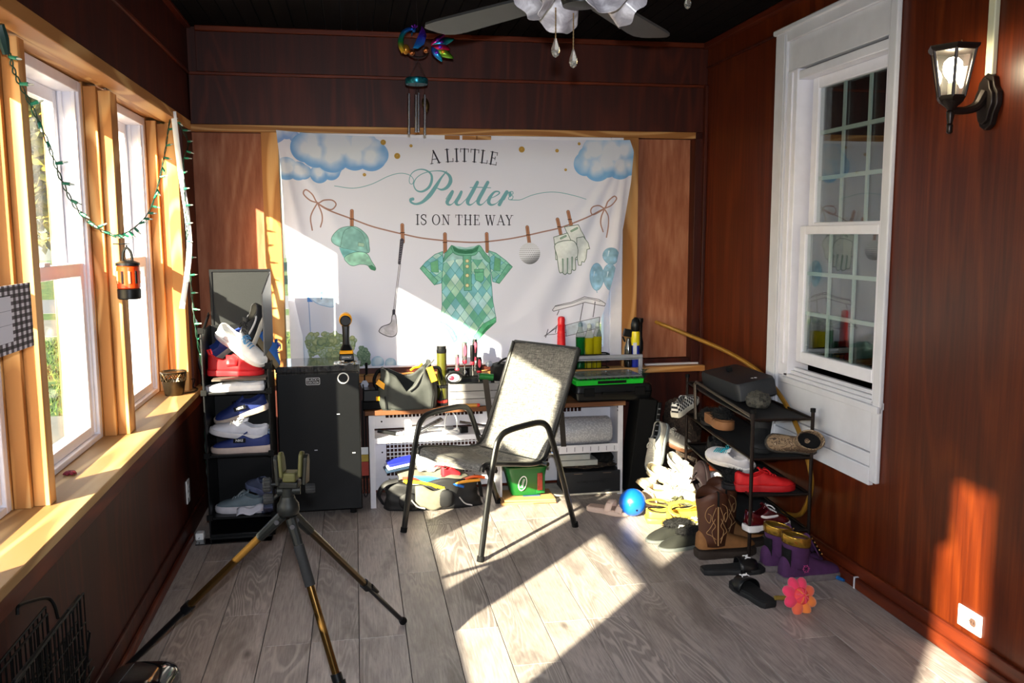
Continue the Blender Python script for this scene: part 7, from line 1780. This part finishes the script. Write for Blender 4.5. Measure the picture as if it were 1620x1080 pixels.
for i, (lc, yw, lb) in enumerate((((1.925, 3.345, 0), 6, 'purple suede ankle boot with gold collar, the nearer one by the flower toy'), ((1.91, 3.475, 0), 2, 'purple suede ankle boot with gold collar, standing behind its twin'))):
    t, cx, _ = boot('ankle_boot', lb, lc, (0, 0, D(yw)), .295, '#46204f', .1, .175, '#6b6264', upper=M_PUR, k=1.15, sr=(.056, .046), z0=.028)
    rg_ = lambda z_, k: [(cx+.060*k*math.cos(a), .058*k*math.sin(a), z_-.012*math.cos(a)) for a in np.linspace(0, 2*PI, 25)[:-1]]
    part('collar', MB().loft([rg_(.160, 1.0), rg_(.166, 1.05), rg_(.196, 1.06), rg_(.203, 1.02)], True, False), M_GLD, t, solid=.006, smooth=60)
    part('heel_stay', MB().grid(lambda u, v: (cx+.010-.068*math.cos((u-.5)*1.2), .062*math.sin((u-.5)*1.2), .03+.12*v), 6, 4), M_BLKM, t, solid=.003)
    for k in range(5):
        f = k/4
        for s in (-1, 1): part('eyelet', MB().ell((cx+.066+.052*f, s*.020, .185-.075*f), (.0055, .0055, .0055), 8, 6), mat('eyelet_gold', '#c99a5a', .2, .9, var=0), t)
        part('lace', MB().tube([(cx+.066+.052*f, -.020, .187-.075*f), (cx+.070+.052*f, .020, .187-.075*f)], .004, 6), M_BLKM, t)
    part('tongue', MB().grid(lambda u, v: (cx+.045+.05*(1-v)+.01, (u-.5)*.06, .12+.085*v-.02*(2*u-1)**2), 6, 5), M_PUR, t, solid=.006)
    M = frame_M((cx+.02, -.0505, .065), (1, 0, 0), (0, .25, 1))
    em = part('side_emblem', MB(M).tube([(.014*math.cos(a), .014*math.sin(a), .001) for a in np.linspace(0, 2*PI, 13)[:-1]], .0018, 5, closed=True), mat('pink_emblem', '#a83a78', .5, var=0), t)
    for a in range(0, 360, 60): part('ray', MB(M).tube([(.006*math.cos(D(a)), .006*math.sin(D(a)), .001), (.019*math.cos(D(a)), .019*math.sin(D(a)), .001)], .0015, 5), MATS['pink_emblem'], em)
slipper('black slide sandal lying sideways before the brown cowboy boot', (1.625, 3.47, 0), (0, 0, D(-4)), L=.285, sole='#17181a', mark='UA', k=1.05)
slipper('black slide sandal with white mark, nearest the flower toy', (1.59, 3.215, 0), (0, 0, D(98)), L=.26, sole='#121315', mark='UA', k=1.1)
def mule(label, loc, rot):
    t = thing('suede_mule', label, 'shoe', loc, rot, 'dark suede mules')
    um = mat('olive_black_suede', '#191a14', .9, var=.25, vs=25, bump=.3, bs=300)
    W = [(0, .024), (.06, .033), (.25, .036), (.4, .036), (.6, .044), (.78, .046), (.9, .036), (.97, .02), (1, .006)]
    part('upper', shoe_mb(.27, W, [(0, .05), (.1, .052), (.3, .06), (.42, .085), (.6, .07), (.8, .05), (.93, .036), (1, .02)], [(0, .012), (.05, .024), (.35, .03), (.46, .014), (.5, 0), (1, 0)], .016), um, t, solid=.004, smooth=50)
    part('sole', sole_mb(.27, W, 1, .018, 0, .004, .004), mat('grey_sole', '#5a5e5c', .6, var=.15), t, smooth=50)
    fur(t, (-.035, 0, .078), (.085, .046, .026), 900, .013, 5)
    return t
mule('dark olive suede mule with fur lining, the nearer left one of the pair', (1.525, 3.80, 0), (0, 0, D(188)))
mule('dark olive suede mule with fur lining, behind and left of its twin', (1.50, 3.92, 0), (0, 0, D(192)))
def clog(label, loc, rot, c='#b8983a'):
    t = thing('foam_clog', label, 'clog', loc, rot, 'pale yellow foam clogs')
    m_ = mat('clog_'+c.strip('#'), c, .5, var=.04)
    W = [(0, .030), (.06, .038), (.25, .042), (.45, .045), (.65, .053), (.8, .053), (.9, .045), (.97, .03), (1, .01)]
    part('upper', shoe_mb(.265, W, [(0, .065), (.1, .06), (.3, .055), (.42, .06), (.5, .095), (.62, .092), (.78, .078), (.9, .06), (1, .03)], [(0, .014), (.05, .028), (.4, .036), (.5, .026), (.56, 0), (1, 0)], .022), m_, t, solid=.005, smooth=55)
    part('sole', sole_mb(.265, W, 1.04, .026, 0, .006, .005, .5), m_, t, smooth=50)
    part('heel_strap', MB().tube(spline([(.0, -.052, .075), (-.05, -.05, .10), (-.115, -.03, .105), (-.13, 0, .105), (-.115, .03, .105), (-.05, .05, .10), (.0, .052, .075)], 6), .010, 8, flat=.45), m_, t)
    for s in (-1, 1): part('rivet', MB().tube([(.0, s*.048, .075), (.0, s*.062, .075)], .009, 10), m_, t)
    for i in range(3):
        for j in range(-1, 2):
            s = .64+.085*i; x = (s-.5)*.265; h = prof([(.5, .095), (.62, .092), (.78, .078), (.9, .06)], s)+.002
            part('vent_hole', MB().obox((x, j*.018+(.009 if i % 2 else 0), h-.004*abs(j)), (.010, .010, .004), (j*-.35, .28, 0)), M_BLKM, t)
    part('rim_line', MB().tube(spline([(.02, -.036, .088), (-.04, -.041, .062), (-.10, -.034, .066), (-.125, 0, .070), (-.10, .034, .066), (-.04, .041, .062), (.02, .036, .088)], 6), .003, 6), M_BLKM, t)
    return t
clog('pale yellow foam clog tilted up behind the dark mules, nearer one', (1.665, 4.03, .045), axes((.95, -.22, .02), (-.05, -.60, .80)))
clog('pale yellow foam clog lying behind its twin, nearer the blue ball', (1.60, 4.17, .0), (0, 0, D(-10)))
sneaker('bright white sneaker end lying between yellow clog and cowboy boot', (1.645, 3.93, 0), (0, 0, D(20)), '#e9e6dc', '#f2efe4', '#d8d2c0', L=.25, laces=4)
bl_ = thing('rubber_ball', 'bright blue rubber ball on the floor by the sneaker pile', 'ball', (AY(1001, 788, 4.30).x, 4.30, 0))
part('sphere', MB().ell((0, 0, .073), (.073, .073, .073), 32, 20), mat('ball_blue', '#0f5fc9', .3, var=.03, coat=.2), bl_, smooth=180)
part('valve', MB().tube([(.0, -.070, .050), (.0, -.0715, .0495)], .006, 8), M_BLKM, bl_)
def sandal(label, loc, rot):
    t = thing('two_strap_sandal', label, 'sandal', loc, rot); m_ = mat('blush_eva', '#dcc3b8', .6, var=.04); W = [(a, b*1.08) for a, b in LOW_W]
    part('sole', sole_mb(.235, W, 1, .024, 0, .004, .003), m_, t, smooth=50)
    part('footbed', MB().prism([(x*.9, y*.86) for x, y in outline(.235, W, 1, ext=0)], .003, (0, 0, .0245)), mat('footbed_blush', '#cbb0a4', .7), t)
    for x0_ in (-.01, .052):
        part('strap', MB().grid(lambda u, v: (x0_+.038*v+.01*math.sin(PI*u), (prof(W, .5+(x0_+.02)/.235)+.004)*math.cos(PI*u), .016+(.058-.012*(x0_ > 0))*max(0, math.sin(PI*u))**.8), 16, 4), m_, t, solid=.004, smooth=60)
        part('buckle', MB().obox((x0_+.02, -(prof(W, .5+(x0_+.02)/.235)*.62), .058-.01*(x0_ > 0)), (.024, .014, .005), (D(-48), 0, 0)), mat('buckle_rose', '#b8998c', .4), t)
    return t
sandal('pale pink two strap sandal lying beside the blue ball', (1.318, 4.375, 0), (0, 0, D(-38)))
# plush flower
fl_ = thing('flower_toy', 'pink and orange plush flower toy lying on the floor near the purple boots', 'plush toy', (1.715, 3.055, .055), (D(62), 0, D(12)))
M_PLP = mat('plush_pink', '#f0385f', .9, var=.08, sheen=.5); M_PLO = mat('plush_orange', '#f07a35', .9, var=.08, sheen=.5)
for k in range(8):
    a = 2*PI*k/8+.25
    c = '#f03a66' if 1 <= k <= 4 else ('#f4893c' if k in (6, 7) else '#f06a48')
    part('petal', MB().ell((.047*math.cos(a), .047*math.sin(a), 0), (.033, .0245, .017), 12, 8, (0, 0, a)), mat('plush_'+c.strip('#'), c, .9, var=.06, sheen=.4), fl_, smooth=180)
part('center', MB().ell((0, 0, .012), (.034, .034, .020), 16, 10), mat('plush_coral', '#ee4a4e', .9, var=.15, vs=60), fl_, smooth=180)
for k in range(9):
    a = 2*PI*k/9; part('pleat', MB().tube([(.006*math.cos(a), .006*math.sin(a), .032), (.022*math.cos(a), .022*math.sin(a), .028), (.031*math.cos(a), .031*math.sin(a), .019)], .0028, 5), M_PLP if k % 3 else M_PLO, fl_)
part('stem', MB().tube([(-.04, -.0, -.012), (-.085, .01, -.02), (-.10, .012, -.022)], .009, 8), mat('stem_olive', '#7d6a24', .7), fl_)
pn = thing('blue_marker', 'blue marker pen lying on the floor against the right baseboard', 'marker', (2.020, 3.345, .009))
part('barrel', MB().tube([(-.015, .045, 0), (.012, -.05, 0)], .0085, 10), mat('pen_blue', '#1f6fb8', .35, var=.03), pn); part('cap', MB().tube([(.0122, -.0505, 0), (.02, -.078, 0)], [.0092, .006], 10), mat('pen_cap', '#155a9c', .35, var=.03), pn)
# sunlit pile of pale shoes behind the rack leg
PILE = 'pale sneakers piled behind the rack'
sneaker('white sneaker with grey sole propped upright at the top of the pale pile', (1.69, 4.63, .27), axes((-.35, -.25, -.90), (-.75, -.55, .35)), '#c2beb4', '#8f979c', '#7d7a72', '#d8d4c8', L=.29, laces=6, group=PILE, k=1.1)
sneaker('white sneaker lying on its side under the propped one', (1.71, 4.46, .13), axes((.62, -.70, -.20), (-.55, -.45, .70)), '#bdb6a6', '#b3a582', '#8a8068', '#d8d2c2', L=.29, laces=6, group=PILE, k=1.1)
sneaker('cream sneaker with tan sole at the bottom of the pale pile', (1.68, 4.36, .055), axes((.72, -.68, .05), (-.25, -.3, .9)), '#b3a88c', '#a58a58', '#8a8068', '#d0c6ac', L=.28, laces=6, group=PILE, k=1.1)
sneaker('grey and white sneaker at the right of the pale pile, behind the rack leg', (1.80, 4.47, .16), axes((.25, -.90, -.25), (-.45, -.3, .8)), '#8d8a84', '#c2beb4', '#6a665e', '#c9c4b8', L=.28, laces=6, group=PILE)
sneaker('white high sneaker with dark heel standing behind the pale pile', (1.77, 4.68, .30), axes((.80, -.45, -.30), (-.1, -.5, .85)), '#a8a298', '#6a4630', '#2a2622', '#c9c4b8', L=.28, laces=5, group=PILE)
sneaker('small beige toddler sneaker in front of the pale pile', (1.55, 4.47, .085), axes((-.5, -.5, .45), (-.2, -.5, .8)), '#d8c6a8', '#c9b28c', '#a58f6c', L=.17, k=.8, laces=3, group=PILE)
crumple('plush_toy', 'small beige plush toy beside the blue ball', 'plush toy', (1.545, 4.40, .045), (.05, .045, .055), mat('beige_plush', '#c9a98c', .95, var=.2, vs=50), 17, amp=.3)
sneaker('olive green shoe lying at the bottom of the pile by the yellow clog', (1.66, 4.27, .0), (0, 0, D(170)), '#4a4a30', '#3a3a2c', '#2a2a20', '#4a4a30', L=.24)
solo('wood_offcut', MB().obox((1.70, 4.80, .10), (.06, .10, .16), (D(20), D(25), 0)), M_CARD, 'tan wooden offcut leaning behind the pale sneaker pile', 'wood', bevel=.002)
